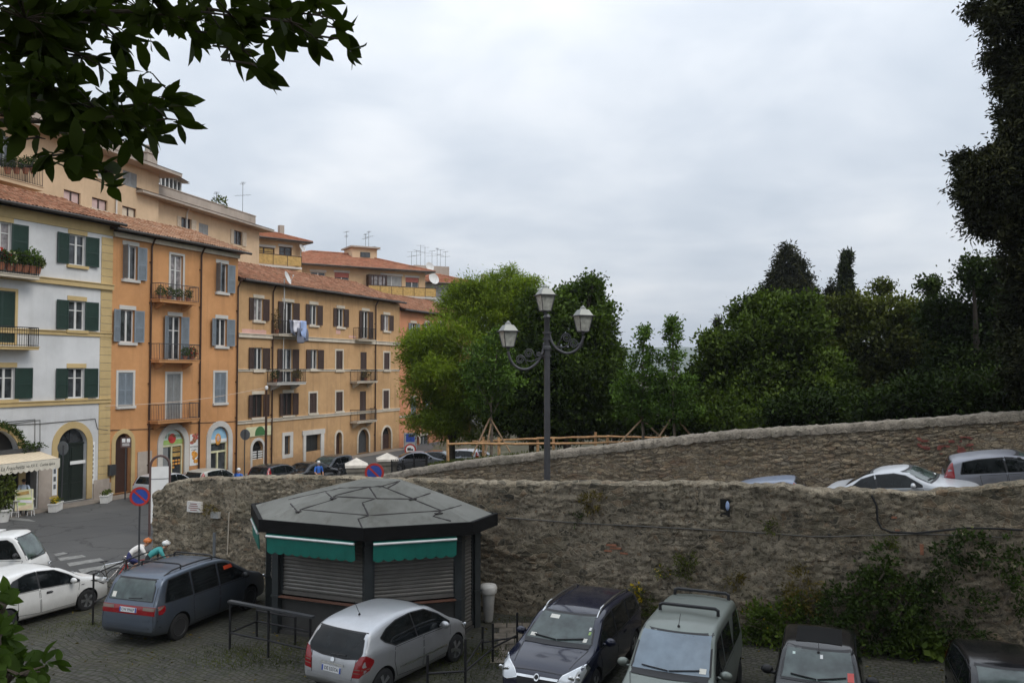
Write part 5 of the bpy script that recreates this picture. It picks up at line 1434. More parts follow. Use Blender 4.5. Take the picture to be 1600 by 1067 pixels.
# ------------------------------------------------------------------ helpers for street furniture
def post_with(name, label, cat, x, y, z0, h, r=.03, mat='grey_iron', group=None, lean=0.0):
    t = thing(name, label, cat, (x, y, z0), group=group)
    m = MB(); m.tube([(0, 0, 0), (lean * .4, 0, h * .5), (lean, 0, h)], r, 8); m.build('pole', MAT[mat], t, smooth=False, angle=40)
    return t
def disc_sign(t, z, rad, face_dir, back=False, kind='no_parking', dx=0.0):
    """round plate standing before its pole, turned to face_dir (x,y)"""
    d = Vector((face_dir[0], face_dir[1], 0)).normalized()
    M4 = face_frame(Vector((dx, 0, z)) + d * .045, d)
    def ringm(r0, r1, h, n=40):
        m = MB(); vs = []
        for rr, zz in ((r1, 0), (r1, h), (r0, h), (r0, 0)):
            for k in range(n): vs.append(M4 @ Vector((rr * math.cos(2 * math.pi * k / n), rr * math.sin(2 * math.pi * k / n), zz)))
        fs_ = [(i * n + k, i * n + (k + 1) % n, ((i + 1) % 4) * n + (k + 1) % n, ((i + 1) % 4) * n + k) for i in range(4) for k in range(n)]
        return m.add(vs, fs_)
    def dsk(r, z0, z1, n=40):
        m = MB(); vs = [M4 @ Vector((r * math.cos(2 * math.pi * k / n), r * math.sin(2 * math.pi * k / n), zz)) for zz in (z0, z1) for k in range(n)]
        return m.add(vs, [tuple(range(n - 1, -1, -1)), tuple(range(n, 2 * n))] + [(k, (k + 1) % n, n + (k + 1) % n, n + k) for k in range(n)])
    plate = dsk(rad, -.02, 0).build('sign_plate', MAT['sign_back'], t)
    if back: return plate
    if kind == 'no_parking':
        dsk(rad * .80, .001, .006).build('sign_face', MAT['sign_blue'], plate)
        rm = ringm(rad * .76, rad * .985, .012)
        w = rad * .09
        vs = []
        a = R(135 if kind else 45)
        ex = Vector((math.cos(a), math.sin(a), 0)); ey = Vector((-ex.y, ex.x, 0))
        for zz in (.006, .0115):
            for s1, s2 in ((-1, -1), (1, -1), (1, 1), (-1, 1)): vs.append(M4 @ (ex * s1 * rad * .77 + ey * s2 * w + Vector((0, 0, zz))))
        rm.add(vs, [(3, 2, 1, 0), (4, 5, 6, 7), (0, 1, 5, 4), (1, 2, 6, 5), (2, 3, 7, 6), (3, 0, 4, 7)])
        rm.build('red_border', MAT['sign_red'], plate)
    else:
        dsk(rad * .80, .001, .006).build('sign_face', MAT['sign_white'], plate)
        ringm(rad * .74, rad * .985, .012).build('red_border', MAT['sign_red'], plate)
        m = MB()
        for (x0, x1, y0, y1) in ((-.5, .12, -.18, .28), (.15, .5, -.18, .12)):
            vs = [M4 @ Vector((rad * x, rad * y, zz)) for zz in (.006, .012) for x, y in ((x0, y0), (x1, y0), (x1, y1), (x0, y1))]
            m.add(vs, [(3, 2, 1, 0), (4, 5, 6, 7), (0, 1, 5, 4), (1, 2, 6, 5), (2, 3, 7, 6), (3, 0, 4, 7)])
        m.build('lorry_symbol', MAT['ink'], plate)
    return plate

# round no-parking sign before the wall's end
p = at_depth(218.5, 775, 26.6)
t = post_with('road_sign', 'blue and red no parking sign on its grey pole by the wall end', 'road sign', p.x, p.y, 0, p.z + .28, .03, group='no parking signs')
disc_sign(t, p.z, .305, (-p.x, -p.y))
p = at_depth(585, 738, 27.6)
t = post_with('road_sign', 'no parking sign half hidden behind the rubble wall above the kiosk', 'road sign', p.x, p.y, interp(RAMP_Z, p.x), p.z + .25 - interp(RAMP_Z, p.x), .03, group='no parking signs')
disc_sign(t, p.z - interp(RAMP_Z, p.x), .32, (-p.x, -p.y))
# two signs seen from behind
g = ground_at(97, 795); s_, z_ = on_front(97, 722, 1.2)
p = front_point(fs(97, 722, 1.2), 1.2, 0)
t = post_with('road_sign', 'grey back of a round sign on a bent pole before the dark arched door', 'road sign', p.x, p.y, 0, 3.25, .035, group='signs seen from behind', lean=.05)
disc_sign(t, fz(98, 700, 1.2), .36, (FD.x * .3 + .2, .9), back=True)
p = front_point(fs(382.5, 690, 1.0), 1.0, 0)
t = post_with('road_sign', 'grey back of a round sign beside the green and cream shop sign', 'road sign', p.x, p.y, 0, fz(382, 671, 1.0), .035, group='signs seen from behind')
disc_sign(t, fz(382, 679, 1.0), .36, (.2, .9), back=True)
# brown tourist sign
p = front_point(fs(196, 740, 1.6), 1.6, 0); zb = fz(197, 699, 1.6); zt_ = fz(197, 683, 1.6)
t = post_with('road_sign', 'brown square tourist sign with white pictograms before the orange house door', 'road sign', p.x, p.y, 0, zt_ + .05, .04)
d = Vector((-p.x, -p.y, 0)).normalized(); M4 = face_frame(Vector((0, 0, (zb + zt_) / 2)) + d * .06, d)
def plate_mb(M4, w, h, z0, z1, cx=0, cy=0):
    m = MB(); vs = [M4 @ Vector((cx + x * w / 2, cy + y * h / 2, z)) for z in (z0, z1) for x, y in ((-1, -1), (1, -1), (1, 1), (-1, 1))]
    return m.add(vs, [(3, 2, 1, 0), (4, 5, 6, 7), (0, 1, 5, 4), (1, 2, 6, 5), (2, 3, 7, 6), (3, 0, 4, 7)])
hh = zt_ - zb
pl = plate_mb(M4, .52, hh, -.02, 0).build('sign_plate', MAT['sign_brown'], t)
m = plate_mb(M4, .17, .2, .001, .006, -.11, hh * .2); 
for q in (.05,): m.add(*[(lambda b: (b.v, b.f))(plate_mb(M4, .17, .2, .001, .006, .12, hh * .2))][0])
for k in range(2): m.add(*[(lambda b: (b.v, b.f))(plate_mb(M4, .36, .035, .001, .006, 0, -hh * (.12 + .16 * k)))][0])
m.build('pictogram', MAT['sign_white'], pl)
# lorry sign and the tourist panel behind it
p = front_point(fs(641, 702, 3.0), 3.0, 0)
t = post_with('road_sign', 'round white sign with red rim and dark lorry near the pink house', 'road sign', p.x, p.y, 0, fz(641, 693, 3.0), .04)
disc_sign(t, fz(641, 702, 3.0), .50, (-p.x, -p.y), kind='lorry')
p = front_point(fs(641, 702, 1.5), 1.5, 0); z0, z1 = fz(641, 711, 1.5), fz(641, 676, 1.5)
t = thing('information_panel', 'tall grey panel with blue notice against the pink house', 'panel', (p.x, p.y, 0)); d = Vector((-p.x, -p.y, 0)).normalized()
M4 = face_frame(Vector((0, 0, (z0 + z1) / 2)), d); pl = plate_mb(M4, 1.15, z1 - z0, -.05, 0).build('board', MAT['grey_panel'], t)
plate_mb(M4, .78, (z1 - z0) * .36, .002, .01, .0, (z1 - z0) * .27).build('notice', MAT['sign_blue'], pl); plate_mb(M4, .5, .2, .011, .016, .08, (z1 - z0) * .36).build('notice_heading', MAT['ink'], pl)
m = MB()
for x in (-.5, .5): q = M4 @ Vector((x, 0, -.025)); m.bar((q.x, q.y, 0), (q.x, q.y, z1), .035, 6)
m.build('legs', MAT['grey_iron'], t)
# white arched street totem
p = at_depth(250, 745, 36); w_ = 28 / FPX * 36; zt_ = at_depth(250, 729, 36).z; za = at_depth(250, 712, 36).z
t = thing('street_totem', 'white notice totem under a brown arched frame behind the wall end', 'notice board', (p.x, p.y, 0)); d = Vector((-p.x, -p.y, 0)).normalized()
M4 = face_frame(Vector((0, 0, 0)), d)
pl = plate_mb(M4, w_ * .9, zt_ - .55, -.06, 0, 0, (zt_ + .55) / 2).build('board', MAT['sign_white'], t)
plate_mb(M4, w_ * .9, .03, .001, .006, 0, zt_ - .52).build('board_joint', MAT['sign_back'], pl)
m = MB(); pts = [M4 @ Vector((-w_ / 2, 0, -.03))] + [M4 @ Vector((w_ / 2 * math.cos(a), zt_ + (za - zt_) * math.sin(a), -.03)) for a in np.linspace(math.pi, 0, 13)] + [M4 @ Vector((w_ / 2, 0, -.03))]
m.tube(pts, .055, 8); m.build('frame', MAT['sign_brown'], t, angle=40)

# pole with a wire to the houses
p = front_point(fs(415, 735, 3.0), 3.0, 0); zt_ = fz(415, 603, 3.0)
t = thing('utility_pole', 'thin dark brown pole with white cap standing before the ochre house', 'pole', (p.x, p.y, 0))
MB().tube([(0, 0, 0), (0, 0, zt_ - .25)], [.10, .07], 8).build('pole', MAT['copper_pipe'], t, angle=40)
MB().lathe([(.06, 0), (.11, .05), (.11, .2), (.06, .26)], (0, 0, zt_ - .25), 10).build('insulator', MAT['sign_white'], t)
a = Vector((p.x, p.y, zt_ - .1)); b = front_point(fs(165, 634, .1), .1, fz(165, 634, .1))
m = MB(); m.tube([a.lerp(b, u) - Vector((0, 0, .25 * math.sin(math.pi * u))) for u in np.linspace(0, 1, 14)], .014, 5)
tag(m.build('overhead_wire', MAT['wire_pale']), 'thin pale wire sagging from the brown pole across the orange house', 'wire')

# ------------------------------------------------------------------ lamp post
def lantern(t, c, s=1.0):
    x, y, z = c; L0 = MB()
    # four sided glass body, wider at the top, framed, with a stepped cap
    rot = R(22); hb, ht = .135 * s, .225 * s; h = .46 * s
    def sq(r, zz): return [(x + r * math.sqrt(2) * math.cos(rot + math.pi / 2 * k + math.pi / 4), y + r * math.sqrt(2) * math.sin(rot + math.pi / 2 * k + math.pi / 4), zz) for k in range(4)]
    g = MB(); g.add(sq(hb, z) + sq(ht, z + h), [(0, 1, 5, 4), (1, 2, 6, 5), (2, 3, 7, 6), (3, 0, 4, 7), (3, 2, 1, 0), (4, 5, 6, 7)])
    ln = L0
    a, b = sq(hb + .008, z - .01), sq(ht + .008, z + h)
    for k in range(4): ln.bar(a[k], b[k], .014, 5); ln.bar(a[k], a[(k + 1) % 4], .014, 5)
    ln.lathe([(.04, -.12), (.05, -.06), (hb * 1.25, -.03), (hb * 1.25, -.008)], (x, y, z), 10)
    ln.add(sq(ht + .06, z + h) + sq(ht + .06, z + h + .035), [(0, 1, 5, 4), (1, 2, 6, 5), (2, 3, 7, 6), (3, 0, 4, 7), (3, 2, 1, 0), (4, 5, 6, 7)])
    part = ln.build('lantern', MAT['lamp_metal'], t)
    g.build('glass', MAT['lamp_glass'], part)
    cp = MB(); cp.add(sq(ht + .02, z + h + .036) + sq(ht * .62, z + h + .22 * s), [(0, 1, 5, 4), (1, 2, 6, 5), (2, 3, 7, 6), (3, 0, 4, 7), (3, 2, 1, 0), (4, 5, 6, 7)])
    cp.lathe([(ht * .55, .22 * s), (ht * .4, .26 * s), (ht * .42, .29 * s), (ht * .2, .32 * s), (.03, .36 * s)], (x, y, z + h), 10)
    cp.build('cap', MAT['lamp_cap'], part)
def lamp_post():
    Y = 26.3; b = at_depth(855, 752, Y); zb = interp(RAMP_Z, b.x); X = b.x
    t = thing('street_lamp', 'tall dark iron street lamp with three glass lanterns on scrolled arms', 'street lamp', (X, Y, zb))
    def P(px, py, dy=0.0): q = at_depth(px, py, Y + dy); return (q.x - X, dy, q.z - zb)
    zt = P(852, 488)[2]
    pole = MB(); pole.lathe([(.18, 0), (.18, .5), (.13, .6), (.115, 1.2), (.10, 3.2), (.095, zt - 1.2), (.13, zt - 1.18), (.13, zt - 1.1), (.09, zt - 1.06), (.085, zt - .2), (.12, zt - .15), (.06, zt - .05)], (0, 0, 0), 14)
    for py in (545, 556, 530, 520): pole.lathe([(.09, -.03), (.135, -.03), (.135, .03), (.09, .03)], (0, 0, P(855, py)[2]), 12)
    pole.build('pole', MAT['lamp_metal'], t, angle=35)
    lantern(t, (P(852, 485)[0], 0, P(852, 485)[2]), 1.0)
    for side, pts, lan, dy in ((-1, [(851, 535), (847, 553), (838, 568), (823, 577), (808, 574), (798, 563), (794, 549)], (794, 541), -.15), (1, [(858, 520), (862, 534), (870, 545), (885, 552), (899, 548), (908, 537), (912, 525)], (911, 517), -.1)):
        m = MB(); c = [P(x, y, dy * i / 6) for i, (x, y) in enumerate(pts)]
        # smooth the arm
        fine = []
        for i in range(len(c) - 1):
            p0, p1, p2, p3 = c[max(0, i - 1)], c[i], c[i + 1], c[min(len(c) - 1, i + 2)]
            for k in range(5):
                u = k / 5
                fine.append(tuple(.5 * ((2 * p1[q]) + (-p0[q] + p2[q]) * u + (2 * p0[q] - 5 * p1[q] + 4 * p2[q] - p3[q]) * u * u + (-p0[q] + 3 * p1[q] - 3 * p2[q] + p3[q]) * u ** 3) for q in range(3)))
        fine.append(c[-1]); m.tube(fine, .042, 8)
        arm = m.build('arm', MAT['lamp_metal'], t, smooth=True)
        s_ = MB()
        for (cx, cy, r0, tail) in (((826, 552, 7.5, (840, 562)), (813, 562, 7.5, (824, 570)), (842, 554, 4, (849, 560))) if side < 0 else ((885, 528, 7.5, (871, 540)), (896, 537, 7.5, (884, 545)), (906, 540, 4, (902, 545)))):
            pts2 = []
            for k in range(30):
                a = k / 29 * 4.2 * math.pi * -side + (math.pi if side > 0 else 0); r_ = r0 * (1 - .8 * k / 29)
                pts2.append(P(cx + r_ * math.cos(a), cy - r_ * math.sin(a), dy * .5))
            pts2.insert(0, P(tail[0], tail[1], dy * .3)); s_.tube(pts2, .018, 5)
        s_.tube([P(x, y, dy * .4) for x, y in ((((850, 548), (842, 560), (830, 565), (820, 562))) if side < 0 else (((859, 532), (868, 541), (880, 543), (889, 538))))], .022, 6)
        s_.build('scrollwork', MAT['lamp_metal'], arm, smooth=True)
        lantern(t, P(lan[0], lan[1], dy), .98)
lamp_post()

# ------------------------------------------------------------------ railings in the car park
def railing(label, posts, rails, r=.032, top=None, group='metal railings of the car park'):
    """posts: (px,py foot, height); rails: (i, zi, j, zj)"""
    P0 = [ground_at(px, py) for px, py, h in posts]
    o = P0[0]; t = thing('metal_railing', label, 'railing', (o.x, o.y, 0), group=group)
    for p, (_, _, h) in zip(P0, posts):
        MB().bar((p.x - o.x, p.y - o.y, 0), (p.x - o.x, p.y - o.y, h), r, 8).build('post', MAT['iron'], t, angle=40)
    for i, zi, j, zj in rails:
        a, b = P0[i], P0[j]; MB().bar((a.x - o.x, a.y - o.y, zi), (b.x - o.x, b.y - o.y, zj), r * .8, 8).build('rail', MAT['iron'], t, angle=40)
    if top:
        i, j, z, ov = top; a, b = P0[i] - o, P0[j] - o; e = (b - a).normalized(); a -= e * .03; b += e * ov
        c = (a + b) / 2; MB().box((c.x, c.y, z + .02), ((b - a).length, .13, .05), Matrix.Rotation(math.atan2(e.y, e.x), 3, 'Z')).build('handrail', MAT['grey_iron'], t)
    return t
railing('low black railing with wide flat handrail left of the kiosk front', [(359, 1014, 1.19), (419, 1027, 1.19), (484, 1043, 1.19), (401, 995, .72), (461, 1007, .72), (520, 1020, .72)],
        [(0, .42, 1, .42), (1, .42, 2, .42), (0, .42, 3, .42), (3, .42, 4, .42), (4, .42, 5, .42), (3, .7, 4, .7)], top=(0, 2, 1.19, .1))
railing('thin black railing between the white hatchback and the dark people carrier', [(145, 976, 1.42), (196, 941, 1.3), (246, 915, 1.25)], [(0, 1.4, 1, 1.28), (1, 1.28, 2, 1.23), (0, .6, 1, .55), (1, .55, 2, .5)], r=.028)
railing('black post and rail enclosure beside the front of the silver hatchback', [(668, 1092, .95), (727, 1084, 1.2), (754, 1017, .62), (770, 1035, .95), (808, 1007, .82)],
        [(0, .55, 1, .5), (1, .5, 3, .35), (1, .62, 2, .3), (2, .22, 4, .2), (3, .36, 4, .25)], r=.03)

# ------------------------------------------------------------------ bin, plaques, cables and pipes on the near wall
g = ground_at(763, 972)
t = thing('litter_bin', 'tall tapered pale litter bin with white bag beside the kiosk', 'bin', (g.x, g.y, 0))
m = MB(); m.lathe([(.10, 0), (.13, .05), (.19, .85), (.2, .9)], (0, 0, .02), 14); m.build('body', MAT['bin_grey'], t, angle=40)
m = MB(); vs = []
n = 16
for k, (r_, z) in enumerate(((.205, .80), (.235, .84), (.25, .98), (.21, 1.06), (.08, 1.08))):
    for a in range(n): w = 2 * math.pi * a / n; q = r_ * (1 + .12 * noise.noise((math.cos(w) * 2, math.sin(w) * 2, k))); vs.append((q * math.cos(w), q * math.sin(w), z + .03 * noise.noise((a, k, 3))))
m.add(vs, [(k * n + a, k * n + (a + 1) % n, (k + 1) * n + (a + 1) % n, (k + 1) * n + a) for k in range(4) for a in range(n)] + [tuple(4 * n + a for a in range(n))])
m.build('bag', MAT['bag_white'], t, smooth=True)
def wall_plate(name, label, cat, px0, px1, py0, py1, mat, thick=.03, lines=0, ink='graffiti_red'):
    c = near_pt((px0 + px1) / 2, (py0 + py1) / 2, .03)
    tl, tr = near_pt(px0, py0, .03), near_pt(px1, py0, .03)
    w = (px1 - px0) / FPX * c.y; h = (py1 - py0) / FPX * c.y
    nn = Vector((-.35, -.93, 0)).normalized(); M4 = face_frame(Vector((0, 0, 0)), nn)
    t = thing(name, label, cat, (c.x, c.y - .09, c.z))
    pl = plate_mb(M4, w, h, -.12, 0).build('plate', MAT[mat], t)
    m = MB()
    for i in range(lines):
        q = plate_mb(M4, w * (.5 + .25 * ((i * 7) % 3) / 2), h * .07, .001, .004, 0, h * (.3 - .6 * i / max(1, lines - 1))); m.add(q.v, q.f)
    if lines: m.build('lettering', MAT[ink], pl)
    return t
wall_plate('wall_plaque', 'white marble plaque with faded red lines fixed high on the rubble wall', 'plaque', 291, 317, 783, 799, 'plaque_marble', lines=4)
t = wall_plate('letter_box', 'small pale box with a slot hanging on the rubble wall', 'letter box', 329, 344, 799, 808.5, 'grey_panel', .1)
m = MB(); pts = [near_pt(px, py, .05) for px, py in ((358, 800), (357, 825), (355, 866))]; m.tube(pts, .022, 6); m2 = m
tag(m.build('wall_pipe', MAT['wall_pipe'], angle=40), 'thin pale pipe running down the rubble wall left of the kiosk', 'pipe')
p = ground_at(335, 905); c = at_depth(335, 832, 27.2)
t = post_with('bollard_post', 'plain grey post standing before the rubble wall behind the people carrier', 'post', c.x, c.y, 0, c.z, .05, 'sign_back')
m = MB(); pts = [near_pt(px, py, .05) for px, py in [(790 + 30 * i, y) for i, y in enumerate(np.interp([790 + 30 * i for i in range(28)], [790, 900, 1150, 1280, 1440, 1600], [808, 816, 829, 838, 833, 840]))] if px < 1600]
tag(MB().tube(pts, .016, 5).build('wall_cable', MAT['cable']), 'thin grey cable stretched along the rubble wall', 'cable')
pts = [near_pt(px, py, .06) for px, py in ((1362, 773), (1370, 790), (1371, 812), (1377, 824), (1392, 830), (1430, 832), (1470, 828), (1510, 824), (1560, 825), (1598, 827))]
tag(MB().tube(pts, .028, 6).build('wall_cable', MAT['cable_black'], angle=40), 'thick black cable dropping from the wall top behind the black hatchback', 'cable')
c = near_pt(1133, 793, .0)
t = thing('wall_niche', 'small dark drain hole in the rubble wall with a blue bag stuffed in', 'drain hole', (c.x, c.y, c.z))
m = MB(); nn = Vector((-.3, -.95, 0)).normalized(); M4 = face_frame(Vector((0, 0, 0)), nn); q = plate_mb(M4, .25, .46, -.05, .03); m.add(q.v, q.f); m.build('opening', MAT['dark_inside'], t)
m = MB(); m.ball((.06, -.03, .06), (.06, .05, .14), 8, 6); m.build('bag', MAT['cloth_blue'], t, smooth=True)
# bits of old brick in the wall
m = MB(); rr = random.Random(8)
for (px, py, w, h) in ((955, 851, 16, 3), (962, 856, 18, 2.6), (950, 860, 12, 2.4), (975, 864, 12, 2.2), (1397, 808, 8, 3), (1440, 858, 5, 16), (1402, 829, 6, 3)):
    c = near_pt(px, py, .0); k = c.y / FPX; m.box((c.x, c.y - .005, c.z), (w * k, .06, h * k), Matrix.Rotation(-.32, 3, 'Z'))
m.build('old_bricks', MAT['brick_red'], near)
# ------------------------------------------------------------------ wooden fences, pillars and iron fence of the park
def round_fence(label, posts, rails, group='rustic wooden fences of the park'):
    o = posts[0][0]; t = thing('wooden_fence', label, 'fence', (o.x, o.y, o.z), group=group)
    rr = random.Random(len(posts))
    for p, h in posts:
        q = p - o; MB().tube([(q.x, q.y, q.z - .3), (q.x + rr.uniform(-.03, .03), q.y, q.z + h)], [.075, .068], 8).build('post', MAT['fence_wood'], t, angle=40)
    for pts in rails:
        MB().tube([tuple(Vector(p) - o + Vector((0, 0, rr.uniform(-.02, .02)))) for p in pts], [rr.uniform(.05, .065) for _ in pts], 8).build('rail', MAT['fence_wood'], t, angle=40)
    return t
Yf, Yb = 41.5, 43.5
def fpost(px, y0, y1, Y): a = at_depth(px, y1, Y); b = at_depth(px, y0, Y); return (a, b.z - a.z)
def frail(px0, y0, px1, y1, Y, n=7): return [at_depth(px0 + (px1 - px0) * u, y0 + (y1 - y0) * u, Y) + Vector((0, -.06, 0)) for u in np.linspace(0, 1, n)]
round_fence('nearer rail fence of peeled orange poles along the park edge', [fpost(700, 687, 720, Yf), fpost(780, 683, 718, Yf), fpost(865, 684, 710, Yf), fpost(950, 684, 702, Yf)], [frail(700, 693, 790, 693, Yf), frail(790, 693, 870, 693, Yf), frail(868, 693.5, 990, 690, Yf)])
round_fence('farther rail fence of peeled orange poles crossing behind the lamp post', [fpost(755, 682, 712, Yb), fpost(840, 683, 708, Yb), fpost(930, 675, 705, Yb), fpost(1030, 680, 700, Yb), fpost(1084, 678, 698, Yb)], [frail(738, 690, 840, 685, Yb), frail(838, 685, 950, 681.5, Yb), frail(948, 682, 1086, 684.5, Yb)])
for px, top, Y, lab in ((557, 715, 39.5, 'stone gate pillar with pale pyramid cap nearest the kiosk roof'), (605, 707, 45, 'stone gate pillar with pale pyramid cap beside the iron fence')):
    a = at_depth(px, top, Y); w = 33 / FPX * 40 / 2 * (1.0 if px < 580 else 1.08)
    t = thing('gate_pillar', lab, 'pillar', (a.x, a.y, 0), R(12), group='gate pillars of the park')
    MB().bx(-w * .86, w * .86, -w * .86, w * .86, 0, a.z - .42).bx(-w * .95, w * .95, -w * .95, w * .95, a.z - .62, a.z - .425).build('shaft', MAT['pillar_stone'], t)
    m = MB(); m.bx(-w * 1.04, w * 1.04, -w * 1.04, w * 1.04, a.z - .42, a.z - .30); z = a.z - .3
    m.add([(-w, -w, z), (w, -w, z), (w, w, z), (-w, w, z), (0, 0, a.z)], [(0, 1, 4), (1, 2, 4), (2, 3, 4), (3, 0, 4), (3, 2, 1, 0)]); m.build('cap', MAT['cap_stone'], t)
a = at_depth(612, 722, 44); b = at_depth(668, 716, 40.6)
t = thing('iron_fence', 'low dark iron fence between the gate pillar and the park wall', 'fence', (a.x, a.y, 0))
m = MB(); e = Vector((b.x - a.x, b.y - a.y, 0)); n = 34
for i in range(n + 1):
    q = e * i / n; zt_ = a.z + (b.z - a.z) * i / n + (.05 if i % 2 else .12); m.bar((q.x, q.y, zt_ - 1.5), (q.x, q.y, zt_), .016 if i % 11 else .04, 5)
m.build('bars', MAT['iron'], t)
m = MB(); m.bar((0, 0, a.z - .1), (e.x, e.y, b.z - .1), .022, 5); m.bar((0, 0, a.z - 1.0), (e.x, e.y, b.z - 1.0), .022, 5); m.build('rail', MAT['iron'], t)
# ------------------------------------------------------------------ vehicles
def pchip(pts):
    xs = np.array([p[0] for p in pts], float); ys = np.array([p[1] for p in pts], float)
    h = np.diff(xs); d = np.diff(ys) / h; m = np.zeros(len(xs)); m[0] = d[0]; m[-1] = d[-1]
    for i in range(1, len(xs) - 1):
        if d[i - 1] * d[i] <= 0: m[i] = 0
        else:
            w1, w2 = 2 * h[i] + h[i - 1], h[i] + 2 * h[i - 1]; m[i] = (w1 + w2) / (w1 / d[i - 1] + w2 / d[i])
    def f(x):
        x = min(max(x, xs[0]), xs[-1]); i = min(int(np.searchsorted(xs, x, 'right')) - 1, len(xs) - 2); i = max(i, 0)
        t = (x - xs[i]) / h[i]
        return float((2 * t ** 3 - 3 * t * t + 1) * ys[i] + (t ** 3 - 2 * t * t + t) * h[i] * m[i] + (-2 * t ** 3 + 3 * t * t) * ys[i + 1] + (t ** 3 - t * t) * h[i] * m[i + 1])
    return f

class Car:
    def __init__(self, S):
        self.S = S; L_ = S['L']; self.hw = S['W'] / 2
        self.top = pchip(S['top']); self.belt = pchip(S['belt'])
        e0, e1 = S.get('ends', (.74, .72))
        self.plan = pchip([(0, e0), (.05, e0 + (1 - e0) * .45), (.16, .935), (.4, .985), (1.0, 1.0), (L_ - 1.1, 1.0), (L_ - .55, .975), (L_ - .25, .92), (L_ - .08, .84), (L_, e1)])
        zb0 = S.get('zb', .20)
        self.bot = pchip([(0, .40), (.08, .30), (.35, zb0 + .04), (.7, zb0), (L_ - .7, zb0), (L_ - .3, zb0), (L_ - .05, zb0 + .03), (L_, zb0 + .08)])
        self.tum = S.get('tum', .26); self.crown = S.get('crown', .035)
    def section(self, x):
        zt = self.top(x); w = self.hw * self.plan(x); zb = self.bot(x); zs = min(self.belt(x), zt - .05)
        if zs < zb + .05: zs = zb + .05
        pts = [(0, zb), (w * .8, zb), (w * .9, zb + .015)]
        for q in np.linspace(.06, 1, 9):
            y = w * (1 - .075 * ((q - .62) / .62) ** 2 - .01 * math.exp(-((q - .80) / .05) ** 2))
            pts.append((y, zb + (zs - zb) * q))
        ys = pts[-1][0]; ze = zt - self.crown; h = max(.012, ze - zs)
        yr = max(w * .45, ys - self.tum * h - .02)
        c = min(.085, h * .55)
        def ln(t): return (ys + (yr - ys) * t, zs + h * t)
        tc = 1 - c / h
        for t in (tc * .25, tc * .5, tc * .75, tc): pts.append(ln(t))
        p0 = ln(tc); p1 = (yr, ze); p2 = (max(0.05, yr - c * 1.25), ze + self.crown * .25)
        for t in (.25, .5, .75, 1.0):
            pts.append(((1 - t) ** 2 * p0[0] + 2 * t * (1 - t) * p1[0] + t * t * p2[0], (1 - t) ** 2 * p0[1] + 2 * t * (1 - t) * p1[1] + t * t * p2[1]))
        for t in (.66, .33, 0): pts.append((p2[0] * t, p2[1] + (zt - p2[1]) * (1 - t * t)))
        return pts
    def body(self, mat):
        S = self.S; L_ = S['L']
        xs = sorted(set([round(v, 4) for v in list(np.linspace(0, L_, 64)) + [0.01, .025, .045, .07, .1, .13, .16, .2, .25, .3, .35, L_ - .3, L_ - .24, L_ - .18, L_ - .13, L_ - .09, L_ - .06, L_ - .035, L_ - .015]]))
        vs = []; m_ = None
        for x in xs:
            half = self.section(x); ring = half + [(-y, z) for y, z in half[-2:0:-1]]
            m_ = len(ring)
            vs += [(x - L_ / 2, y, z) for y, z in ring]
        fs_ = []
        for i in range(len(xs) - 1):
            for k in range(m_):
                k2 = (k + 1) % m_; fs_.append((i * m_ + k, i * m_ + k2, (i + 1) * m_ + k2, (i + 1) * m_ + k))
        fs_.append(tuple(range(m_))); e = (len(xs) - 1) * m_; fs_.append(tuple(e + k for k in reversed(range(m_))))
        mb = MB(); mb.add(vs, fs_)
        self.bvh = BVHTree.FromPolygons([Vector(v) for v in vs], fs_)
        me = mb.mesh('body', mat)
        cut = MB(); r = S['rw'] + .055
        for xw in S['wheels']:
            for sd in (-1, 1):
                y0, y1 = sorted((sd * (self.hw - .30), sd * (self.hw + .1)))
                n = 28; pr = [(xw - L_ / 2 + r * math.cos(2 * math.pi * k / n), S['rw'] - .0 + r * math.sin(2 * math.pi * k / n)) for k in range(n)]
                cut.prism(pr, y0, y1)
        me = boolean_cut(me, cut.mesh('cut', MAT['black_plastic']))
        me.polygons.foreach_set('use_smooth', [True] * len(me.polygons)); me.set_sharp_from_angle(angle=R(38))
        me.name = 'body'
        return me
    def patch(self, poly, view, off=.006, cuts=3, side=1, mb=None, reach=None):
        """lay an outline, drawn in side view (x,z), end view (y,z) or plan (x,y), onto the body"""
        bm = bmesh.new(); L_ = self.S['L']
        vv = []
        for a, b in poly:
            if view == 'side': vv.append(bm.verts.new((a - L_ / 2, 0, b)))
            elif view in ('front', 'rear'): vv.append(bm.verts.new((0, a, b)))
            else: vv.append(bm.verts.new((a - L_ / 2, b, 0)))
        f = bm.faces.new(vv)
        bmesh.ops.triangulate(bm, faces=[f])
        for _ in range(cuts):
            lg = [e for e in bm.edges if e.calc_length() > .09]
            if lg: bmesh.ops.subdivide_edges(bm, edges=lg, cuts=1)
            bmesh.ops.triangulate(bm, faces=bm.faces[:])
        mb = mb or MB(); out = []
        d = {'side': Vector((0, -side, 0)), 'front': Vector((-1, 0, 0)), 'rear': Vector((1, 0, 0)), 'top': Vector((0, 0, -1))}[view]
        bad = False
        for v in bm.verts:
            o = v.co - d * 6
            h = self.bvh.ray_cast(o, d)
            if h[0] is None:
                h = self.bvh.find_nearest(v.co if view != 'side' else Vector((v.co.x, side * self.hw * .9, v.co.z)))
            if reach and abs(h[0].x) < L_ / 2 - reach:
                sx = (1 if view == 'front' else -1) * (L_ / 2 - reach); h = self.bvh.find_nearest(Vector((sx, v.co.y * 1.05, v.co.z)))
            n_ = h[1]
            if n_.dot(d) > 0: n_ = -n_
            out.append(h[0] + n_ * off)
        bm.verts.index_update()
        fs_ = [tuple(v.index for v in f.verts) for f in bm.faces]
        bm.free(); mb.add(out, fs_)
        return mb
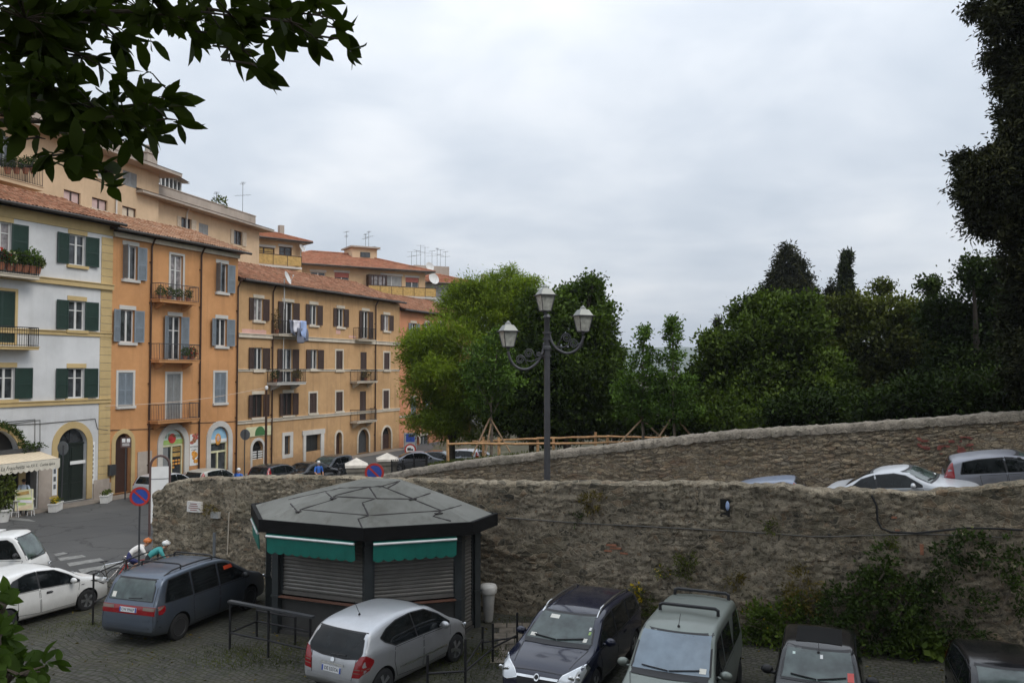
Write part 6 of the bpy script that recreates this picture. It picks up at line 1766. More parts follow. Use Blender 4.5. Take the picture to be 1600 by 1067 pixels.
    def outline(self, poly, view, w=.012, off=.004, side=1, mb=None, closed=True):
        """a thin seam along an outline"""
        mb = mb or MB(); n = len(poly)
        for i in range(n if closed else n - 1):
            a, b = Vector(poly[i]), Vector(poly[(i + 1) % n]); e = b - a
            if e.length < 1e-5: continue
            p = Vector((-e.y, e.x)).normalized() * w / 2; k = max(1, int(e.length / .15))
            for j in range(k):
                c, d = a + e * j / k, a + e * (j + 1) / k
                self.patch([tuple(c - p), tuple(d - p), tuple(d + p), tuple(c + p)], view, off, 0, side, mb)
        return mb

def offs_poly(poly, d):
    c = Vector((sum(p[0] for p in poly) / len(poly), sum(p[1] for p in poly) / len(poly)))
    return [tuple(Vector(p) + (Vector(p) - c).normalized() * d) for p in poly]

_wheels = {}
def wheel_meshes(r, style):
    key = (round(r, 3), style)
    if key in _wheels: return _wheels[key]
    w = .19; m = MB()
    m.lathe([(r * .62, -w / 2), (r * .9, -w / 2), (r * .985, -w * .42), (r, -w * .3), (r, w * .3), (r * .985, w * .42), (r * .9, w / 2), (r * .62, w / 2 - .01)], (0, 0, 0), 28, axis='y')
    ty = m.mesh('tyre', MAT['tyre'], angle=40)
    g = MB(); g.lathe([(r * .30, .02), (r * .6, .02), (r * .64, .085), (r * .66, .09), (r * .66, .07)], (0, 0, 0), 24, axis='y', mi=1)
    if style == 'steel':
        g.lathe([(.02, .08), (r * .3, .082), (r * .5, .07), (r * .6, .05)], (0, 0, 0), 20, axis='y')
        mats = [MAT['rim_dark'], MAT['rim_dark']]
    else:
        k = 5
        for i in range(k):
            a = 2 * math.pi * i / k
            for da in (-.13, .13):
                Rm = Matrix.Rotation(a + da, 3, 'Y'); c = Rm @ Vector((r * .36, .075, 0)); g.box(c, (r * .52, .03, .042), Rm)
        g.lathe([(.0, .095), (.05, .09), (.062, .06)], (0, 0, 0), 12, axis='y')
        mats = [MAT['rim_alloy'], MAT['rim_dark']]
    rm = g.mesh('rim', mats, angle=40)
    _wheels[key] = (ty, rm); return ty, rm

def make_car(S, name, label, paint, loc, fwd, group='parked cars', z=0.0, up=None, plate_text=None, cat='car', cab_glass='car_glass'):
    C_ = Car(S); L_ = S['L']
    f = Vector(fwd).normalized(); upv = Vector(up).normalized() if up is not None else Vector((0, 0, 1))
    left = upv.cross(f).normalized(); f = left.cross(upv).normalized()
    t = thing(name, label, cat, loc, 0, group)
    M3 = Matrix((f, left, upv)).transposed(); t.rotation_euler = M3.to_euler(); t.location = loc; t.scale = (S.get('sc', 1),) * 3
    body = link('body', C_.body(MAT[paint]), t)
    body.data.materials[0] = MAT[paint]
    for sd in (-1, 1):
        for nm, poly in S.get('doors', []):
            d = C_.patch(offs_poly(poly, -.006), 'side', .005, 2, sd).build('door', MAT[paint], t, smooth=True)
            C_.outline(poly, 'side', .016, .0035, sd).build('seam', MAT['black_plastic'], d)
            if nm:
                hx, hz = nm; hm = C_.patch([(hx, hz), (hx + .2, hz), (hx + .2, hz + .035), (hx, hz + .035)], 'side', .03, 1, sd); C_.patch([(hx + .02, hz - .02), (hx + .18, hz - .02), (hx + .18, hz + .05), (hx + .02, hz + .05)], 'side', .007, 1, sd, hm)
                hm.build('handle', MAT[S.get('handle', paint)], d)
        for poly in S.get('side_glass', []):
            w = C_.patch(poly, 'side', .008, 3, sd).build('side_window', MAT[cab_glass], t, smooth=True)
            C_.outline(offs_poly(poly, .012), 'side', .03, .005, sd).build('window_trim', MAT[S.get('trim', 'black_plastic')], w)
        for poly in S.get('strip', []):
            C_.patch(poly, 'side', .014, 2, sd).build('side_strip', MAT[S.get('strip_mat', 'black_plastic')], t, smooth=True)
        for k, poly in enumerate(S.get('tail', [])):
            C_.patch([(y * sd, zz) for y, zz in poly], 'rear', .008, 4, reach=S.get('reach', .34)).build('tail_lamp', MAT['lamp_red'], t, smooth=True)
        for poly in S.get('tail_smoke', []):
            C_.patch([(y * sd, zz) for y, zz in poly], 'rear', .013, 4, reach=S.get('reach', .34)).build('indicator', MAT['lamp_smoke'], t, smooth=True)
        for poly in S.get('head', []):
            hl = C_.patch([(y * sd, zz) for y, zz in poly], 'front', .010, 4, reach=.55).build('headlight', MAT['lamp_clear'], t, smooth=True)
            C_.outline([(y * sd, zz) for y, zz in offs_poly(poly, .004)], 'front', .014, .013).build('rim', MAT['chrome'], hl)
            cy = sum(p[0] for p in poly) / len(poly) * sd; cz = sum(p[1] for p in poly) / len(poly)
            hh = C_.bvh.ray_cast(Vector((6, cy, cz)), Vector((-1, 0, 0)))[0]
            if hh is not None:
                bm_ = MB(); bm_.ball((hh.x + .004, cy, cz), (.02, .07, .06), 10, 6); bm_.ball((hh.x - .02, cy + .13 * sd, cz + .02), (.02, .05, .045), 10, 6); bm_.build('bulb', MAT['chrome'], hl, smooth=True)
        # mirrors
        if 'mirror' in S:
            mx, mz = S['mirror']; sy = C_.bvh.ray_cast(Vector((mx - L_ / 2, sd * 3, mz)), Vector((0, -sd, 0)))[0]
            y0 = sy.y if sy is not None else sd * C_.hw * .9
            m = MB(); m.ball((mx - L_ / 2 - .02, y0 + sd * .15, mz + .04), (.07, .12, .085), 10, 7); m.box((mx - L_ / 2, y0 + sd * .03, mz + .0), (.06, .1, .04)); m.build('wing_mirror', MAT[S.get('mirror_mat', paint)], t, smooth=True)
        st = S.get('rim', 'alloy'); ty, rm = wheel_meshes(S['rw'], st)
        for xw in S['wheels']:
            w = link('wheel', ty, t, (xw - L_ / 2, sd * (C_.hw - .115), S['rw'])); 
            if sd < 0: w.rotation_euler[2] = math.pi
            link('rim', rm, w)
        if S.get('rails'):
            a, b = S['rails']; m = MB(); pts = []
            for i in range(9):
                x = a + (b - a) * i / 8; zt_ = C_.top(x) - C_.crown; yy = C_.section(x)[19][0] * .99
                pts.append((x - L_ / 2, sd * yy, zt_ + (.06 if 0 < i < 8 else .0)))
            m.tube(pts, .02, 6); m.build('roof_rail', MAT[S.get('rail_mat', 'black_plastic')], t, angle=40)
    if 'front_glass' in S:
        ws = C_.patch(S['front_glass'], 'front', .008, 4).build('windscreen', MAT[S.get('screen', 'screen_glass')], t, smooth=True)
        C_.outline(offs_poly(S['front_glass'], .015), 'front', .04, .006).build('window_trim', MAT['black_plastic'], ws)
        zl = min(p[1] for p in S['front_glass']); yl = max(p[0] for p in S['front_glass'])
        m = MB()
        for y0, y1 in ((yl * .75, -yl * .02), (-yl * .05, -yl * .75)):
            pts = []
            for u in np.linspace(0, 1, 6):
                y = y0 + (y1 - y0) * u; zz = zl + .015 + .05 * (1 - u if y0 > 0 else u * .6)
                h = C_.bvh.ray_cast(Vector((6, y, zz)), Vector((-1, 0, 0)))[0]
                if h is not None: pts.append((h.x + .02, h.y, h.z + .018))
            if len(pts) > 2: m.tube(pts, .013, 5)
        m.build('wiper', MAT['black_plastic'], ws)
        for (y, zz, w_, h_, mt) in S.get('stickers', []):
            C_.patch([(y, zz), (y + w_, zz), (y + w_, zz + h_), (y, zz + h_)], 'front', .012, 1).build('sticker', MAT[mt], ws)
    if 'rear_glass' in S:
        rg = C_.patch(S['rear_glass'], 'rear', .008, 4).build('rear_window', MAT[S.get('rear_mat', 'car_glass')], t, smooth=True)
        C_.outline(offs_poly(S['rear_glass'], .012), 'rear', .03, .006).build('window_trim', MAT['black_plastic'], rg)
        for (y, zz, w_, h_, mt) in S.get('rear_stickers', []):
            C_.patch([(y, zz), (y + w_, zz), (y + w_, zz + h_), (y, zz + h_)], 'rear', .012, 1).build('sticker', MAT[mt], rg)
        if S.get('rear_wiper', True):
            zl = min(p[1] for p in S['rear_glass']); pts = []
            for u in np.linspace(0, 1, 5):
                h = C_.bvh.ray_cast(Vector((-6, .05 - .38 * u, zl + .03 + .02 * u)), Vector((1, 0, 0)))[0]
                if h is not None: pts.append((h.x - .02, h.y, h.z + .012))
            if len(pts) > 2: MB().tube(pts, .012, 5).build('wiper', MAT['black_plastic'], rg)
    for nm, view, poly, mt, off in S.get('extra', []):
        C_.patch(poly, view, off, 3).build(nm, MAT[mt], t, smooth=True)
    for nm, poly, mt in S.get('right', []): C_.patch(poly, 'side', .014, 1, -1).build(nm, MAT[mt], t)
    for nm, view, poly, wd in S.get('seams', []):
        C_.outline(poly, view, wd, .004).build(nm, MAT['black_plastic'], t)
    if plate_text and 'plate' in S:
        end, zz = S['plate']; d = -1 if end == 'rear' else 1
        h = C_.bvh.ray_cast(Vector((6 * d, 0, zz)), Vector((-d, 0, 0)))[0]
        M4 = face_frame(Vector((h.x + d * .012, 0, zz)), (d, 0, .12 if d < 0 else -.05))
        pl = plate_mb(M4, .52, .115, -.012, .006).build('number_plate', MAT[S.get('plate_mat', 'plate_white')], t)
        b_ = MB()
        for cx in (-.24, .24): q = plate_mb(M4, .04, .112, .0062, .008, cx, 0); b_.add(q.v, q.f)
        b_.build('plate_band', MAT['plate_blue'], pl)
        MT = M4.copy(); MT.translation = M4 @ Vector((0, 0, .008))
        text_mb(MB(), plate_text, .1, MT).build if False else None
        m = MB(); text_mb(m, plate_text, .1, MT, depth=.001, xs=.88); m.build('lettering', MAT['plate_text'], pl)
    if S.get('antenna'):
        ax, alen = S['antenna']; zt_ = C_.top(ax); m = MB(); m.lathe([(.03, 0), (.025, .03), (.01, .05)], (ax - L_ / 2, 0, zt_ - .01), 8); m.bar((ax - L_ / 2, 0, zt_ + .03), (ax - L_ / 2 - .16, 0, zt_ + alen), .006, 5); m.build('aerial', MAT['black_plastic'], t)
    if S.get('rack'):
        for x in S['rack']:
            sec = C_.section(x); yy = sec[19][0] * .98; zt_ = C_.top(x)
            m = MB(); pts = [(x - L_ / 2, -yy, zt_ - .05), (x - L_ / 2, -yy, zt_ + .07), (x - L_ / 2, -yy * .9, zt_ + .10), (x - L_ / 2, yy * .9, zt_ + .10), (x - L_ / 2, yy, zt_ + .07), (x - L_ / 2, yy, zt_ - .05)]
            m.tube(pts, S.get('rack_r', .03), 6); m.build('roof_bar', MAT['black_plastic'], t, angle=40)
    return t, C_

def by_wheels(S, rear_px, front_px, side=-1, z=0.0):
    """centre and heading from where the two near wheels touch the ground"""
    a = at_height(rear_px[0], rear_px[1], z); b = at_height(front_px[0], front_px[1], z)
    f = (b - a).normalized(); left = Vector((-f.y, f.x, 0)); hw = S['W'] / 2 - .06
    mid = (a + b) / 2; xm = sum(S['wheels']) / 2 - S['L'] / 2
    c = mid - f * xm - left * side * hw
    return (c.x, c.y, z), f

MPV = dict(L=4.62, W=1.81, rw=.33, wheels=(.86, 3.70), zb=.22, tum=.17, ends=(.86, .74), crown=.03, rim='steel',
    top=[(0, .52), (.015, .66), (.05, .95), (.09, 1.06), (.2, 1.32), (.34, 1.58), (.46, 1.66), (.8, 1.705), (1.7, 1.73), (2.5, 1.69), (2.8, 1.62), (3.35, 1.34), (3.85, 1.07), (4.2, .97), (4.45, .82), (4.57, .64), (4.62, .46)],
    belt=[(0, 1.02), (1, 1.0), (3.0, .98), (3.8, .96), (4.62, .8)],
    doors=[((1.52, .84), [(1.42, .34), (2.36, .30), (2.36, .98), (1.36, .99), (1.34, .74)]), ((2.5, .84), [(2.40, .30), (3.38, .34), (3.48, .96), (2.40, .98)])],
    side_glass=[[(.36, 1.06), (.42, 1.25), (.56, 1.55), (1.27, 1.59), (1.32, 1.04)], [(1.40, 1.04), (1.37, 1.59), (2.30, 1.575), (2.34, 1.03)], [(2.43, 1.03), (2.40, 1.57), (2.72, 1.53), (3.45, 1.10), (3.50, 1.02)]],
    rear_glass=[(-.66, 1.12), (.66, 1.12), (.63, 1.40), (.56, 1.57), (-.56, 1.57), (-.63, 1.40)], rear_mat='screen_glass', rear_stickers=[(.48, 1.15, .12, .12, 'sticker')],
    tail=[[(.0, .80), (.86, .80), (.885, .92), (.86, 1.0), (.0, 1.0)]], tail_smoke=[[(.45, .91), (.84, .91), (.86, .985), (.45, .985)]],
    plate=('rear', .90), mirror=(3.32, 1.04), mirror_mat='black_plastic', rails=(.55, 2.75), rack=(1.15, 2.35), rack_r=.022, front_glass=[(-.68, 1.12), (.68, 1.12), (.60, 1.60), (-.60, 1.60)],
    head=[[(.45, .70), (.80, .68), (.82, .84), (.5, .82)]],
    right=[('sun_shade', [(2.62, 1.36), (2.98, 1.36), (2.93, 1.46), (2.6, 1.46)], 'sun_shade')], seams=[('tailgate_seam', 'rear', [(-.80, .50), (-.74, 1.05), (-.70, 1.60), (.70, 1.60), (.74, 1.05), (.80, .50)], .014)],
    extra=[('bumper_lip', 'rear', [(-.84, .655), (.84, .655), (.84, .69), (-.84, .69)], 'paint_mpv', .022), ('bumper_lip', 'rear', [(-.84, .50), (.84, .50), (.84, .53), (-.84, .53)], 'paint_mpv', .03)])
ACL = dict(L=3.84, W=1.76, rw=.315, wheels=(.66, 3.23), zb=.21, tum=.30, ends=(.80, .7), crown=.04, antenna=(.86, .32),
    top=[(0, .46), (.02, .60), (.06, .82), (.10, .95), (.24, 1.22), (.36, 1.39), (.50, 1.47), (.85, 1.545), (1.4, 1.59), (1.9, 1.575), (2.35, 1.50), (2.75, 1.30), (3.18, 1.05), (3.5, .92), (3.7, .78), (3.8, .6), (3.84, .44)],
    belt=[(0, 1.02), (.6, 1.03), (1.2, .98), (3.0, .94), (3.84, .7)],
    doors=[((1.22, .88), [(1.10, .36), (1.96, .30), (1.96, .955), (1.02, .965), (.98, .68)]), ((2.1, .86), [(2.0, .30), (2.88, .34), (3.0, .92), (2.0, .95)])],
    side_glass=[[(1.04, 1.015), (.74, 1.15), (.64, 1.24), (.86, 1.36), (1.2, 1.44), (1.68, 1.475), (1.76, 1.0)], [(1.80, 1.0), (1.72, 1.475), (2.2, 1.43), (2.62, 1.24), (2.98, 1.0), (2.96, .975)]],
    rear_glass=[(-.66, .95), (-.30, .905), (.30, .905), (.66, .95), (.70, 1.05), (.60, 1.36), (-.60, 1.36), (-.70, 1.05)], tail=[[(.55, .58), (.74, .60), (.84, .72), (.865, .90), (.80, 1.02), (.70, .99), (.60, .86)]],
    tail_smoke=[[(.60, .735), (.84, .75), (.84, .765), (.60, .75)], [(.58, .665), (.80, .685), (.80, .70), (.585, .68)]],
    plate=('rear', .66), plate_mat='plate_white', mirror=(2.62, 1.0), mirror_mat='paint_silver', front_glass=[(-.66, 1.08), (.66, 1.08), (.56, 1.48), (-.56, 1.48)],
    head=[[(.42, .66), (.78, .66), (.80, .80), (.55, .80)]], strip=[[(1.15, .50), (2.84, .50), (2.84, .54), (1.15, .54)]], strip_mat='chrome',
    seams=[('tailgate_seam', 'rear', [(-.54, .50), (-.60, .88), (-.66, 1.38), (.66, 1.38), (.60, .88), (.54, .50)], .014)],
    extra=[('trim_bar', 'rear', [(-.32, .745), (.32, .745), (.30, .785), (-.30, .785)], 'chrome', .02), ('bumper_lip', 'rear', [(-.84, .50), (.84, .50), (.84, .53), (-.84, .53)], 'paint_silver', .03), ('emblem', 'rear', [(-.05, .82), (0, .80), (.05, .82), (.05, .87), (0, .89), (-.05, .87)], 'chrome', .02)])
YPS = dict(L=3.84, W=1.68, rw=.305, wheels=(.62, 3.02), zb=.2, tum=.30, ends=(.78, .72), handle='chrome',
    top=[(0, .48), (.02, .66), (.06, .86), (.12, 1.0), (.3, 1.27), (.46, 1.41), (.8, 1.48), (1.3, 1.52), (1.8, 1.50), (2.2, 1.42), (2.6, 1.22), (2.95, 1.02), (3.3, .95), (3.6, .84), (3.78, .66), (3.84, .48)],
    belt=[(0, 1.06), (.7, 1.05), (1.4, .97), (2.9, .91), (3.84, .72)],
    doors=[((1.72, .80), [(1.62, .30), (2.66, .32), (2.76, .89), (1.56, .94)]), ((None), [(.95, .36), (1.58, .30), (1.52, .94), (.92, .96)])],
    side_glass=[[(.98, 1.0), (.66, 1.14), (.84, 1.30), (1.2, 1.40), (1.50, 1.42), (1.52, .985)], [(1.57, .98), (1.55, 1.42), (2.05, 1.36), (2.45, 1.16), (2.76, .95), (2.75, .925)]],
    rear_glass=[(-.55, 1.02), (.55, 1.02), (.5, 1.36), (-.5, 1.36)], tail=[[(.62, .78), (.78, .78), (.80, 1.05), (.70, 1.12), (.64, 1.02)]], mirror=(2.5, .97), front_glass=[(-.64, 1.05), (.64, 1.05), (.54, 1.41), (-.54, 1.41)],
    head=[[(.40, .70), (.76, .66), (.80, .86), (.62, .86)]], strip=[[(2.80, .80), (2.90, .80), (2.90, .815), (2.80, .815)]], strip_mat='chrome')
YPS['doors'] = [((1.72, .80), YPS['doors'][0][1]), (None, YPS['doors'][1][1])]
OPL = dict(L=4.5, W=1.76, rw=.315, wheels=(.82, 3.50), zb=.2, tum=.26, ends=(.82, .78), rails=(.35, 2.7), rail_mat='chrome',
    top=[(0, .5), (.02, .72), (.07, .98), (.25, 1.26), (.42, 1.42), (.7, 1.47), (1.6, 1.51), (2.3, 1.49), (2.7, 1.42), (3.2, 1.16), (3.52, .99), (3.9, .92), (4.2, .84), (4.38, .74), (4.47, .6), (4.5, .42)],
    belt=[(0, 1.0), (1, .97), (3.3, .92), (4.0, .86), (4.5, .66)],
    doors=[((1.45, .82), [(1.30, .34), (2.12, .30), (2.12, .93), (1.24, .95)]), ((2.26, .80), [(2.16, .30), (3.1, .33), (3.2, .90), (2.16, .93)])],
    side_glass=[[(.40, 1.04), (.55, 1.36), (1.18, 1.41), (1.2, 1.0)], [(1.27, 1.0), (1.25, 1.41), (2.07, 1.41), (2.1, .97)], [(2.17, .97), (2.14, 1.41), (2.6, 1.36), (3.15, 1.04), (3.2, .95)]],
    rear_glass=[(-.6, 1.06), (.6, 1.06), (.52, 1.38), (-.52, 1.38)], mirror=(3.0, .98), front_glass=[(-.70, 1.04), (.70, 1.04), (.58, 1.40), (-.58, 1.40)],
    stickers=[(.52, 1.06, .08, .05, 'sticker'), (-.62, 1.06, .12, .045, 'sticker'), (.58, 1.16, .045, .04, 'leaf_green_paint'), (.56, 1.22, .045, .04, 'sign_white'), (-.36, 1.33, .2, .05, 'sticker')],
    head=[[(.42, .62), (.62, .56), (.80, .60), (.845, .76), (.82, .86), (.70, .82), (.50, .73)]],
    extra=[('grille', 'front', [(-.40, .50), (.40, .50), (.44, .66), (-.44, .66)], 'black_plastic', .006), ('grille_bar', 'front', [(-.42, .635), (.42, .635), (.43, .675), (-.43, .675)], 'chrome', .022), ('emblem', 'front', [(.055 * math.cos(2 * math.pi * k / 12), .655 + .055 * math.sin(2 * math.pi * k / 12)) for k in range(12)], 'chrome', .04),
           ('emblem_centre', 'front', [(.038 * math.cos(2 * math.pi * k / 12), .655 + .038 * math.sin(2 * math.pi * k / 12)) for k in range(12)], 'black_plastic', .046), ('cowl', 'front', [(-.70, .985), (.70, .985), (.70, 1.035), (-.70, 1.035)], 'black_plastic', .01)],
    seams=[('bonnet_seam', 'top', [(4.36, -.55), (3.5, -.70), (3.5, .70), (4.36, .55)], .014)])
KAN = dict(L=4.0, W=1.68, rw=.31, wheels=(.62, 3.22), zb=.22, tum=.14, ends=(.9, .78), crown=.045, rack=(.7, 2.0), rack_r=.035, antenna=(2.25, .2), rim='steel',
    top=[(0, .55), (.015, .9), (.05, 1.4), (.12, 1.68), (.24, 1.775), (.9, 1.825), (2.0, 1.81), (2.36, 1.74), (2.75, 1.44), (3.12, 1.13), (3.5, 1.03), (3.75, .92), (3.92, .72), (4.0, .48)],
    belt=[(0, 1.06), (1, 1.06), (2.9, 1.02), (3.4, .97), (4.0, .7)],
    doors=[(None, [(.95, .36), (1.85, .34), (1.85, 1.03), (.95, 1.04)]), ((2.0, .88), [(1.92, .32), (2.82, .34), (2.9, 1.0), (1.92, 1.03)])],
    side_glass=[[(.22, 1.14), (.30, 1.60), (.92, 1.62), (.94, 1.12)], [(1.0, 1.12), (1.0, 1.62), (1.82, 1.62), (1.84, 1.10)], [(1.95, 1.09), (1.93, 1.62), (2.3, 1.58), (2.8, 1.18), (2.88, 1.05)]],
    rear_glass=[(-.6, 1.15), (.6, 1.15), (.56, 1.6), (-.56, 1.6)], mirror=(2.75, 1.10), front_glass=[(-.70, 1.17), (.70, 1.17), (.64, 1.70), (-.64, 1.70)], screen='sky_reflection_glass', stickers=[(.52, 1.2, .12, .07, 'sticker')],
    head=[[(.44, .66), (.78, .62), (.80, .86), (.52, .86)]], extra=[('grille', 'front', [(-.38, .62), (.38, .62), (.40, .78), (-.40, .78)], 'black_plastic', .006), ('cowl', 'front', [(-.70, 1.10), (.70, 1.10), (.70, 1.16), (-.70, 1.16)], 'black_plastic', .01), ('bumper', 'front', [(-.8, .34), (.8, .34), (.8, .56), (-.8, .56)], 'black_plastic', .02)],
    seams=[('bonnet_seam', 'top', [(3.86, -.5), (3.1, -.72), (3.1, .72), (3.86, .5)], .014)])
def stretch(S, x0, d):
    g = lambda p: (p[0] + d if p[0] > x0 else p[0], p[1])
    S['L'] += d; S['wheels'] = tuple(x + d if x > x0 else x for x in S['wheels'])
    for k in ('top', 'belt'): S[k] = [g(p) for p in S[k]]
    S['doors'] = [((h[0] + d, h[1]) if h else None, [g(p) for p in q]) for h, q in S['doors']]
    S['side_glass'] = [[g(p) for p in q] for q in S['side_glass']]; S['mirror'] = g(S['mirror'])
    S['seams'] = [(n, v, [g(p) for p in q], w) if v == 'top' else (n, v, q, w) for n, v, q, w in S['seams']]
    S['antenna'] = (S['antenna'][0] + d, S['antenna'][1])
stretch(KAN, .93, .42); KAN['rack'] = (.42, 1.75)
TWI = dict(L=3.5, W=1.62, rw=.29, wheels=(.52, 2.9), zb=.2, tum=.24, ends=(.82, .74), antenna=(2.1, .16),
    top=[(0, .5), (.02, .8), (.08, 1.02), (.26, 1.30), (.42, 1.41), (.9, 1.455), (1.6, 1.46), (1.95, 1.42), (2.4, 1.18), (2.75, 1.0), (3.1, .90), (3.35, .76), (3.46, .6), (3.5, .44)],
    belt=[(0, .98), (1, .95), (2.6, .9), (3.5, .66)],
    doors=[((1.2, .8), [(1.1, .32), (2.3, .32), (2.42, .88), (1.05, .93)])],
    side_glass=[[(.42, 1.02), (.55, 1.33), (1.05, 1.37), (1.08, .99)], [(1.14, .98), (1.12, 1.37), (1.85, 1.34), (2.35, 1.02), (2.4, .94)]],
    rear_glass=[(-.55, 1.05), (.55, 1.05), (.48, 1.36), (-.48, 1.36)], mirror=(2.3, .97), mirror_mat='black_plastic', front_glass=[(-.64, 1.03), (.64, 1.03), (.56, 1.385), (-.56, 1.385)],
    stickers=[(.50, 1.05, .11, .1, 'sticker_red'), (.03, 1.29, .05, .05, 'sign_white'), (-.46, 1.31, .05, .03, 'pale_mint')], head=[[(.42, .62), (.7, .6), (.72, .8), (.5, .8)]],
    extra=[('sunroof', 'top', [(.7, -.42), (1.75, -.42), (1.75, .42), (.7, .42)], 'kiosk_dark', .008)])
CUP = dict(L=4.45, W=1.74, rw=.31, wheels=(.85, 3.55), zb=.2, tum=.34, ends=(.8, .74),
    top=[(0, .5), (.03, .82), (.15, .93), (.7, 1.0), (1.1, 1.17), (1.5, 1.33), (1.9, 1.39), (2.3, 1.395), (2.6, 1.35), (3.0, 1.14), (3.36, .97), (3.9, .86), (4.25, .74), (4.4, .58), (4.45, .42)],
    belt=[(0, .88), (1, .92), (3.2, .88), (4.45, .62)],
    doors=[((1.85, .78), [(1.72, .32), (2.98, .34), (3.06, .85), (1.66, .89)])],
    side_glass=[[(1.0, .98), (1.35, 1.20), (1.72, 1.295), (1.78, .955)], [(1.83, .955), (1.77, 1.30), (2.3, 1.31), (2.6, 1.24), (3.02, .97), (3.04, .92)]],
    rear_glass=[(-.58, 1.04), (.58, 1.04), (.48, 1.33), (-.48, 1.33)], mirror=(2.85, .95), front_glass=[(-.68, 1.0), (.68, 1.0), (.56, 1.33), (-.56, 1.33)], screen='screen_glass', stickers=[(.4, 1.02, .16, .04, 'sign_white')], head=[[(.45, .6), (.75, .58), (.78, .74), (.5, .74)]])
PUN = dict(L=3.84, W=1.67, rw=.30, wheels=(.6, 3.06), zb=.2, tum=.26, ends=(.82, .74),
    top=[(0, .5), (.02, .72), (.06, .96), (.1, 1.05), (.24, 1.30), (.36, 1.41), (.7, 1.465), (1.3, 1.485), (1.9, 1.45), (2.25, 1.36), (2.7, 1.10), (2.95, .99), (3.4, .88), (3.66, .74), (3.8, .58), (3.84, .44)],
    belt=[(0, .98), (1, .96), (2.8, .9), (3.84, .68)],
    doors=[((1.2, .8), [(1.05, .34), (1.68, .30), (1.68, .92), (1.0, .94)]), ((1.8, .8), [(1.72, .30), (2.55, .32), (2.65, .88), (1.72, .92)])],
    side_glass=[[(.52, 1.03), (.62, 1.34), (1.0, 1.38), (1.66, 1.385), (1.68, .98)], [(1.73, .98), (1.71, 1.385), (2.1, 1.33), (2.6, 1.02), (2.64, .94)]],
    rear_glass=[(-.56, 1.04), (.56, 1.04), (.5, 1.36), (-.5, 1.36)], tail=[[(.66, .92), (.80, .92), (.78, 1.2), (.70, 1.38), (.60, 1.38), (.64, 1.15)]], mirror=(2.45, .97), front_glass=[(-.64, 1.02), (.64, 1.02), (.56, 1.39), (-.56, 1.39)], head=[[(.42, .66), (.72, .62), (.76, .84), (.6, .82)]])

# the car park row
OPL['sc'] = 1.09; KAN['sc'] = 1.07; TWI['sc'] = 1.06; MPV['sc'] = 1.04; ACL['sc'] = 1.05
loc, f = by_wheels(MPV, (277, 999), (388, 951))
make_car(MPV, 'parked_car', 'blue grey people carrier with roof rails and a full width red rear light band', 'paint_mpv', loc, f, plate_text='CW 996EP')
loc, f = by_wheels(ACL, (600, 1089), (705, 1035))
make_car(ACL, 'parked_car', 'silver compact hatchback seen from behind with large red corner lamps', 'paint_silver', loc, f, plate_text='DE 555TA')
loc, f = by_wheels(YPS, (13, 987), (131, 954))
make_car(YPS, 'parked_car', 'white three door hatchback with black rear windows at the left edge', 'paint_white', loc, f)
def by_roof(S, rear, front):
    """heading and centre from two points on the roof's centre line: (px,py,x along the car)"""
    CC = Car(S); a = at_height(rear[0], rear[1], CC.top(rear[2])); b = at_height(front[0], front[1], CC.top(front[2]))
    f = Vector((b.x - a.x, b.y - a.y, 0)).normalized(); c = Vector((a.x, a.y, 0)) - f * (rear[2] - S['L'] / 2)
    return (c.x, c.y, 0), f
f = Vector((-.42, -.905, 0)).normalized()
def place_front(S, px, py, z, f, xf): # a point on the centre line, xf metres along the car, at height z, seen at px,py
    k = S.get('sc', 1); p = at_height(px, py, z * k); c = Vector((p.x, p.y, 0)) - f * (xf - S['L'] / 2) * k; return (c.x, c.y, 0)
make_car(OPL, 'parked_car', 'dark navy estate car with bright headlights facing the camera', 'paint_navy', place_front(OPL, 890, 957, 1.42, f, 2.7), f)
f2 = Vector((-.40, -.916, 0)).normalized()
make_car(KAN, 'parked_car', 'grey green high roofed van with two black roof bars', 'paint_greygreen', place_front(KAN, 1066, 974, 1.74, f2, 2.36), f2, cat='van')
f3 = Vector((-.36, -.93, 0)).normalized()
make_car(TWI, 'parked_car', 'small black hatchback with fabric sunroof and red windscreen sticker by the bushes', 'paint_black', place_front(TWI, 1279, 1011, 1.42, f3, 1.95), f3)
f4 = Vector((-.30, -.95, 0)).normalized()
make_car(PUN, 'parked_car', 'black hatchback cut off at the lower right corner under the ivy', 'paint_black', place_front(PUN, 1578, 1046, 1.40, f4, 2.15), f4)
# cars on the ramp
def ramp_car(S, label, paint, px, py, x_on, fwd, Y, name='parked_car', lift=0.0):
    """(px,py) is the top of the roof at depth Y"""
    p = at_depth(px, py, Y); CC = Car(S)
    f = Vector((fwd[0], fwd[1], 0)).normalized(); e = .6
    c = Vector((p.x, p.y, 0)) - f * (x_on - S['L'] / 2)
    zr = lambda x: interp(RAMP_Z, x)
    sl = (zr(c.x + f.x * 1.3) - zr(c.x - f.x * 1.3)) / 2.6
    left = Vector((-f.y, f.x, 0)); sl2 = (zr(c.x + left.x) - zr(c.x - left.x)) / 2
    f3_ = Vector((f.x, f.y, sl)).normalized(); up = f3_.cross(Vector((left.x, left.y, sl2))).normalized()
    return make_car(S, name, label, paint, (c.x, c.y, zr(c.x) + .01 + lift), f3_, 'cars parked on the ramp', up=up)
ramp_car(CUP, 'pale silver coupe on the ramp with its windscreen above the rubble wall', 'paint_palesilver', 1410, 730, 2.2, (.80, -.60), 25.6)
ramp_car(PUN, 'steel grey hatchback with tall red rear lamp at the right edge of the ramp', 'paint_steel', 1552, 725, 1.3, (.9, -.42), 25.2)
ramp_car(PUN, 'blue grey car of which only the pale roof shows above the wall', 'paint_bluegrey', 1205, 753, 1.3, (-.93, .36), 27.0)
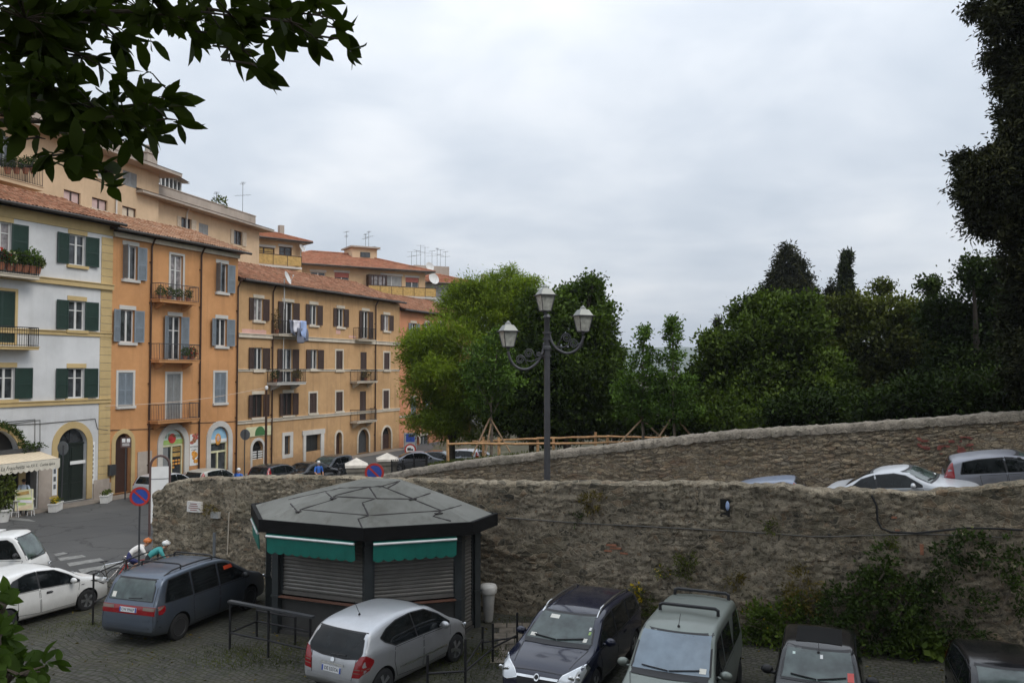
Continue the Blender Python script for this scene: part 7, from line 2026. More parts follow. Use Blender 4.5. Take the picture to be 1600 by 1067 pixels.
# cars along the terrace
def street_pt(px, Z): return Vector(((px - 800) / FPX * Z, Z, 0))
def street_car(S, label, paint, px, Z, sgn=1, group='cars parked along the terrace'):
    p = street_pt(px, Z); return make_car(S, 'parked_car', label, paint, (p.x, p.y, 0), FD * sgn, group)
street_car(PUN, 'silver hatchback in front of the first painted shop arch', 'paint_palesilver', 268, 46.3, 1)
street_car(PUN, 'pale beige hatchback in front of the second painted shop arch', 'paint_pale_beige', 338, 48.3, 1)
street_car(PUN, 'dark blue hatchback seen from behind before the white framed window', 'paint_dark_blue', 436, 50.7, 1)
street_car(CUP, 'black saloon car before the wide dark shop door', 'paint_black', 486, 52.2, 1)
street_car(PUN, 'dark blue hatchback nearest the red arched door', 'paint_dark_blue', 516, 55, -1)
for px, py, S, pt, dr, lab in ((655, 704, CUP, 'paint_steel', (1, .2), 'grey saloon just behind the iron fence by the pink house'), (684, 703, CUP, 'paint_black', (1, -.1), 'black saloon beyond the first fence post under the tree'), (716, 702, PUN, 'paint_palesilver', (-1, .3), 'silver hatchback seen between the two wooden fences'), (748, 702, CUP, 'paint_steel', (1, .1), 'dark grey saloon deepest under the feathery tree')):
    CC = Car(S); p = at_height(px, py, 1.42); make_car(S, 'parked_car', lab, pt, (p.x, p.y, 0), (dr[0], dr[1], 0), 'cars parked beyond the park')
# small white delivery truck
TRK = dict(L=3.5, W=1.52, rw=.27, wheels=(.75, 2.85), zb=.25, tum=.10, ends=(.96, .86), crown=.04, rim='steel',
    top=[(0, .58), (.02, .72), (1.9, .74), (2.0, .80), (2.03, 1.55), (2.08, 1.76), (2.25, 1.84), (2.7, 1.85), (2.85, 1.79), (3.15, 1.38), (3.36, 1.02), (3.44, .8), (3.48, .6), (3.5, .45)],
    belt=[(0, 1.05), (2, 1.05), (3.5, .9)], doors=[((2.2, .95), [(2.14, .34), (2.62, .36), (3.02, .60), (3.16, 1.04), (2.14, 1.06)])],
    side_glass=[[(2.22, 1.12), (2.22, 1.66), (2.66, 1.68), (2.82, 1.58), (3.10, 1.12)]], mirror=(3.02, 1.2), mirror_mat='black_plastic', front_glass=[(-.62, 1.06), (.62, 1.06), (.56, 1.72), (-.56, 1.72)], head=[[(.4, .6), (.66, .58), (.68, .76), (.42, .76)]])
p = at_depth(28, 850, 27.2); ftr = Vector((.97, .10, 0)).normalized()
tr, _ = make_car(TRK, 'delivery_truck', 'small white delivery truck behind the white hatchback at the left edge', 'paint_white', (p.x - 1.0, p.y, 0), ftr, None, cat='truck')
m = MB(); m.bx(-1.78, .22, -.76, .76, .80, 1.80); bxo = m.build('cargo_box', MAT['white_frame'], tr)
m = MB(); m.bx(-1.5, .1, -.772, -.761, .95, 1.70); pn = m.build('side_panel', MAT['sky_paint'], bxo)
m = MB(); text_mb(m, 'caffè', .18, face_frame((-.2, -.775, 1.15), (0, -1, 0)), depth=.002); m.build('lettering', MAT['ink'], bxo)
# scooters by the cars
def scooter(label, px, out, col, fwd):
    p = street_pt(px, out); t = thing('motor_scooter', label, 'scooter', (p.x, p.y, 0), math.atan2(fwd[1], fwd[0]), 'scooters parked by the terrace')
    m = MB(); m.tube([(-.75, 0, .62), (-.5, 0, .72), (-.1, 0, .66), (.0, 0, .36), (.35, 0, .32), (.5, 0, .7), (.55, 0, .98)], [.12, .19, .17, .13, .12, .16, .08], 10); m.ball((.58, 0, .98), (.13, .16, .13)); m.build('body', MAT[col], t, smooth=True)
    m = MB(); m.ball((-.3, 0, .80), (.38, .16, .08)); m.build('seat', MAT['black_plastic'], t, smooth=True)
    for x in (-.55, .68): MB().lathe([(.12, -.05), (.22, -.05), (.24, 0), (.22, .05), (.12, .05)], (x, 0, .24), 18, axis='y').build('wheel', MAT['tyre'], t, angle=40)
    m = MB(); m.bar((.55, -.33, 1.05), (.55, .33, 1.05), .02, 6); m.bar((.66, 0, .3), (.54, 0, 1.05), .035, 6); m.build('handlebar', MAT['black_plastic'], t)
    return t
scooter('white scooter between the dark cars of the terrace', 462, 47.5, 'white_frame', (FD.x, FD.y))
scooter('black scooter standing nearest the first gate pillar', 521, 51, 'black_plastic', (FD.x + .4, FD.y))
scooter('white topped scooter just above the wall before the arched gate', 412, 44, 'white_frame', (FD.x, FD.y - .3))
# ------------------------------------------------------------------ leaves
def leaf_mesh(name, P, size, mat, rng, aspect=.45, droop=0.0, outward=None, spread=1.0, fold=False, soft=None):
    """one small pointed blade at every point of P"""
    P = np.asarray(P, float); n = len(P)
    d = rng.normal(size=(n, 3)); 
    if outward is not None: d = d * spread + outward * 1.2
    d[:, 2] -= droop; d /= np.linalg.norm(d, axis=1)[:, None] + 1e-9
    r = rng.normal(size=(n, 3)); s = np.cross(d, r); s /= np.linalg.norm(s, axis=1)[:, None] + 1e-9
    ln = (size * rng.uniform(.65, 1.25, n))[:, None]; w = ln * aspect * .5
    if fold:
        nn = np.cross(d, s)
        bend = rng.uniform(-.05, .22, n)[:, None]
        E = lambda u, q: P + d * ln * u + s * w * q + nn * (w * abs(q) * .35 - ln * bend * u * u)
        V = np.stack([E(0, 0), E(.12, .35), E(.3, .82), E(.52, 1), E(.75, .78), E(.92, .32), E(1.03, 0), E(.92, -.32), E(.75, -.78), E(.52, -1), E(.3, -.82), E(.12, -.35)], 1); k = 12
    else:
        V = np.stack([P, P + d * ln * .5 + s * w, P + d * ln, P + d * ln * .5 - s * w], 1); k = 4
    me = bpy.data.meshes.new(name); V = V.reshape(-1, 3)
    me.vertices.add(n * k); me.vertices.foreach_set('co', V.ravel().astype(np.float32))
    me.loops.add(n * k); me.loops.foreach_set('vertex_index', np.arange(n * k, dtype=np.int32))
    me.polygons.add(n); me.polygons.foreach_set('loop_start', np.arange(0, n * k, k, dtype=np.int32)); me.polygons.foreach_set('loop_total', np.full(n, k, np.int32))
    me.update(calc_edges=True); me.validate(); me.materials.append(MAT[mat])
    if soft is not None:   # blades of a clump share its rounded shading, as dense foliage does
        N_ = soft + rng.normal(size=soft.shape) * .35 + np.array([0, 0, .25]); N_ /= np.linalg.norm(N_, axis=1)[:, None]
        me.polygons.foreach_set('use_smooth', np.ones(n, bool)); me.normals_split_custom_set_from_vertices(np.repeat(N_, k, 0).tolist())
    return me
def blob_points(blobs, density, clump, per, rng, shell=.55):
    """clumps of leaves spread through ellipsoids (cx,cy,cz,rx,ry,rz); returns points and outward directions"""
    out = []; dirs = []
    for (cx, cy, cz, rx, ry, rz) in blobs:
        area = 4 * math.pi * ((rx * ry) ** 1.6 / 3 + (rx * rz) ** 1.6 / 3 + (ry * rz) ** 1.6 / 3) ** (1 / 1.6)
        m = max(3, int(area * density))
        u = rng.normal(size=(m, 3)); u /= np.linalg.norm(u, axis=1)[:, None]
        rad = rng.uniform(shell, 1.04, m) ** .8
        c = u * rad[:, None] * np.array([rx, ry, rz]) + np.array([cx, cy, cz])
        q = rng.normal(size=(m, per, 3)) * (clump * rng.uniform(.6, 1.3, m))[:, None, None] * np.array([.55, .55, .42])
        out.append((c[:, None, :] + q).reshape(-1, 3)); dirs.append(np.repeat(u, per, 0))
    return np.concatenate(out), np.concatenate(dirs)
def ragged(bl, rng, k=4):
    """boughs that break the outline of the big masses"""
    out = list(bl)
    for (cx, cy, cz, rx, ry, rz) in bl:
        for _ in range(k):
            u = rng.normal(size=3); u[2] = abs(u[2]) * 1.1 - .25; u /= np.linalg.norm(u); f = rng.uniform(.16, .36); g = rng.uniform(.92, 1.14)
            out.append((cx + u[0] * rx * g, cy + u[1] * ry * g, cz + u[2] * rz * g, rx * f, ry * f, rz * f * rng.uniform(.7, 1.3)))
    return out
def px_blobs(lst, Y, dj=0.0, rng=None, o=(0, 0, 0)):
    out = []
    for (px, py, rx, ry) in lst:
        y = Y + (rng.uniform(-dj, dj) if rng is not None else 0)
        p = at_depth(px, py, y); k = y / FPX; out.append((p.x - o[0], p.y - o[1], p.z - o[2], rx * k, max(rx, ry) * k * .85, ry * k))
    return out
def tree(name, label, Y, base_px, base_z, lst, mat, size, density=5.0, clump=.5, per=16, trunk=.22, bark='bark', aspect=.5, droop=.1, seed=1, dj=1.0, cat='tree', group='trees of the park', spread=1.0, stakes=None, shell=.55, limbs=True, fold=False, rag=4):
    rng = np.random.default_rng(seed); b = at_depth(base_px, 600, Y); o = Vector((b.x, Y, base_z))
    t = thing(name, label, cat, o, group=group)
    bl = px_blobs(lst, Y, dj, rng, o)
    P, D = blob_points(ragged(bl, rng, rag), density * 1.25, clump * .9, int(per * 1.5), rng, shell); keep = P[:, 2] > .05; P, D = P[keep], D[keep]
    link('crown', leaf_mesh('crown', P, size * .74, mat, rng, aspect, droop, D, spread, fold, D), t)
    m = MB(); zt = max(q[2] for q in bl); fork = min(q[2] - q[5] * .3 for q in bl); fork = max(zt * .25, min(fork, zt * .5))
    hi = max(bl, key=lambda q: q[2])
    m.tube([(0, 0, -.3), (.05, 0, fork * .5), (0, .05, fork), ((hi[0]) * .6, hi[1] * .6, fork + (hi[2] - fork) * .6), (hi[0], hi[1], hi[2] + hi[5] * .6)], [trunk * 1.3, trunk, trunk * .85, trunk * .45, trunk * .1], 8)
    if limbs:
        for q in bl:
            a = Vector((0, 0, fork * rng.uniform(.75, 1.1))); e = Vector(q[:3]); md = a.lerp(e, .5) + Vector((0, 0, -.1 * (e - a).length * rng.uniform(0, .8)))
            m.tube([a, md, e], [trunk * .5, trunk * .3, trunk * .08], 6)
            for _ in range(3):
                w = Vector(rng.normal(size=3)) * q[3] * .6; m.tube([md.lerp(e, .6), e + w], [trunk * .18, trunk * .04], 5)
    m.build('trunk', MAT[bark], t, angle=50)
    if stakes:
        for (x0, y0, x1, y1) in stakes:
            a = at_depth(x0, y0, Y - .1) - o; c = at_depth(x1, y1, Y - .6 + .5 * (x1 > x0)) - o; MB().bar(c, a, .045, 6).build('stake', MAT['stake_wood'], t, angle=40)
    return t
def bush(name, label, pts_px, mat, size, Y=None, density=9, clump=.22, per=14, seed=1, cat='bush', group=None, aspect=.5, droop=.0, blossoms=None, fold=False, spread=1.2, off=.25):
    """foliage hugging the near wall or the ground; pts_px: (px,py,rx,ry)"""
    rng = np.random.default_rng(seed); bl = []
    for px, py, rx, ry in pts_px:
        p = near_pt(px, py, off) if Y is None else at_depth(px, py, Y); k = p.y / FPX
        bl.append((p.x, p.y - (rx * k * .25 if Y is None else 0), p.z, rx * k, max(.12, rx * k * .55), ry * k))
    c = Vector(bl[0][:3]); zb = min(b[2] - b[5] for b in bl); o = Vector((c.x, c.y, max(0, zb)))
    bl = [(b[0] - o.x, b[1] - o.y, b[2] - o.z, b[3], b[4], b[5]) for b in bl]
    P, D = blob_points(bl, density, clump, per, rng, .3)
    keep = P[:, 2] + o.z > .02; P, D = P[keep], D[keep]
    t = thing(name, label, cat, o, group=group)
    link('foliage', leaf_mesh('foliage', P, size, mat, rng, aspect, droop, D, spread, fold), t)
    m = MB()
    for q in bl[:6]:
        for _ in range(3): m.tube([(q[0] * .6, q[1] * .6 + .05, max(.0, q[2] - q[5])), (q[0] + rng.uniform(-.1, .1), q[1], q[2]), (q[0] + rng.normal() * q[3] * .6, q[1] + rng.normal() * q[4] * .4, q[2] + q[5] * .7)], [.012, .009, .004], 5)
    m.build('stems', MAT['bark_pale'], t)
    if blossoms:
        mt, n, sz = blossoms; idx = rng.choice(len(P), min(n, len(P)), False)
        link('blossoms', leaf_mesh('blossoms', P[idx] + D[idx] * .04, sz, mt, rng, .9), t)
    return t

# ------------------------------------------------------------------ plants on balconies and pavement
def pot_plant(label, loc, r=.14, h=.3, fw=.28, fh=.4, mat='leaf_weed', pot='terracotta', seed=1, group='potted plants on the balconies', blossoms=None, size=.12, cat='potted plant', n=260):
    rng = np.random.default_rng(seed); t = thing('potted_plant', label, cat, loc, group=group)
    MB().lathe([(r * .7, 0), (r, h * .85), (r * 1.12, h * .86), (r * 1.12, h), (r * .9, h), (r * .85, h * .9)], (0, 0, 0), 14).build('pot', MAT[pot], t, angle=40)
    u = rng.normal(size=(n, 3)); u /= np.linalg.norm(u, axis=1)[:, None]; P = u * (rng.uniform(.2, 1, n) ** .6)[:, None] * np.array([fw, fw, fh]) + np.array([0, 0, h + fh * .8])
    link('foliage', leaf_mesh('foliage', P, size, mat, rng, .5, .1, u), t)
    m = MB()
    for k in range(5): m.tube([(0, 0, h * .8), tuple(P[k] * .6 + np.array([0, 0, h * .3])), tuple(P[k])], .008, 5)
    m.build('stems', MAT['bark_pale'], t)
    if blossoms: link('blossoms', leaf_mesh('blossoms', P[:40] + u[:40] * .06, size, blossoms, rng, .9), t)
    return t
def on_house(H, x, out, z): p = H.A + H.D * (H.s0 + x) + H.Nn * out; return (p.x, p.y, z)
xw0 = W.px(-20, 424, .75)[0]; zb = W.px(20, 424, .75)[1] + .05
for k, (px, mt, fh, lb, bl) in enumerate(((2, 'leaf_dark', .34, 'dark leafy pot at the left end of the white house balcony', 'petal_red'), (16, 'leaf_broad', .36, 'potted plant with white flowers on the white house balcony', 'petal_white'), (29, 'leaf_dark', .42, 'dark green pot plant in the middle of the white house balcony', None), (40, 'leaf_broad', .36, 'green pot plant right of the middle of the white house balcony', None), (51, 'leaf_bright', .55, 'bright yellow green bush at the right of the white house balcony', None), (59, 'leaf_weed', .3, 'pale trailing pot plant at the corner of the white house balcony', 'petal_white'))):
    pot_plant(lb, on_house(W, W.px(px, 418, .5)[0], .45, zb), .2, .35, .36, fh, mt, seed=k, blossoms=bl, size=.15, n=420)
for i, (bl_, lab) in enumerate(((bal[0], 'top'), (bal[1], 'middle'))):
    _, xa, xb, z = bl_
    for k, u in enumerate((.1, .32, .55, .8) if i == 0 else (.72, .9)):
        nm = ('leftmost', 'second', 'third', 'rightmost')[k] if i == 0 else ('broad', 'reddish')[k]
        pot_plant(f'{nm} green plant pot on the {lab} balcony of the orange house', on_house(O, xa + (xb - xa) * u, .5, z + .05), .14, .24, .26, .3, 'leaf_weed' if k % 2 else 'leaf_broad', seed=20 + 5 * i + k, blossoms='petal_red' if (i == 1 and k == 1) else None)
_, xa, xb, z = cb[1]
pot_plant('leafy pot at the left of the middle ochre house balcony', on_house(C, xa + .3, .5, z + .05), .15, .26, .3, .35, 'leaf_dark', seed=31); pot_plant('brownish pot plant at the right of the middle ochre house balcony', on_house(C, xb - .5, .5, z + .05), .15, .26, .35, .35, 'leaf_brown', seed=32)
_, xa, xb, z = cb[3]; pot_plant('dry brown plant filling the small lower ochre balcony', on_house(C, (xa + xb) / 2 + .2, .4, z + .05), .15, .26, .45, .35, 'leaf_brown', seed=33)
_, xa, xb, z = cb[0]; pot_plant('grey creeper hanging beside the top ochre balcony door', on_house(C, xa + .25, .3, z + .05), .15, .3, .3, .9, 'leaf_brown', seed=34)
xk = K1.px(14, 260, 1.0)
for k, px in enumerate((12, 26, 40, 52)): q = K1.px(px, 266, .9); pot_plant(f'{("first", "second", "third", "last")[k]} plant pot along the high balcony of the tall cream block', on_house(K1, q[0], .9, K1.px(px, 269, 1.3)[1] + .01), .2, .35, .35, .4, 'leaf_dark', seed=40 + k, size=.16)
q = K2.px(343, 318, -.9); pot_plant('spiky green plant on the roof terrace of the lower cream block', on_house(K2, q[0], -.9, K2.H + .2), .3, .9, .6, .7, 'leaf_weed', seed=50, size=.35, n=160)
# planters on the pavement
def flower_box(label, px, py, bl, seed):
    g = front_point(fs(px, 785, 1.5), 1.5, 0); t = thing('flower_box', label, 'planter', (g.x, g.y, 0), FROT + R(35), group='white flower boxes on the street'); rng = np.random.default_rng(seed)
    m = MB(); m.box((0, 0, .2), (.98, .36, .36), taper=1.08); m.bx(-.56, .56, -.22, .22, .385, .43); m.build('box', MAT['white_plastic'], t)
    P = rng.uniform(-1, 1, (220, 3)) * np.array([.45, .14, .12]) + np.array([0, 0, .52]); link('foliage', leaf_mesh('foliage', P, .12, 'leaf_weed', rng, .5, 0), t)
    if bl: link('blossoms', leaf_mesh('blossoms', P[P[:, 0] < 0][:60] + np.array([0, 0, .08]), .1, bl, rng, .9), t)
flower_box('white flower box with orange flowers before the dark arched door', 87, 794, 'petal_yellow', 1); flower_box('white flower box of plain greenery before the yellow quoins', 166, 785, None, 2)
g = front_point(fs(4, 785, 1.8), 1.8, 0); pot_plant('tall leafy shrub in a big white pot at the left edge', (g.x, g.y, 0), .36, .6, .55, 1.0, 'leaf_weed', 'white_plastic', 60, None, size=.22, n=700)
rng = np.random.default_rng(5); P = []
for a in np.linspace(R(-8), R(100), 160):
    r_ = 1.0; c = W.px(-8, 720); P.append((c[0], c[1], a))
x0g = W.px(-8, 700)[0]; rad = W.px(38, 700)[0] - x0g - .05; zg = zs2
P = np.array([(x0g + (rad) * math.cos(a), -.12, zg + (rad) * math.sin(a)) for a in np.linspace(0, R(110), 420)]) + rng.normal(size=(420, 3)) * np.array([.09, .05, .09])
gt = thing('garland', 'dark evergreen garland along the restaurant arch at the left edge', 'garland', W.root.location, FROT); link('foliage', leaf_mesh('foliage', P, .2, 'leaf_dark', rng, .4), gt)
c = W.px(57, 694); P = rng.normal(size=(160, 3)) * np.array([.28, .08, .09]) + np.array([c[0] - .3, -.2, c[1] - .05]); link('window_box', leaf_mesh('window_box', P, .16, 'leaf_dark', rng, .4), gt)
# washing on the ochre balcony
def cloth(label, x0, x1, zt_, drop, mat, slant=0.0, out=1.0, seed=0):
    n, k = 14, 10; vs = []
    for j in range(k + 1):
        for i in range(n + 1):
            u, w = i / n, j / k; vs.append((u * (x1 - x0) + slant * w, -.07 * math.sin(u * 9 + seed) * w - .03 * math.sin(w * 7 + u * 5), -drop * w * (1 - .12 * math.sin(u * math.pi + seed))))
    m = MB(); m.add(vs, [(j * (n + 1) + i, j * (n + 1) + i + 1, (j + 1) * (n + 1) + i + 1, (j + 1) * (n + 1) + i) for j in range(k) for i in range(n)])
    me = m.mesh('laundry', MAT[mat], smooth=True); p = on_house(C, x0, out, zt_); o = link('laundry', me, None, p); o.rotation_euler[2] = FROT
    md = o.modifiers.new('s', 'SOLIDIFY'); md.thickness = .012
    tag(o, label, 'laundry', 'washing hung on the ochre balcony')
zt_ = C.px(468, 501, .9)[1]
cloth('white shirt hanging in the middle of the balcony washing', C.px(458, 502, .9)[0], C.px(470, 502, .9)[0], zt_, .9, 'cloth_white', .1, .9)
cloth('pale blue cloth hanging at the right of the balcony washing', C.px(469, 502, 1.0)[0], C.px(479, 502, 1.0)[0], zt_, 1.2, 'cloth_blue', .05, 1.0, 2)
cloth('dark checked cloth hanging lowest among the balcony washing', C.px(464, 514, .95)[0], C.px(481, 514, .95)[0], zt_ - .55, 1.0, 'cloth_grey', .1, .95, 4)
cloth('grey cloth hanging at the left of the balcony washing', C.px(452, 503, .85)[0], C.px(461, 503, .85)[0], zt_, 1.1, 'cloth_grey', .15, .85, 1)

# ------------------------------------------------------------------ people
HAND = ((.0, .03), (.012, .01), (.014, -.01), (.006, -.03))
def person(label, loc, rotz, J, mats, extras=None, scale=1.0):
    """J: joints in metres (x forward, y left, z up); one skinned body with five-fingered hands"""
    names = []; pos = []; rad = []; ed = []; mat = []
    def add(nm, p, r): names.append(nm); pos.append(Vector(p)); rad.append(r); return len(names) - 1
    def join(a, b, m): ed.append((names.index(a), names.index(b))); mat.append(m)
    R_ = dict(pelvis=.135, waist=.125, chest=.145, neckb=.085, neck=.055, jaw=.07, head=.092, crown=.07, sh=.075, el=.047, wr=.033, hip=.105, kn=.062, an=.042, toe=.036)
    for k in ('pelvis', 'waist', 'chest', 'neckb', 'neck', 'jaw', 'head', 'crown'): add(k, J[k], R_[k])
    for a, b, m in (('pelvis', 'waist', 'legs'), ('waist', 'chest', 'top'), ('chest', 'neckb', 'top'), ('neckb', 'neck', 'skin'), ('neck', 'jaw', 'skin'), ('jaw', 'head', 'skin'), ('head', 'crown', 'hair')): join(a, b, m)
    for s in 'lr':
        for k in ('sh', 'el', 'wr', 'hip', 'kn', 'an', 'toe'): add(k + s, J[k + s], R_[k])
        join('neckb', 'sh' + s, 'top'); join('sh' + s, 'el' + s, 'top'); join('el' + s, 'wr' + s, mats.get('fore', 'skin')); join('pelvis', 'hip' + s, 'legs'); join('hip' + s, 'kn' + s, 'legs'); join('kn' + s, 'an' + s, mats.get('shin', 'legs')); join('an' + s, 'toe' + s, 'shoes')
        w = Vector(J['wr' + s]); d = (w - Vector(J['el' + s])).normalized(); sd = d.cross(Vector((0, 0, 1))); sd = sd.normalized() if sd.length > .1 else Vector((0, 1, 0)); nn = sd.cross(d)
        add('palm' + s, w + d * .06, .03); join('wr' + s, 'palm' + s, 'skin')
        for i, (dl, off) in enumerate(HAND):
            add(f'k{i}{s}', w + d * (.09 + dl) + sd * off, .0095); add(f'f{i}{s}', w + d * (.135 + dl * 1.6) + sd * off * 1.1 - nn * .018, .008); join('palm' + s, f'k{i}{s}', 'skin'); join(f'k{i}{s}', f'f{i}{s}', 'skin')
        add('t0' + s, w + d * .055 + sd * .042, .011); add('t1' + s, w + d * .095 + sd * .055 - nn * .01, .009); join('palm' + s, 't0' + s, 'skin'); join('t0' + s, 't1' + s, 'skin')
    me = bpy.data.meshes.new('body'); me.from_pydata([p[:] for p in pos], ed, []); o = bpy.data.objects.new('tmp_p', me); COL.objects.link(o)
    md = o.modifiers.new('k', 'SKIN'); md.use_smooth_shade = True; md.branch_smoothing = .3
    for v, r_ in zip(me.skin_vertices[0].data, rad): v.radius = (r_, r_); v.use_root = False
    me.skin_vertices[0].data[0].use_root = True
    sb = o.modifiers.new('s', 'SUBSURF'); sb.levels = 1; sb.render_levels = 1
    dg = bpy.context.evaluated_depsgraph_get(); dg.update(); out = bpy.data.meshes.new_from_object(o.evaluated_get(dg)); bpy.data.objects.remove(o)
    keys = ['skin', 'top', 'legs', 'shoes', 'hair']; out.materials.clear()
    for k in keys: out.materials.append(MAT[mats[k]])
    idx = []
    for p in out.polygons:
        c = p.center; best = 9; bm_ = 'skin'
        for (a, b), m in zip(ed, mat):
            A_, B_ = pos[a], pos[b]; e = B_ - A_; u = max(0, min(1, (c - A_).dot(e) / max(1e-9, e.length_squared))); q = (c - A_ - e * u).length - (rad[a] + (rad[b] - rad[a]) * u)
            if q < best: best = q; bm_ = m
        idx.append(keys.index(bm_))
    out.polygons.foreach_set('material_index', idx); out.polygons.foreach_set('use_smooth', [True] * len(idx))
    t = thing('person', label, 'person', loc, rotz); link('body', out, t)
    h = Vector(J['head']); fw = (Vector(J.get('look', (1, 0, 0)))).normalized(); lf = Vector((0, 0, 1)).cross(fw); lf = lf.normalized() if lf.length > .1 else Vector((0, 1, 0)); up = fw.cross(lf)
    m = MB(); f0 = h + fw * .088
    m.ball(f0 + fw * .012 - up * .015, (.016, .014, .024), 8, 6)
    for s in (-1, 1): m.ball(h + lf * s * .092 - up * .01, (.018, .012, .03), 8, 5)
    m.build('face', MAT[mats['skin']], t, smooth=True)
    m = MB()
    for s in (-1, 1): m.ball(f0 + lf * s * .034 + up * .012 - fw * .006, (.008, .012, .007), 8, 5)
    m.box(f0 - up * .058 - fw * .004, (.012, .045, .008)); m.build('eyes', MAT['hair'], t)
    if extras: extras(t, h, fw, lf, up)
    return t
def standing(arms=None, bend=0.0):
    J = dict(pelvis=(0, 0, .96), waist=(.01, 0, 1.10), chest=(.02, 0, 1.28), neckb=(.0, 0, 1.44), neck=(.005, 0, 1.51), jaw=(.03, 0, 1.575), head=(.02, 0, 1.655), crown=(.005, 0, 1.715))
    for s, y in (('l', 1), ('r', -1)):
        J['sh' + s] = (0, y * .185, 1.41); J['el' + s] = (.02, y * .25, 1.14); J['wr' + s] = (.14, y * .24, .94); J['hip' + s] = (0, y * .095, .90); J['kn' + s] = (.03, y * .10, .50); J['an' + s] = (-.01, y * .11, .09); J['toe' + s] = (.15, y * .13, .045)
    if arms: J.update(arms)
    return J
def hair_cap(col, r=1.0):
    def f(t, h, fw, lf, up):
        m = MB(); Rm = Matrix((fw, lf, up)).transposed(); m.ball(h + up * .035 - fw * .018, (.103 * r, .095 * r, .085 * r), 12, 8, rot=Rm); m.build('hair', MAT[col], t, smooth=True)
    return f
def helmet(col):
    def f(t, h, fw, lf, up):
        m = MB(); Rm = Matrix((fw, lf, up)).transposed(); m.ball(h + up * .045 - fw * .01, (.135, .105, .09), 14, 8, rot=Rm)
        for s in (-.05, 0, .05): m.tube([h + fw * .12 + lf * s + up * .07, h + lf * s * 1.1 + up * .14, h - fw * .13 + lf * s + up * .05], .012, 5)
        m.build('helmet', MAT[col], t, smooth=True)
    return f
# waiter with the menu board
def by_front(px, out): return front_point(fs(px, 785, out), out, 0)
g = by_front(34, 1.1); az = math.atan2(-g.y * .9, -g.x)
person('waiter in a pale blue shirt and dark trousers holding a painted menu board', (g.x, g.y + .15, 0), az, standing(dict(elr=(.14, -.26, 1.16), wrr=(.34, -.2, 1.12), ell=(.14, .26, 1.16), wrl=(.34, .2, 1.12), look=(.9, .5, -.1))), dict(skin='skin', top='shirt_blue', legs='trousers_dark', shoes='black_plastic', hair='hair'), hair_cap('hair'))
fwd = Vector((math.cos(az), math.sin(az), 0))
t = thing('menu_board', 'painted easel menu board held by the waiter under the beige awning', 'menu board', (g.x + fwd.x * .45, g.y + .15 + fwd.y * .45, 0), az + math.pi / 2)
m = MB(); Rx = Matrix.Rotation(R(-7), 3, 'X'); m.box((0, .0, .80), (.78, .03, 1.0), Rx); bd = m.build('board', MAT['sign_cream'], t)
m = MB(); 
for (x, z, w, h, q) in ((-.05, 1.12, .5, .16, 0), (.0, .86, .62, .08, 1), (.08, .72, .5, .12, 2), (-.1, .62, .34, .1, 1), (0, .42, .66, .16, 3)): m.box((x, -.022 + (z - .8) * .12, z), (w, .014, h), Rx @ Matrix.Rotation(.15 * (q % 3 - 1), 3, 'Y'), q)
m.build('painting', [MAT['gold_panel'], MAT['leaf_green_paint'], MAT['cloth_white'], MAT['awning_beige']], bd)
m = MB(); m.bar((-.32, -.04, 0), (-.32, .03, 1.25), .02, 6); m.bar((.32, -.04, 0), (.32, .03, 1.25), .02, 6); m.bar((0, .4, 0), (0, .05, 1.2), .02, 6); m.bar((-.32, .0, .3), (.32, .0, .3), .016, 6); m.build('easel', MAT['white_frame'], t)
for k, (px, py, lab) in enumerate(((16, 793, 'white stool nearest the big potted shrub'), (25, 792, 'white stool just left of the waiter'), (48, 791, 'white stool right of the menu board'))):
    g2 = by_front(px, 1.0 + .2 * k); t = thing('stool', lab, 'stool', (g2.x, g2.y, 0), k * .3, 'white stools under the restaurant awning')
    m = MB(); m.lathe([(.17, .76), (.18, .78), (.18, .80), (.16, .81)], (0, 0, 0), 14); m.build('seat', MAT['white_frame'], t, angle=40)
    for a in (45, 135, 225, 315): MB().bar((.22 * math.cos(R(a)), .22 * math.sin(R(a)), 0), (.11 * math.cos(R(a)), .11 * math.sin(R(a)), .77), .018, 6).build('leg', MAT['white_frame'], t)
    m = MB(); q = [(.19 * math.cos(R(a)), .19 * math.sin(R(a)), .25) for a in (45, 135, 225, 315)]
    for i in range(4): m.bar(q[i], q[(i + 1) % 4], .012, 5)
    m.build('footrest', MAT['white_frame'], t)
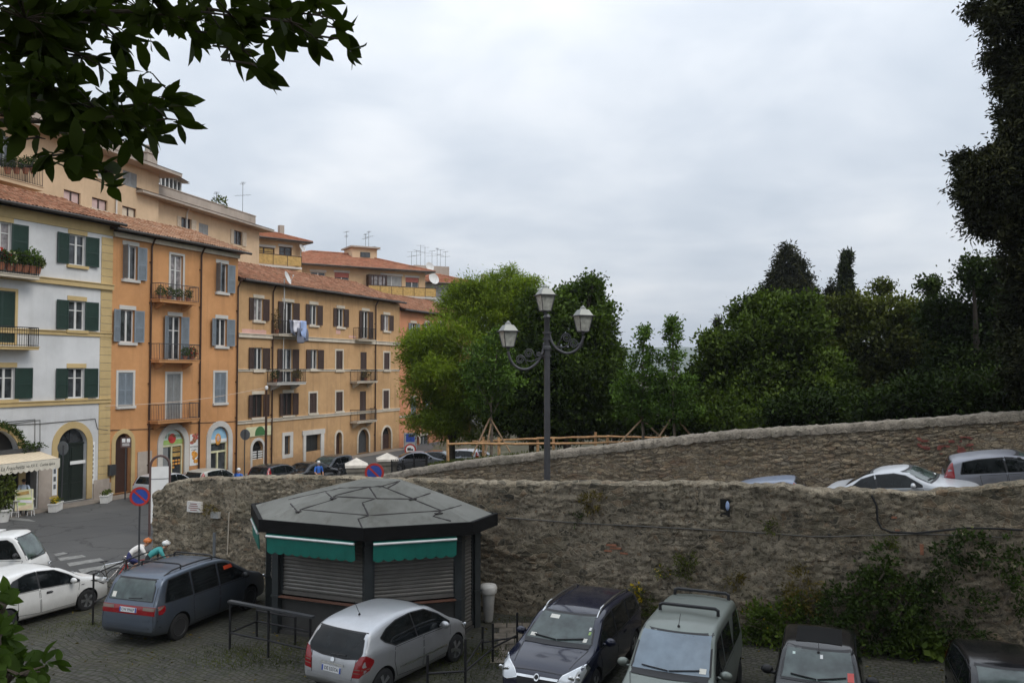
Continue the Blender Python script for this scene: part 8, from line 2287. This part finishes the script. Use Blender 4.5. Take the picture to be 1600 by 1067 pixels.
# bicycles and their riders
def bicycle(label, loc, rz, col='sign_red', group='bicycles at the wall end', lean=0.0):
    t = thing('bicycle', label, 'bicycle', loc, rz, group); t.rotation_euler[0] = lean
    for x in (-.5, .5):
        m = MB(); n = 28
        m.tube([(x + .335 * math.cos(2 * math.pi * k / n), 0, .345 + .335 * math.sin(2 * math.pi * k / n)) for k in range(n + 1)], .013, 6)
        for k in range(9): a = math.pi * k / 9; m.bar((x - .32 * math.cos(a), 0, .345 - .32 * math.sin(a)), (x + .32 * math.cos(a), 0, .345 + .32 * math.sin(a)), .0025, 4)
        m.build('wheel', MAT['tyre'], t)
    m = MB()
    for a, b in (((-.5, 0, .345), (-.08, 0, .28)), ((-.5, 0, .345), (-.2, 0, .82)), ((-.08, 0, .28), (-.22, 0, .9)), ((-.08, 0, .28), (.36, 0, .78)), ((-.2, 0, .82), (.34, 0, .86)), ((.5, 0, .345), (.35, 0, .9))): m.bar(a, b, .017, 7)
    m.build('frame', MAT[col], t)
    m = MB(); m.ball((-.23, 0, .94), (.13, .06, .03), 10, 6); m.build('saddle', MAT['black_plastic'], t, smooth=True)
    m = MB(); m.bar((.35, 0, .88), (.40, 0, .96), .015, 6)
    for s in (-1, 1): m.tube([(.40, 0, .96), (.41, s * .2, .96), (.50, s * .21, .95), (.53, s * .21, .88), (.45, s * .21, .83)], .013, 6)
    m.build('handlebar', MAT['chrome'], t)
    m = MB(); m.lathe([(.09, -.006), (.09, .006)], (-.08, .05, .28), 18, axis='y'); m.bar((-.08, .08, .28), (.04, .08, .16), .011, 5); m.bar((-.08, -.08, .28), (-.2, -.08, .40), .011, 5); m.box((.05, .12, .155), (.09, .07, .02)); m.box((-.21, -.12, .405), (.09, .07, .02)); m.build('crank', MAT['chrome'], t)
    return t
def riding():
    J = dict(pelvis=(-.2, 0, 1.0), waist=(-.10, 0, 1.12), chest=(.10, 0, 1.24), neckb=(.26, 0, 1.30), neck=(.32, 0, 1.33), jaw=(.40, 0, 1.345), head=(.42, 0, 1.42), crown=(.41, 0, 1.48), look=(1, 0, -.15))
    for s, y in (('l', 1), ('r', -1)):
        J['sh' + s] = (.24, y * .18, 1.25); J['el' + s] = (.36, y * .25, 1.04); J['wr' + s] = (.46, y * .21, .99); J['hip' + s] = (-.18, y * .09, .95)
        J['kn' + s] = (.16, y * .10, .66 if s == 'l' else .82); J['an' + s] = (-.0, y * .11, .24) if s == 'l' else (-.22, y * .11, .50); J['toe' + s] = (.13, y * .12, .19) if s == 'l' else (-.1, y * .12, .44)
    return J
g = ground_at(208, 917); hd = R(28)
bicycle('red racing bicycle under the cyclist in the white and orange jersey', (g.x, g.y, 0), hd)
person('cyclist in white and orange jersey, blue shorts and orange helmet, bent over the handlebars', (g.x, g.y, 0), hd, riding(), dict(skin='skin', top='jersey_white', legs='shorts_blue', shin='skin', shoes='black_plastic', hair='hair'), helmet('helmet_orange'))
g2 = ground_at(232, 922)
bicycle('dark bicycle under the cyclist in teal beside the rubble wall', (g2.x + .1, g2.y - .0, 0), hd, 'black_plastic')
person('cyclist in a teal jersey and white helmet beside the rubble wall', (g2.x + .1, g2.y - .0, 0), hd, riding(), dict(skin='skin', top='jersey_teal', legs='trousers_dark', shin='skin', shoes='black_plastic', hair='hair'), helmet('cap_white'))
g3 = ground_at(170, 921); bicycle('grey bicycle leaning on the black railing behind the people carrier', (g3.x, g3.y + .1, 0), R(35), 'chrome', lean=R(6))
p = street_pt(375, 45.5); person('man in a cobalt blue shirt and white cap behind the rubble wall', (p.x, p.y, 0), R(-100), standing(), dict(skin='skin', top='shirt_cobalt', legs='trousers_dark', shoes='black_plastic', hair='cap_white'), hair_cap('cap_white', 1.1))
p = street_pt(499, 49); person('person with a white helmet and blue jacket beside the white scooter', (p.x, p.y, 0), R(-60), standing(dict(wrr=(.36, -.2, 1.05), elr=(.16, -.26, 1.14))), dict(skin='skin', top='shirt_cobalt', legs='food_brown', shoes='black_plastic', hair='cap_white'), helmet('cap_white'))
# ------------------------------------------------------------------ trees of the park
pz = lambda px, Y: park_z(at_depth(px, 600, Y).x, Y)
tree('feathery_tree', 'bright yellow green feathery tree left of the street lamp', 52, 705, .2, [(735, 565, 90, 95), (700, 600, 60, 60), (765, 495, 70, 50), (680, 550, 45, 40), (800, 472, 38, 32), (815, 545, 50, 90), (695, 655, 45, 28), (655, 612, 24, 20), (735, 655, 70, 40), (650, 565, 18, 14), (640, 535, 14, 10), (735, 470, 40, 22), (800, 440, 14, 20), (826, 450, 14, 18), (770, 448, 12, 16)], 'leaf_feather', .34, 3.3, .55, 24, .22, aspect=.22, droop=.05, seed=11, dj=1.4, spread=.7, shell=.35, rag=9)
tree('broadleaf_tree', 'dark glossy broadleaf tree right behind the street lamp', 49, 885, .6, [(890, 530, 66, 70), (898, 478, 46, 36), (944, 505, 24, 34), (870, 605, 66, 60), (930, 580, 36, 55), (835, 600, 45, 60), (855, 655, 60, 36), (925, 452, 14, 16), (955, 560, 16, 24), (915, 640, 46, 40)], 'leaf_broad', .30, 4.4, .5, 20, .24, aspect=.62, seed=12, dj=1.2, shell=.4)
def young(label, Y, base, lst, stakes, seed): return tree('young_tree', label, Y, base, pz(base, Y), lst, 'leaf_young', .24, 4.2, .26, 11, .07, 'bark_pale', aspect=.5, seed=seed, dj=.3, stakes=stakes, group='young staked trees of the park', limbs=True, shell=.15, rag=7)
young('young staked tree in front of the feathery tree', 43, 767, [(768, 575, 36, 42), (758, 625, 32, 28), (778, 540, 18, 22), (790, 600, 22, 30), (740, 590, 16, 24)], [(767, 655, 797, 706), (766, 652, 738, 712), (767, 662, 757, 719)], 13)
young('left one of the two slender staked trees by the wall top', 40.5, 1003, [(1003, 560, 17, 30), (1004, 600, 32, 30), (1000, 640, 40, 26), (1006, 525, 7, 16), (975, 620, 18, 20)], [(1003, 655, 968, 692), (1003, 655, 1032, 682)], 14)
young('right one of the two slender staked trees by the wall top', 40, 1052, [(1052, 530, 10, 24), (1051, 568, 20, 26), (1052, 610, 32, 30), (1056, 645, 38, 20), (1050, 507, 4, 10)], [(1052, 648, 1030, 682), (1050, 645, 1080, 681)], 15)
tree('round_tree', 'low dark tree between the lamp and the slender staked trees', 52, 960, .2, [(950, 640, 46, 45), (985, 655, 44, 36), (965, 600, 26, 30)], 'leaf_broad', .32, 3.6, .55, 18, .2, seed=16, shell=.4)
tree('round_tree', 'low dark tree behind the right slender staked tree', 53, 1060, pz(1060, 53), [(1035, 645, 46, 45), (1080, 640, 44, 50), (1050, 610, 34, 26)], 'leaf_dark', .32, 3.6, .55, 18, .2, seed=17, shell=.4)
tree('round_tree', 'dark tree low in the shade behind the broadleaf trunk', 55, 830, .1, [(800, 640, 46, 40), (850, 650, 40, 38), (890, 655, 40, 36)], 'leaf_dark', .34, 3.2, .55, 18, .2, seed=18, shell=.4)
tree('broad_tree', 'large spreading green tree right of the gap with the far hills', 46, 1180, pz(1180, 46), [(1180, 545, 66, 64), (1130, 585, 46, 55), (1235, 512, 60, 44), (1160, 630, 76, 50), (1260, 600, 70, 75), (1205, 482, 36, 22), (1118, 640, 46, 40), (1250, 640, 70, 44), (1110, 540, 16, 22), (1098, 585, 14, 20), (1160, 498, 20, 20)], 'leaf_wood', .30, 4.6, .5, 20, .25, aspect=.6, seed=19, dj=1.6, shell=.4)
tree('broad_tree', 'wide yellow green tree below the tall cypress', 50, 1360, pz(1360, 50), [(1370, 545, 72, 60), (1335, 495, 46, 30), (1400, 490, 44, 26), (1325, 600, 66, 66), (1425, 600, 70, 66), (1450, 540, 46, 50), (1380, 640, 80, 40), (1378, 455, 10, 16), (1300, 520, 30, 40)], 'leaf_olive', .30, 4.4, .5, 20, .25, aspect=.6, seed=20, dj=1.6, shell=.4)
tree('broad_tree', 'very dark tree at the right under the tall conifer', 42, 1530, pz(1530, 42), [(1525, 570, 70, 70), (1560, 490, 46, 50), (1500, 620, 80, 46), (1545, 432, 24, 30), (1590, 600, 50, 60), (1480, 500, 40, 40), (1455, 450, 8, 14), (1520, 425, 14, 20), (1590, 520, 40, 60)], 'leaf_dark', .28, 5, .5, 20, .25, aspect=.6, seed=21, dj=1.2, shell=.3, limbs=False)
def cone(px, tip, bot, hw, n=9, sq=1.0, jag=.25, seed=1):
    r_ = random.Random(seed); out = []
    for i in range(n):
        u = (i + .6) / n; y = tip + (bot - tip) * u; w = hw * (u ** sq); out.append((px + r_.uniform(-jag, jag) * w, y, max(3, w * .8), max(5, (bot - tip) / n * .8)))
    return out
def conifer(name, label, px, tip, bot, hw, Y, mat, sq=.8, jag=.3, seed=1, dens=6, size=.4, asp=.25, droop=.5, clump=.45):
    return tree(name, label, Y, px, pz(px, Y) if Y < 90 else 2, cone(px, tip, bot, hw, 11, sq, jag, seed), mat, size, dens, clump, 16, .2, seed=seed, dj=.2, aspect=asp, droop=droop, limbs=False, shell=.2, rag=2, group='conifers rising behind the park trees')
conifer('conifer_tree', 'broad dark conifer standing above the spreading green tree', 1232, 386, 560, 108, 76, 'leaf_conifer', .8, .22, 3, 4.2, .55, .3, .3, .6)
conifer('cypress_tree', 'slim dark pointed cypress right of the broad conifer', 1322, 396, 560, 21, 72, 'leaf_cypress', .42, .06, 4, 14, .4, .3, -.6, .3)
conifer('conifer_tree', 'small pointed conifer at the left shoulder of the spreading green tree', 1122, 498, 600, 22, 58, 'leaf_conifer', .9, .3, 5, 7, .35, .3, .2, .3)
conifer('conifer_tree', 'small spiky conifer top left of the very dark tree', 1457, 438, 560, 20, 60, 'leaf_conifer', 1.0, .3, 6, 7, .35, .3, .2, .3)
conifer('conifer_tree', 'small rounded dark conifer between the broad conifer and the cypress', 1299, 445, 560, 24, 74, 'leaf_conifer', .5, .3, 7, 6, .45, .3, .2, .45)
tree('tall_conifer', 'huge dark conifer cut by the right edge of the view', 30, 1665, pz(1600, 30), [(1595, 10, 56, 60), (1604, 100, 46, 60), (1608, 180, 42, 60), (1545, 292, 42, 50), (1510, 256, 20, 20), (1585, 330, 52, 60), (1536, 350, 28, 26), (1596, 250, 40, 60), (1518, 300, 20, 26), (1625, 450, 46, 70), (1588, 400, 26, 40), (1625, 560, 56, 80), (1553, 40, 14, 26), (1556, 92, 10, 8), (1660, 0, 60, 90), (1660, 200, 60, 90), (1670, 400, 60, 90), (1580, 130, 20, 30), (1560, 250, 30, 24), (1640, -110, 60, 70)], 'leaf_conifer', .26, 12, .34, 24, .35, seed=23, dj=.6, aspect=.34, droop=.55, shell=.1, limbs=False, group='conifers rising behind the park trees')
for i, (px, Y, lst, mt, lab) in enumerate(((1140, 41, [(1130, 660, 60, 26), (1190, 655, 50, 26), (1090, 660, 40, 24)], 'leaf_wood', 'low shady shrub over the far wall under the spreading tree'), (1290, 38, [(1270, 645, 60, 28), (1330, 640, 50, 30), (1230, 650, 40, 22)], 'leaf_dark', 'low dark shrub over the far wall below the cypress'), (1440, 35, [(1420, 630, 60, 30), (1480, 625, 50, 32), (1370, 640, 40, 22)], 'leaf_dark', 'low dark shrub over the far wall left of the tall conifer'), (1570, 33, [(1550, 620, 60, 34), (1610, 610, 50, 36)], 'leaf_dark', 'low dark shrub over the far wall at the right edge'), (1200, 56, [(1190, 610, 90, 70), (1300, 600, 80, 80)], 'leaf_dark', 'dark tree in the shade behind the spreading green tree'), (1450, 56, [(1400, 600, 80, 80), (1500, 580, 80, 90)], 'leaf_dark', 'dark tree in the shade behind the wide yellow green tree'))):
    tree('shrub' if i < 4 else 'broad_tree', lab, Y, px, pz(px, Y), lst, mt, .28, 4.5, .45, 18, .1, seed=90 + i, cat='shrub' if i < 4 else 'tree', shell=.3, rag=3)
# the tree the photograph is taken from under: its nearest twigs hang into the upper left
def overhang():
    rng = np.random.default_rng(31); o = Vector((-5.2, 2.4, 0))
    t = thing('overhanging_tree', 'dark leafy branches hanging into the upper left corner close to the camera', 'tree', o)
    A_ = [(40, 30, 60, 45, 40), (110, 20, 60, 35, 30), (30, 100, 45, 45, 34), (90, 75, 45, 35, 22), (130, 88, 26, 18, 8), (165, 40, 30, 22, 9), (215, 12, 45, 20, 18), (265, 25, 45, 28, 18), (310, 20, 40, 26, 14), (300, 50, 28, 14, 6), (360, 25, 40, 20, 14), (378, 78, 34, 24, 10), (350, 55, 26, 12, 5), (420, 15, 40, 20, 14), (455, 35, 36, 24, 13), (500, 25, 34, 20, 8), (528, 44, 20, 12, 4), (495, 62, 18, 14, 4), (535, 62, 10, 6, 2), (440, 60, 24, 14, 4), (392, 100, 16, 16, 4),
          (40, 140, 45, 35, 26), (100, 152, 38, 24, 14), (20, 185, 30, 25, 12), (150, 170, 42, 26, 16), (195, 180, 32, 24, 12), (120, 205, 42, 22, 15), (168, 205, 28, 16, 8), (240, 160, 24, 22, 8), (252, 132, 14, 14, 4), (262, 186, 16, 10, 4), (270, 152, 12, 10, 3), (215, 150, 16, 16, 4), (108, 240, 28, 16, 9), (145, 255, 24, 14, 5), (170, 268, 12, 8, 2), (88, 255, 12, 10, 3), (60, 215, 22, 12, 5), (192, 220, 10, 10, 2), (-40, 60, 50, 80, 30), (-30, 170, 40, 50, 16)]
    P = []; D = []; tw = MB(); rr = random.Random(3)
    def W3(px, py, y): return at_depth(px, py, y) - o
    for (px, py, rx, ry, n) in A_:
        y = rr.uniform(2.9, 3.9); c = W3(px, py, y); k = y / FPX
        for _ in range(max(1, round(n * .56))):      # whorls of leaves at the twig ends
            ra, rb = math.sqrt(rr.random()) * .82, rr.uniform(0, 6.283); q = c + Vector((ra * math.cos(rb) * rx * k, rr.gauss(0, .16), ra * math.sin(rb) * ry * k)); e = (q - c) + Vector((.06, 0, -.015)); e.normalize()
            tw.tube([c, c.lerp(q, .6) + Vector((0, 0, .01)), q], [.0035, .0025, .0015], 5)
            for _ in range(rr.randint(4, 6)): P.append(q - e * rr.uniform(0, .04)); D.append((e + Vector((rr.gauss(0, .75), rr.gauss(0, .6), rr.gauss(-.12, .75)))).normalized())
        tw.tube([W3(px - 45, py + (6 if py > 120 else -6), y + .1), c, c + Vector((rx * k * .5, 0, -ry * k * .2))], [.005, .004, .002], 5)
    me = leaf_mesh('twig_leaves', np.array(P), .112, 'leaf_laurel', rng, .42, .0, np.array(D), .12, True); link('twig_leaves', me, t)
    for (pts, r_) in (([(-420, 300, 4.2), (-120, 60, 3.8), (120, 20, 3.5), (330, 15, 3.4), (500, 42, 3.3)], .016), ([(-420, 300, 4.2), (-100, 190, 3.8), (80, 190, 3.5), (200, 185, 3.4), (250, 160, 3.3)], .014)):
        tw.tube([W3(*p) for p in pts], [r_ * (1 - .75 * i / (len(pts) - 1)) for i in range(len(pts))], 7)
    tw.build('twigs', MAT['bark'], t, smooth=True)
    m = MB(); j = W3(-420, 300, 4.2); m.tube([(0, 0, -.1), (.1, 0, 3), (.0, .3, 6), j * .5 + Vector((0, 0, 3.6)), j], [.34, .28, .22, .1, .05], 10); m.tube([(0, .3, 6), (.3, 0, 9), (.6, -.4, 13)], [.22, .18, .06], 9)
    m.build('trunk', MAT['bark'], t, angle=50)
    bl = [(1.5, -3, 13.5, 6, 6, 3), (6.5, -2, 14, 5.5, 6, 3), (3, 3.5, 14.5, 6, 4.5, 2.6), (-2.5, 1, 13, 4, 4.5, 3)]
    m = MB()
    P, D2 = blob_points(bl, 2.2, .8, 12, rng, .4)
    link('crown', leaf_mesh('crown', P, .36, 'leaf_laurel', rng, .45, .2, D2), t)
    return t
overhang()
def side_tree():  # unseen tree added on the right to block sun over the car park
    rng = np.random.default_rng(41); t = thing('added_shade_tree', 'tall unseen tree added right of the car park to shade it', 'tree', (14.5, 9.5, 0))
    bl = [(-1, 3.5, 19.5, 5, 5, 3), (-5, 2.5, 18.0, 4.5, 5, 2.6), (2.5, 1.5, 17.5, 4.5, 5, 3), (-2, -2.5, 17, 5, 4.5, 3)]
    P, D2 = blob_points(bl, 2.4, .8, 12, rng, .4); link('crown', leaf_mesh('crown', P, .38, 'leaf_broad', rng, .5, .1, D2), t)
    bl += [(7, 0, 7, 4.5, 5, 6), (8, 8, 6.5, 4, 4.5, 5.5)]; P, D2 = blob_points(bl[4:], 2.0, .8, 12, rng, .4); link('sky_block_foliage', leaf_mesh('sky_block_foliage', P, .4, 'leaf_dark', rng, .5, .1, D2), t)  # low foliage added out of view to block sky light from the right
    m = MB(); m.tube([(0, 0, -.1), (.1, 0, 6), (0, .2, 12), (-.5, .8, 18)], [.45, .36, .28, .08], 10)
    for b in bl: m.tube([(0, 0, 9.5), (b[0] * .5, b[1] * .5, 13.5), b[:3]], [.2, .13, .04], 7)
    m.build('trunk', MAT['bark'], t, angle=50)
side_tree()
bush('climbing_shrub', 'leafy shrub rising close to the camera at the lower left corner', [(-6, 1000, 12, 50), (8, 1052, 24, 20), (52, 1052, 22, 7), (-4, 945, 7, 14), (-30, 1000, 30, 80)], 'leaf_bright', .11, Y=4.6, density=60, clump=.06, per=7, seed=51, aspect=.55, fold=True)

# ------------------------------------------------------------------ growth on and under the rubble wall
G_ = 'weeds and bushes under the rubble wall'
bush('bramble_bush', 'green bush with small yellow flowers right of the grey van', [(1190, 960, 34, 34), (1220, 985, 40, 34), (1180, 1000, 30, 30), (1240, 945, 24, 24)], 'leaf_wood', .13, density=16, clump=.16, per=16, seed=61, group=G_, blossoms=('petal_yellow', 30, .06))
bush('bramble_bush', 'dark tangled growth climbing the wall behind the small black hatchback', [(1300, 950, 44, 38), (1345, 930, 44, 54), (1378, 890, 30, 46), (1408, 950, 40, 60), (1350, 1000, 50, 34), (1395, 1010, 40, 30), (1440, 930, 26, 50), (1420, 985, 40, 30)], 'leaf_dark', .13, density=11, clump=.18, per=16, seed=62, group=G_)
bush('bramble_bush', 'broad leaved green bush between the two black cars', [(1430, 1010, 34, 24), (1462, 1000, 30, 18), (1420, 1035, 30, 24), (1470, 1030, 34, 24)], 'leaf_wood', .19, density=12, clump=.16, per=12, seed=63, group=G_, aspect=.85)
bush('bramble_bush', 'creeper hanging over the right end of the wall with pale flowers', [(1505, 848, 34, 26), (1545, 868, 26, 22), (1590, 890, 20, 70), (1478, 870, 22, 36), (1525, 935, 24, 26), (1470, 925, 24, 34), (1500, 985, 40, 24)], 'leaf_dark', .12, density=11, clump=.18, per=14, seed=64, group=G_, blossoms=('petal_white', 50, .07))
bush('bramble_bush', 'dry brownish bush on the wall left of the bramble with yellow flowers', [(1250, 905, 24, 34), (1235, 930, 26, 22), (1270, 935, 22, 18)], 'leaf_brown', .16, density=10, clump=.16, per=14, seed=65, group=G_, aspect=.2)
for i, (px, py, rx, ry, mt, lab, bl) in enumerate(((925, 784, 20, 16, 'leaf_brown', 'brownish tuft high on the wall right of the lamp foot', None), (1072, 880, 20, 22, 'leaf_olive', 'olive weed on the wall above the grey van', None), (1038, 892, 12, 8, 'leaf_olive', 'small yellow green weed on the wall between the navy and grey cars', ('petal_yellow', 20, .05)), (995, 925, 14, 16, 'leaf_weed', 'yellow flowered weed behind the navy estate car', ('petal_yellow', 90, .09)), (1012, 950, 16, 20, 'leaf_weed', 'green weed at the wall foot behind the navy estate car', None), (1205, 823, 12, 9, 'leaf_olive', 'small weed growing on the grey wall cable', None), (1372, 895, 22, 16, 'leaf_dark', 'dark spiky tuft on the wall under the black cable', None), (1395, 845, 14, 8, 'leaf_olive', 'thin weed at the bend of the black cable', None), (905, 812, 8, 10, 'leaf_dark', 'dark moss tuft on the wall beside the kiosk roof', None), (1530, 1040, 22, 14, 'leaf_olive', 'low weed at the foot of the black corner car', None), (330, 795, 14, 6, 'leaf_brown', 'dry tuft above the pale wall box', None), (1150, 905, 16, 12, 'leaf_brown', 'dry weed on the wall above the roof bars', None))):
    bush('wall_weed', lab, [(px, py, rx, ry)], mt, .12, density=26, clump=.12, per=14, seed=70 + i, group='weeds growing on the rubble wall', cat='weed', aspect=.25, blossoms=bl, off=.06)
# grass between the cobbles
rng = np.random.default_rng(9); P = []
for (px, py, w, d, n) in ((385, 1020, .5, .25, 500), (430, 1035, .8, .3, 700), (475, 1012, .8, .3, 500), (360, 1035, .7, .3, 300), (740, 1030, .5, .5, 900), (705, 1050, .6, .4, 500), (770, 1020, .5, .3, 500), (150, 975, .5, .15, 250), (560, 1040, .5, .3, 200), (300, 1030, 1.5, .6, 300), (120, 985, 1.2, .5, 400), (1000, 985, .8, .4, 500), (850, 972, 1.4, .2, 400)):
    g = ground_at(px, py); q = rng.normal(size=(n, 3)) * np.array([w, d, 0]) + np.array([g.x, g.y, .012]); P.append(q)
P = np.concatenate(P); me = leaf_mesh('grass', P, .09, 'grass', rng, .14, 0, np.tile([0, 0, 1.0], (len(P), 1)), .6)
tag(link('grass', me), 'short grass and moss between the cobbles round the railings', 'grass', kind='stuff')
P = []
for px, py, Y, n, w in ((690, 716, 41.2, 2600, 3.2), (760, 712, 42, 2600, 4), (640, 712, 42, 1400, 2.0), (860, 700, 42.5, 2600, 4), (980, 690, 41, 1800, 4)):
    g = at_depth(px, py, Y); q = rng.normal(size=(n, 3)) * np.array([w, 1.2, 0]) + np.array([g.x, Y, 0]); q[:, 2] = [park_z(a, b) for a, b in q[:, :2]]; P.append(q)
P = np.concatenate(P); me = leaf_mesh('grass', P, .28, 'grass', rng, .14, 0, np.tile([0, 0, 1.0], (len(P), 1)), .7)
tag(link('grass', me), 'rough grass on the bank behind the far wall', 'grass', kind='stuff')
rng = np.random.default_rng(12); P = np.stack([rng.uniform(-14, 13, 700), rng.uniform(16.5, 27, 700), np.full(700, .02)], 1); P = P[[y < plan_y(NEAR, x) - .2 for x, y in P[:, :2]]]
D = rng.normal(size=P.shape); D[:, 2] = .04; tag(link('fallen_leaves', leaf_mesh('fallen_leaves', P, .09, 'leaf_brown', rng, .5, 0, D * 3, .05)), 'dry leaves scattered on the cobbles', 'leaves', kind='stuff')
m = MB(); q = [front_point(s, o_, 0) for s, o_ in ((-16, 0), (31, 0), (31, 1.25), (-16, 1.25))]; m.vprism([(p.x, p.y) for p in (q[0], q[3], q[2], q[1])], 0, .03); struct('pavement', m, MAT['paving'])
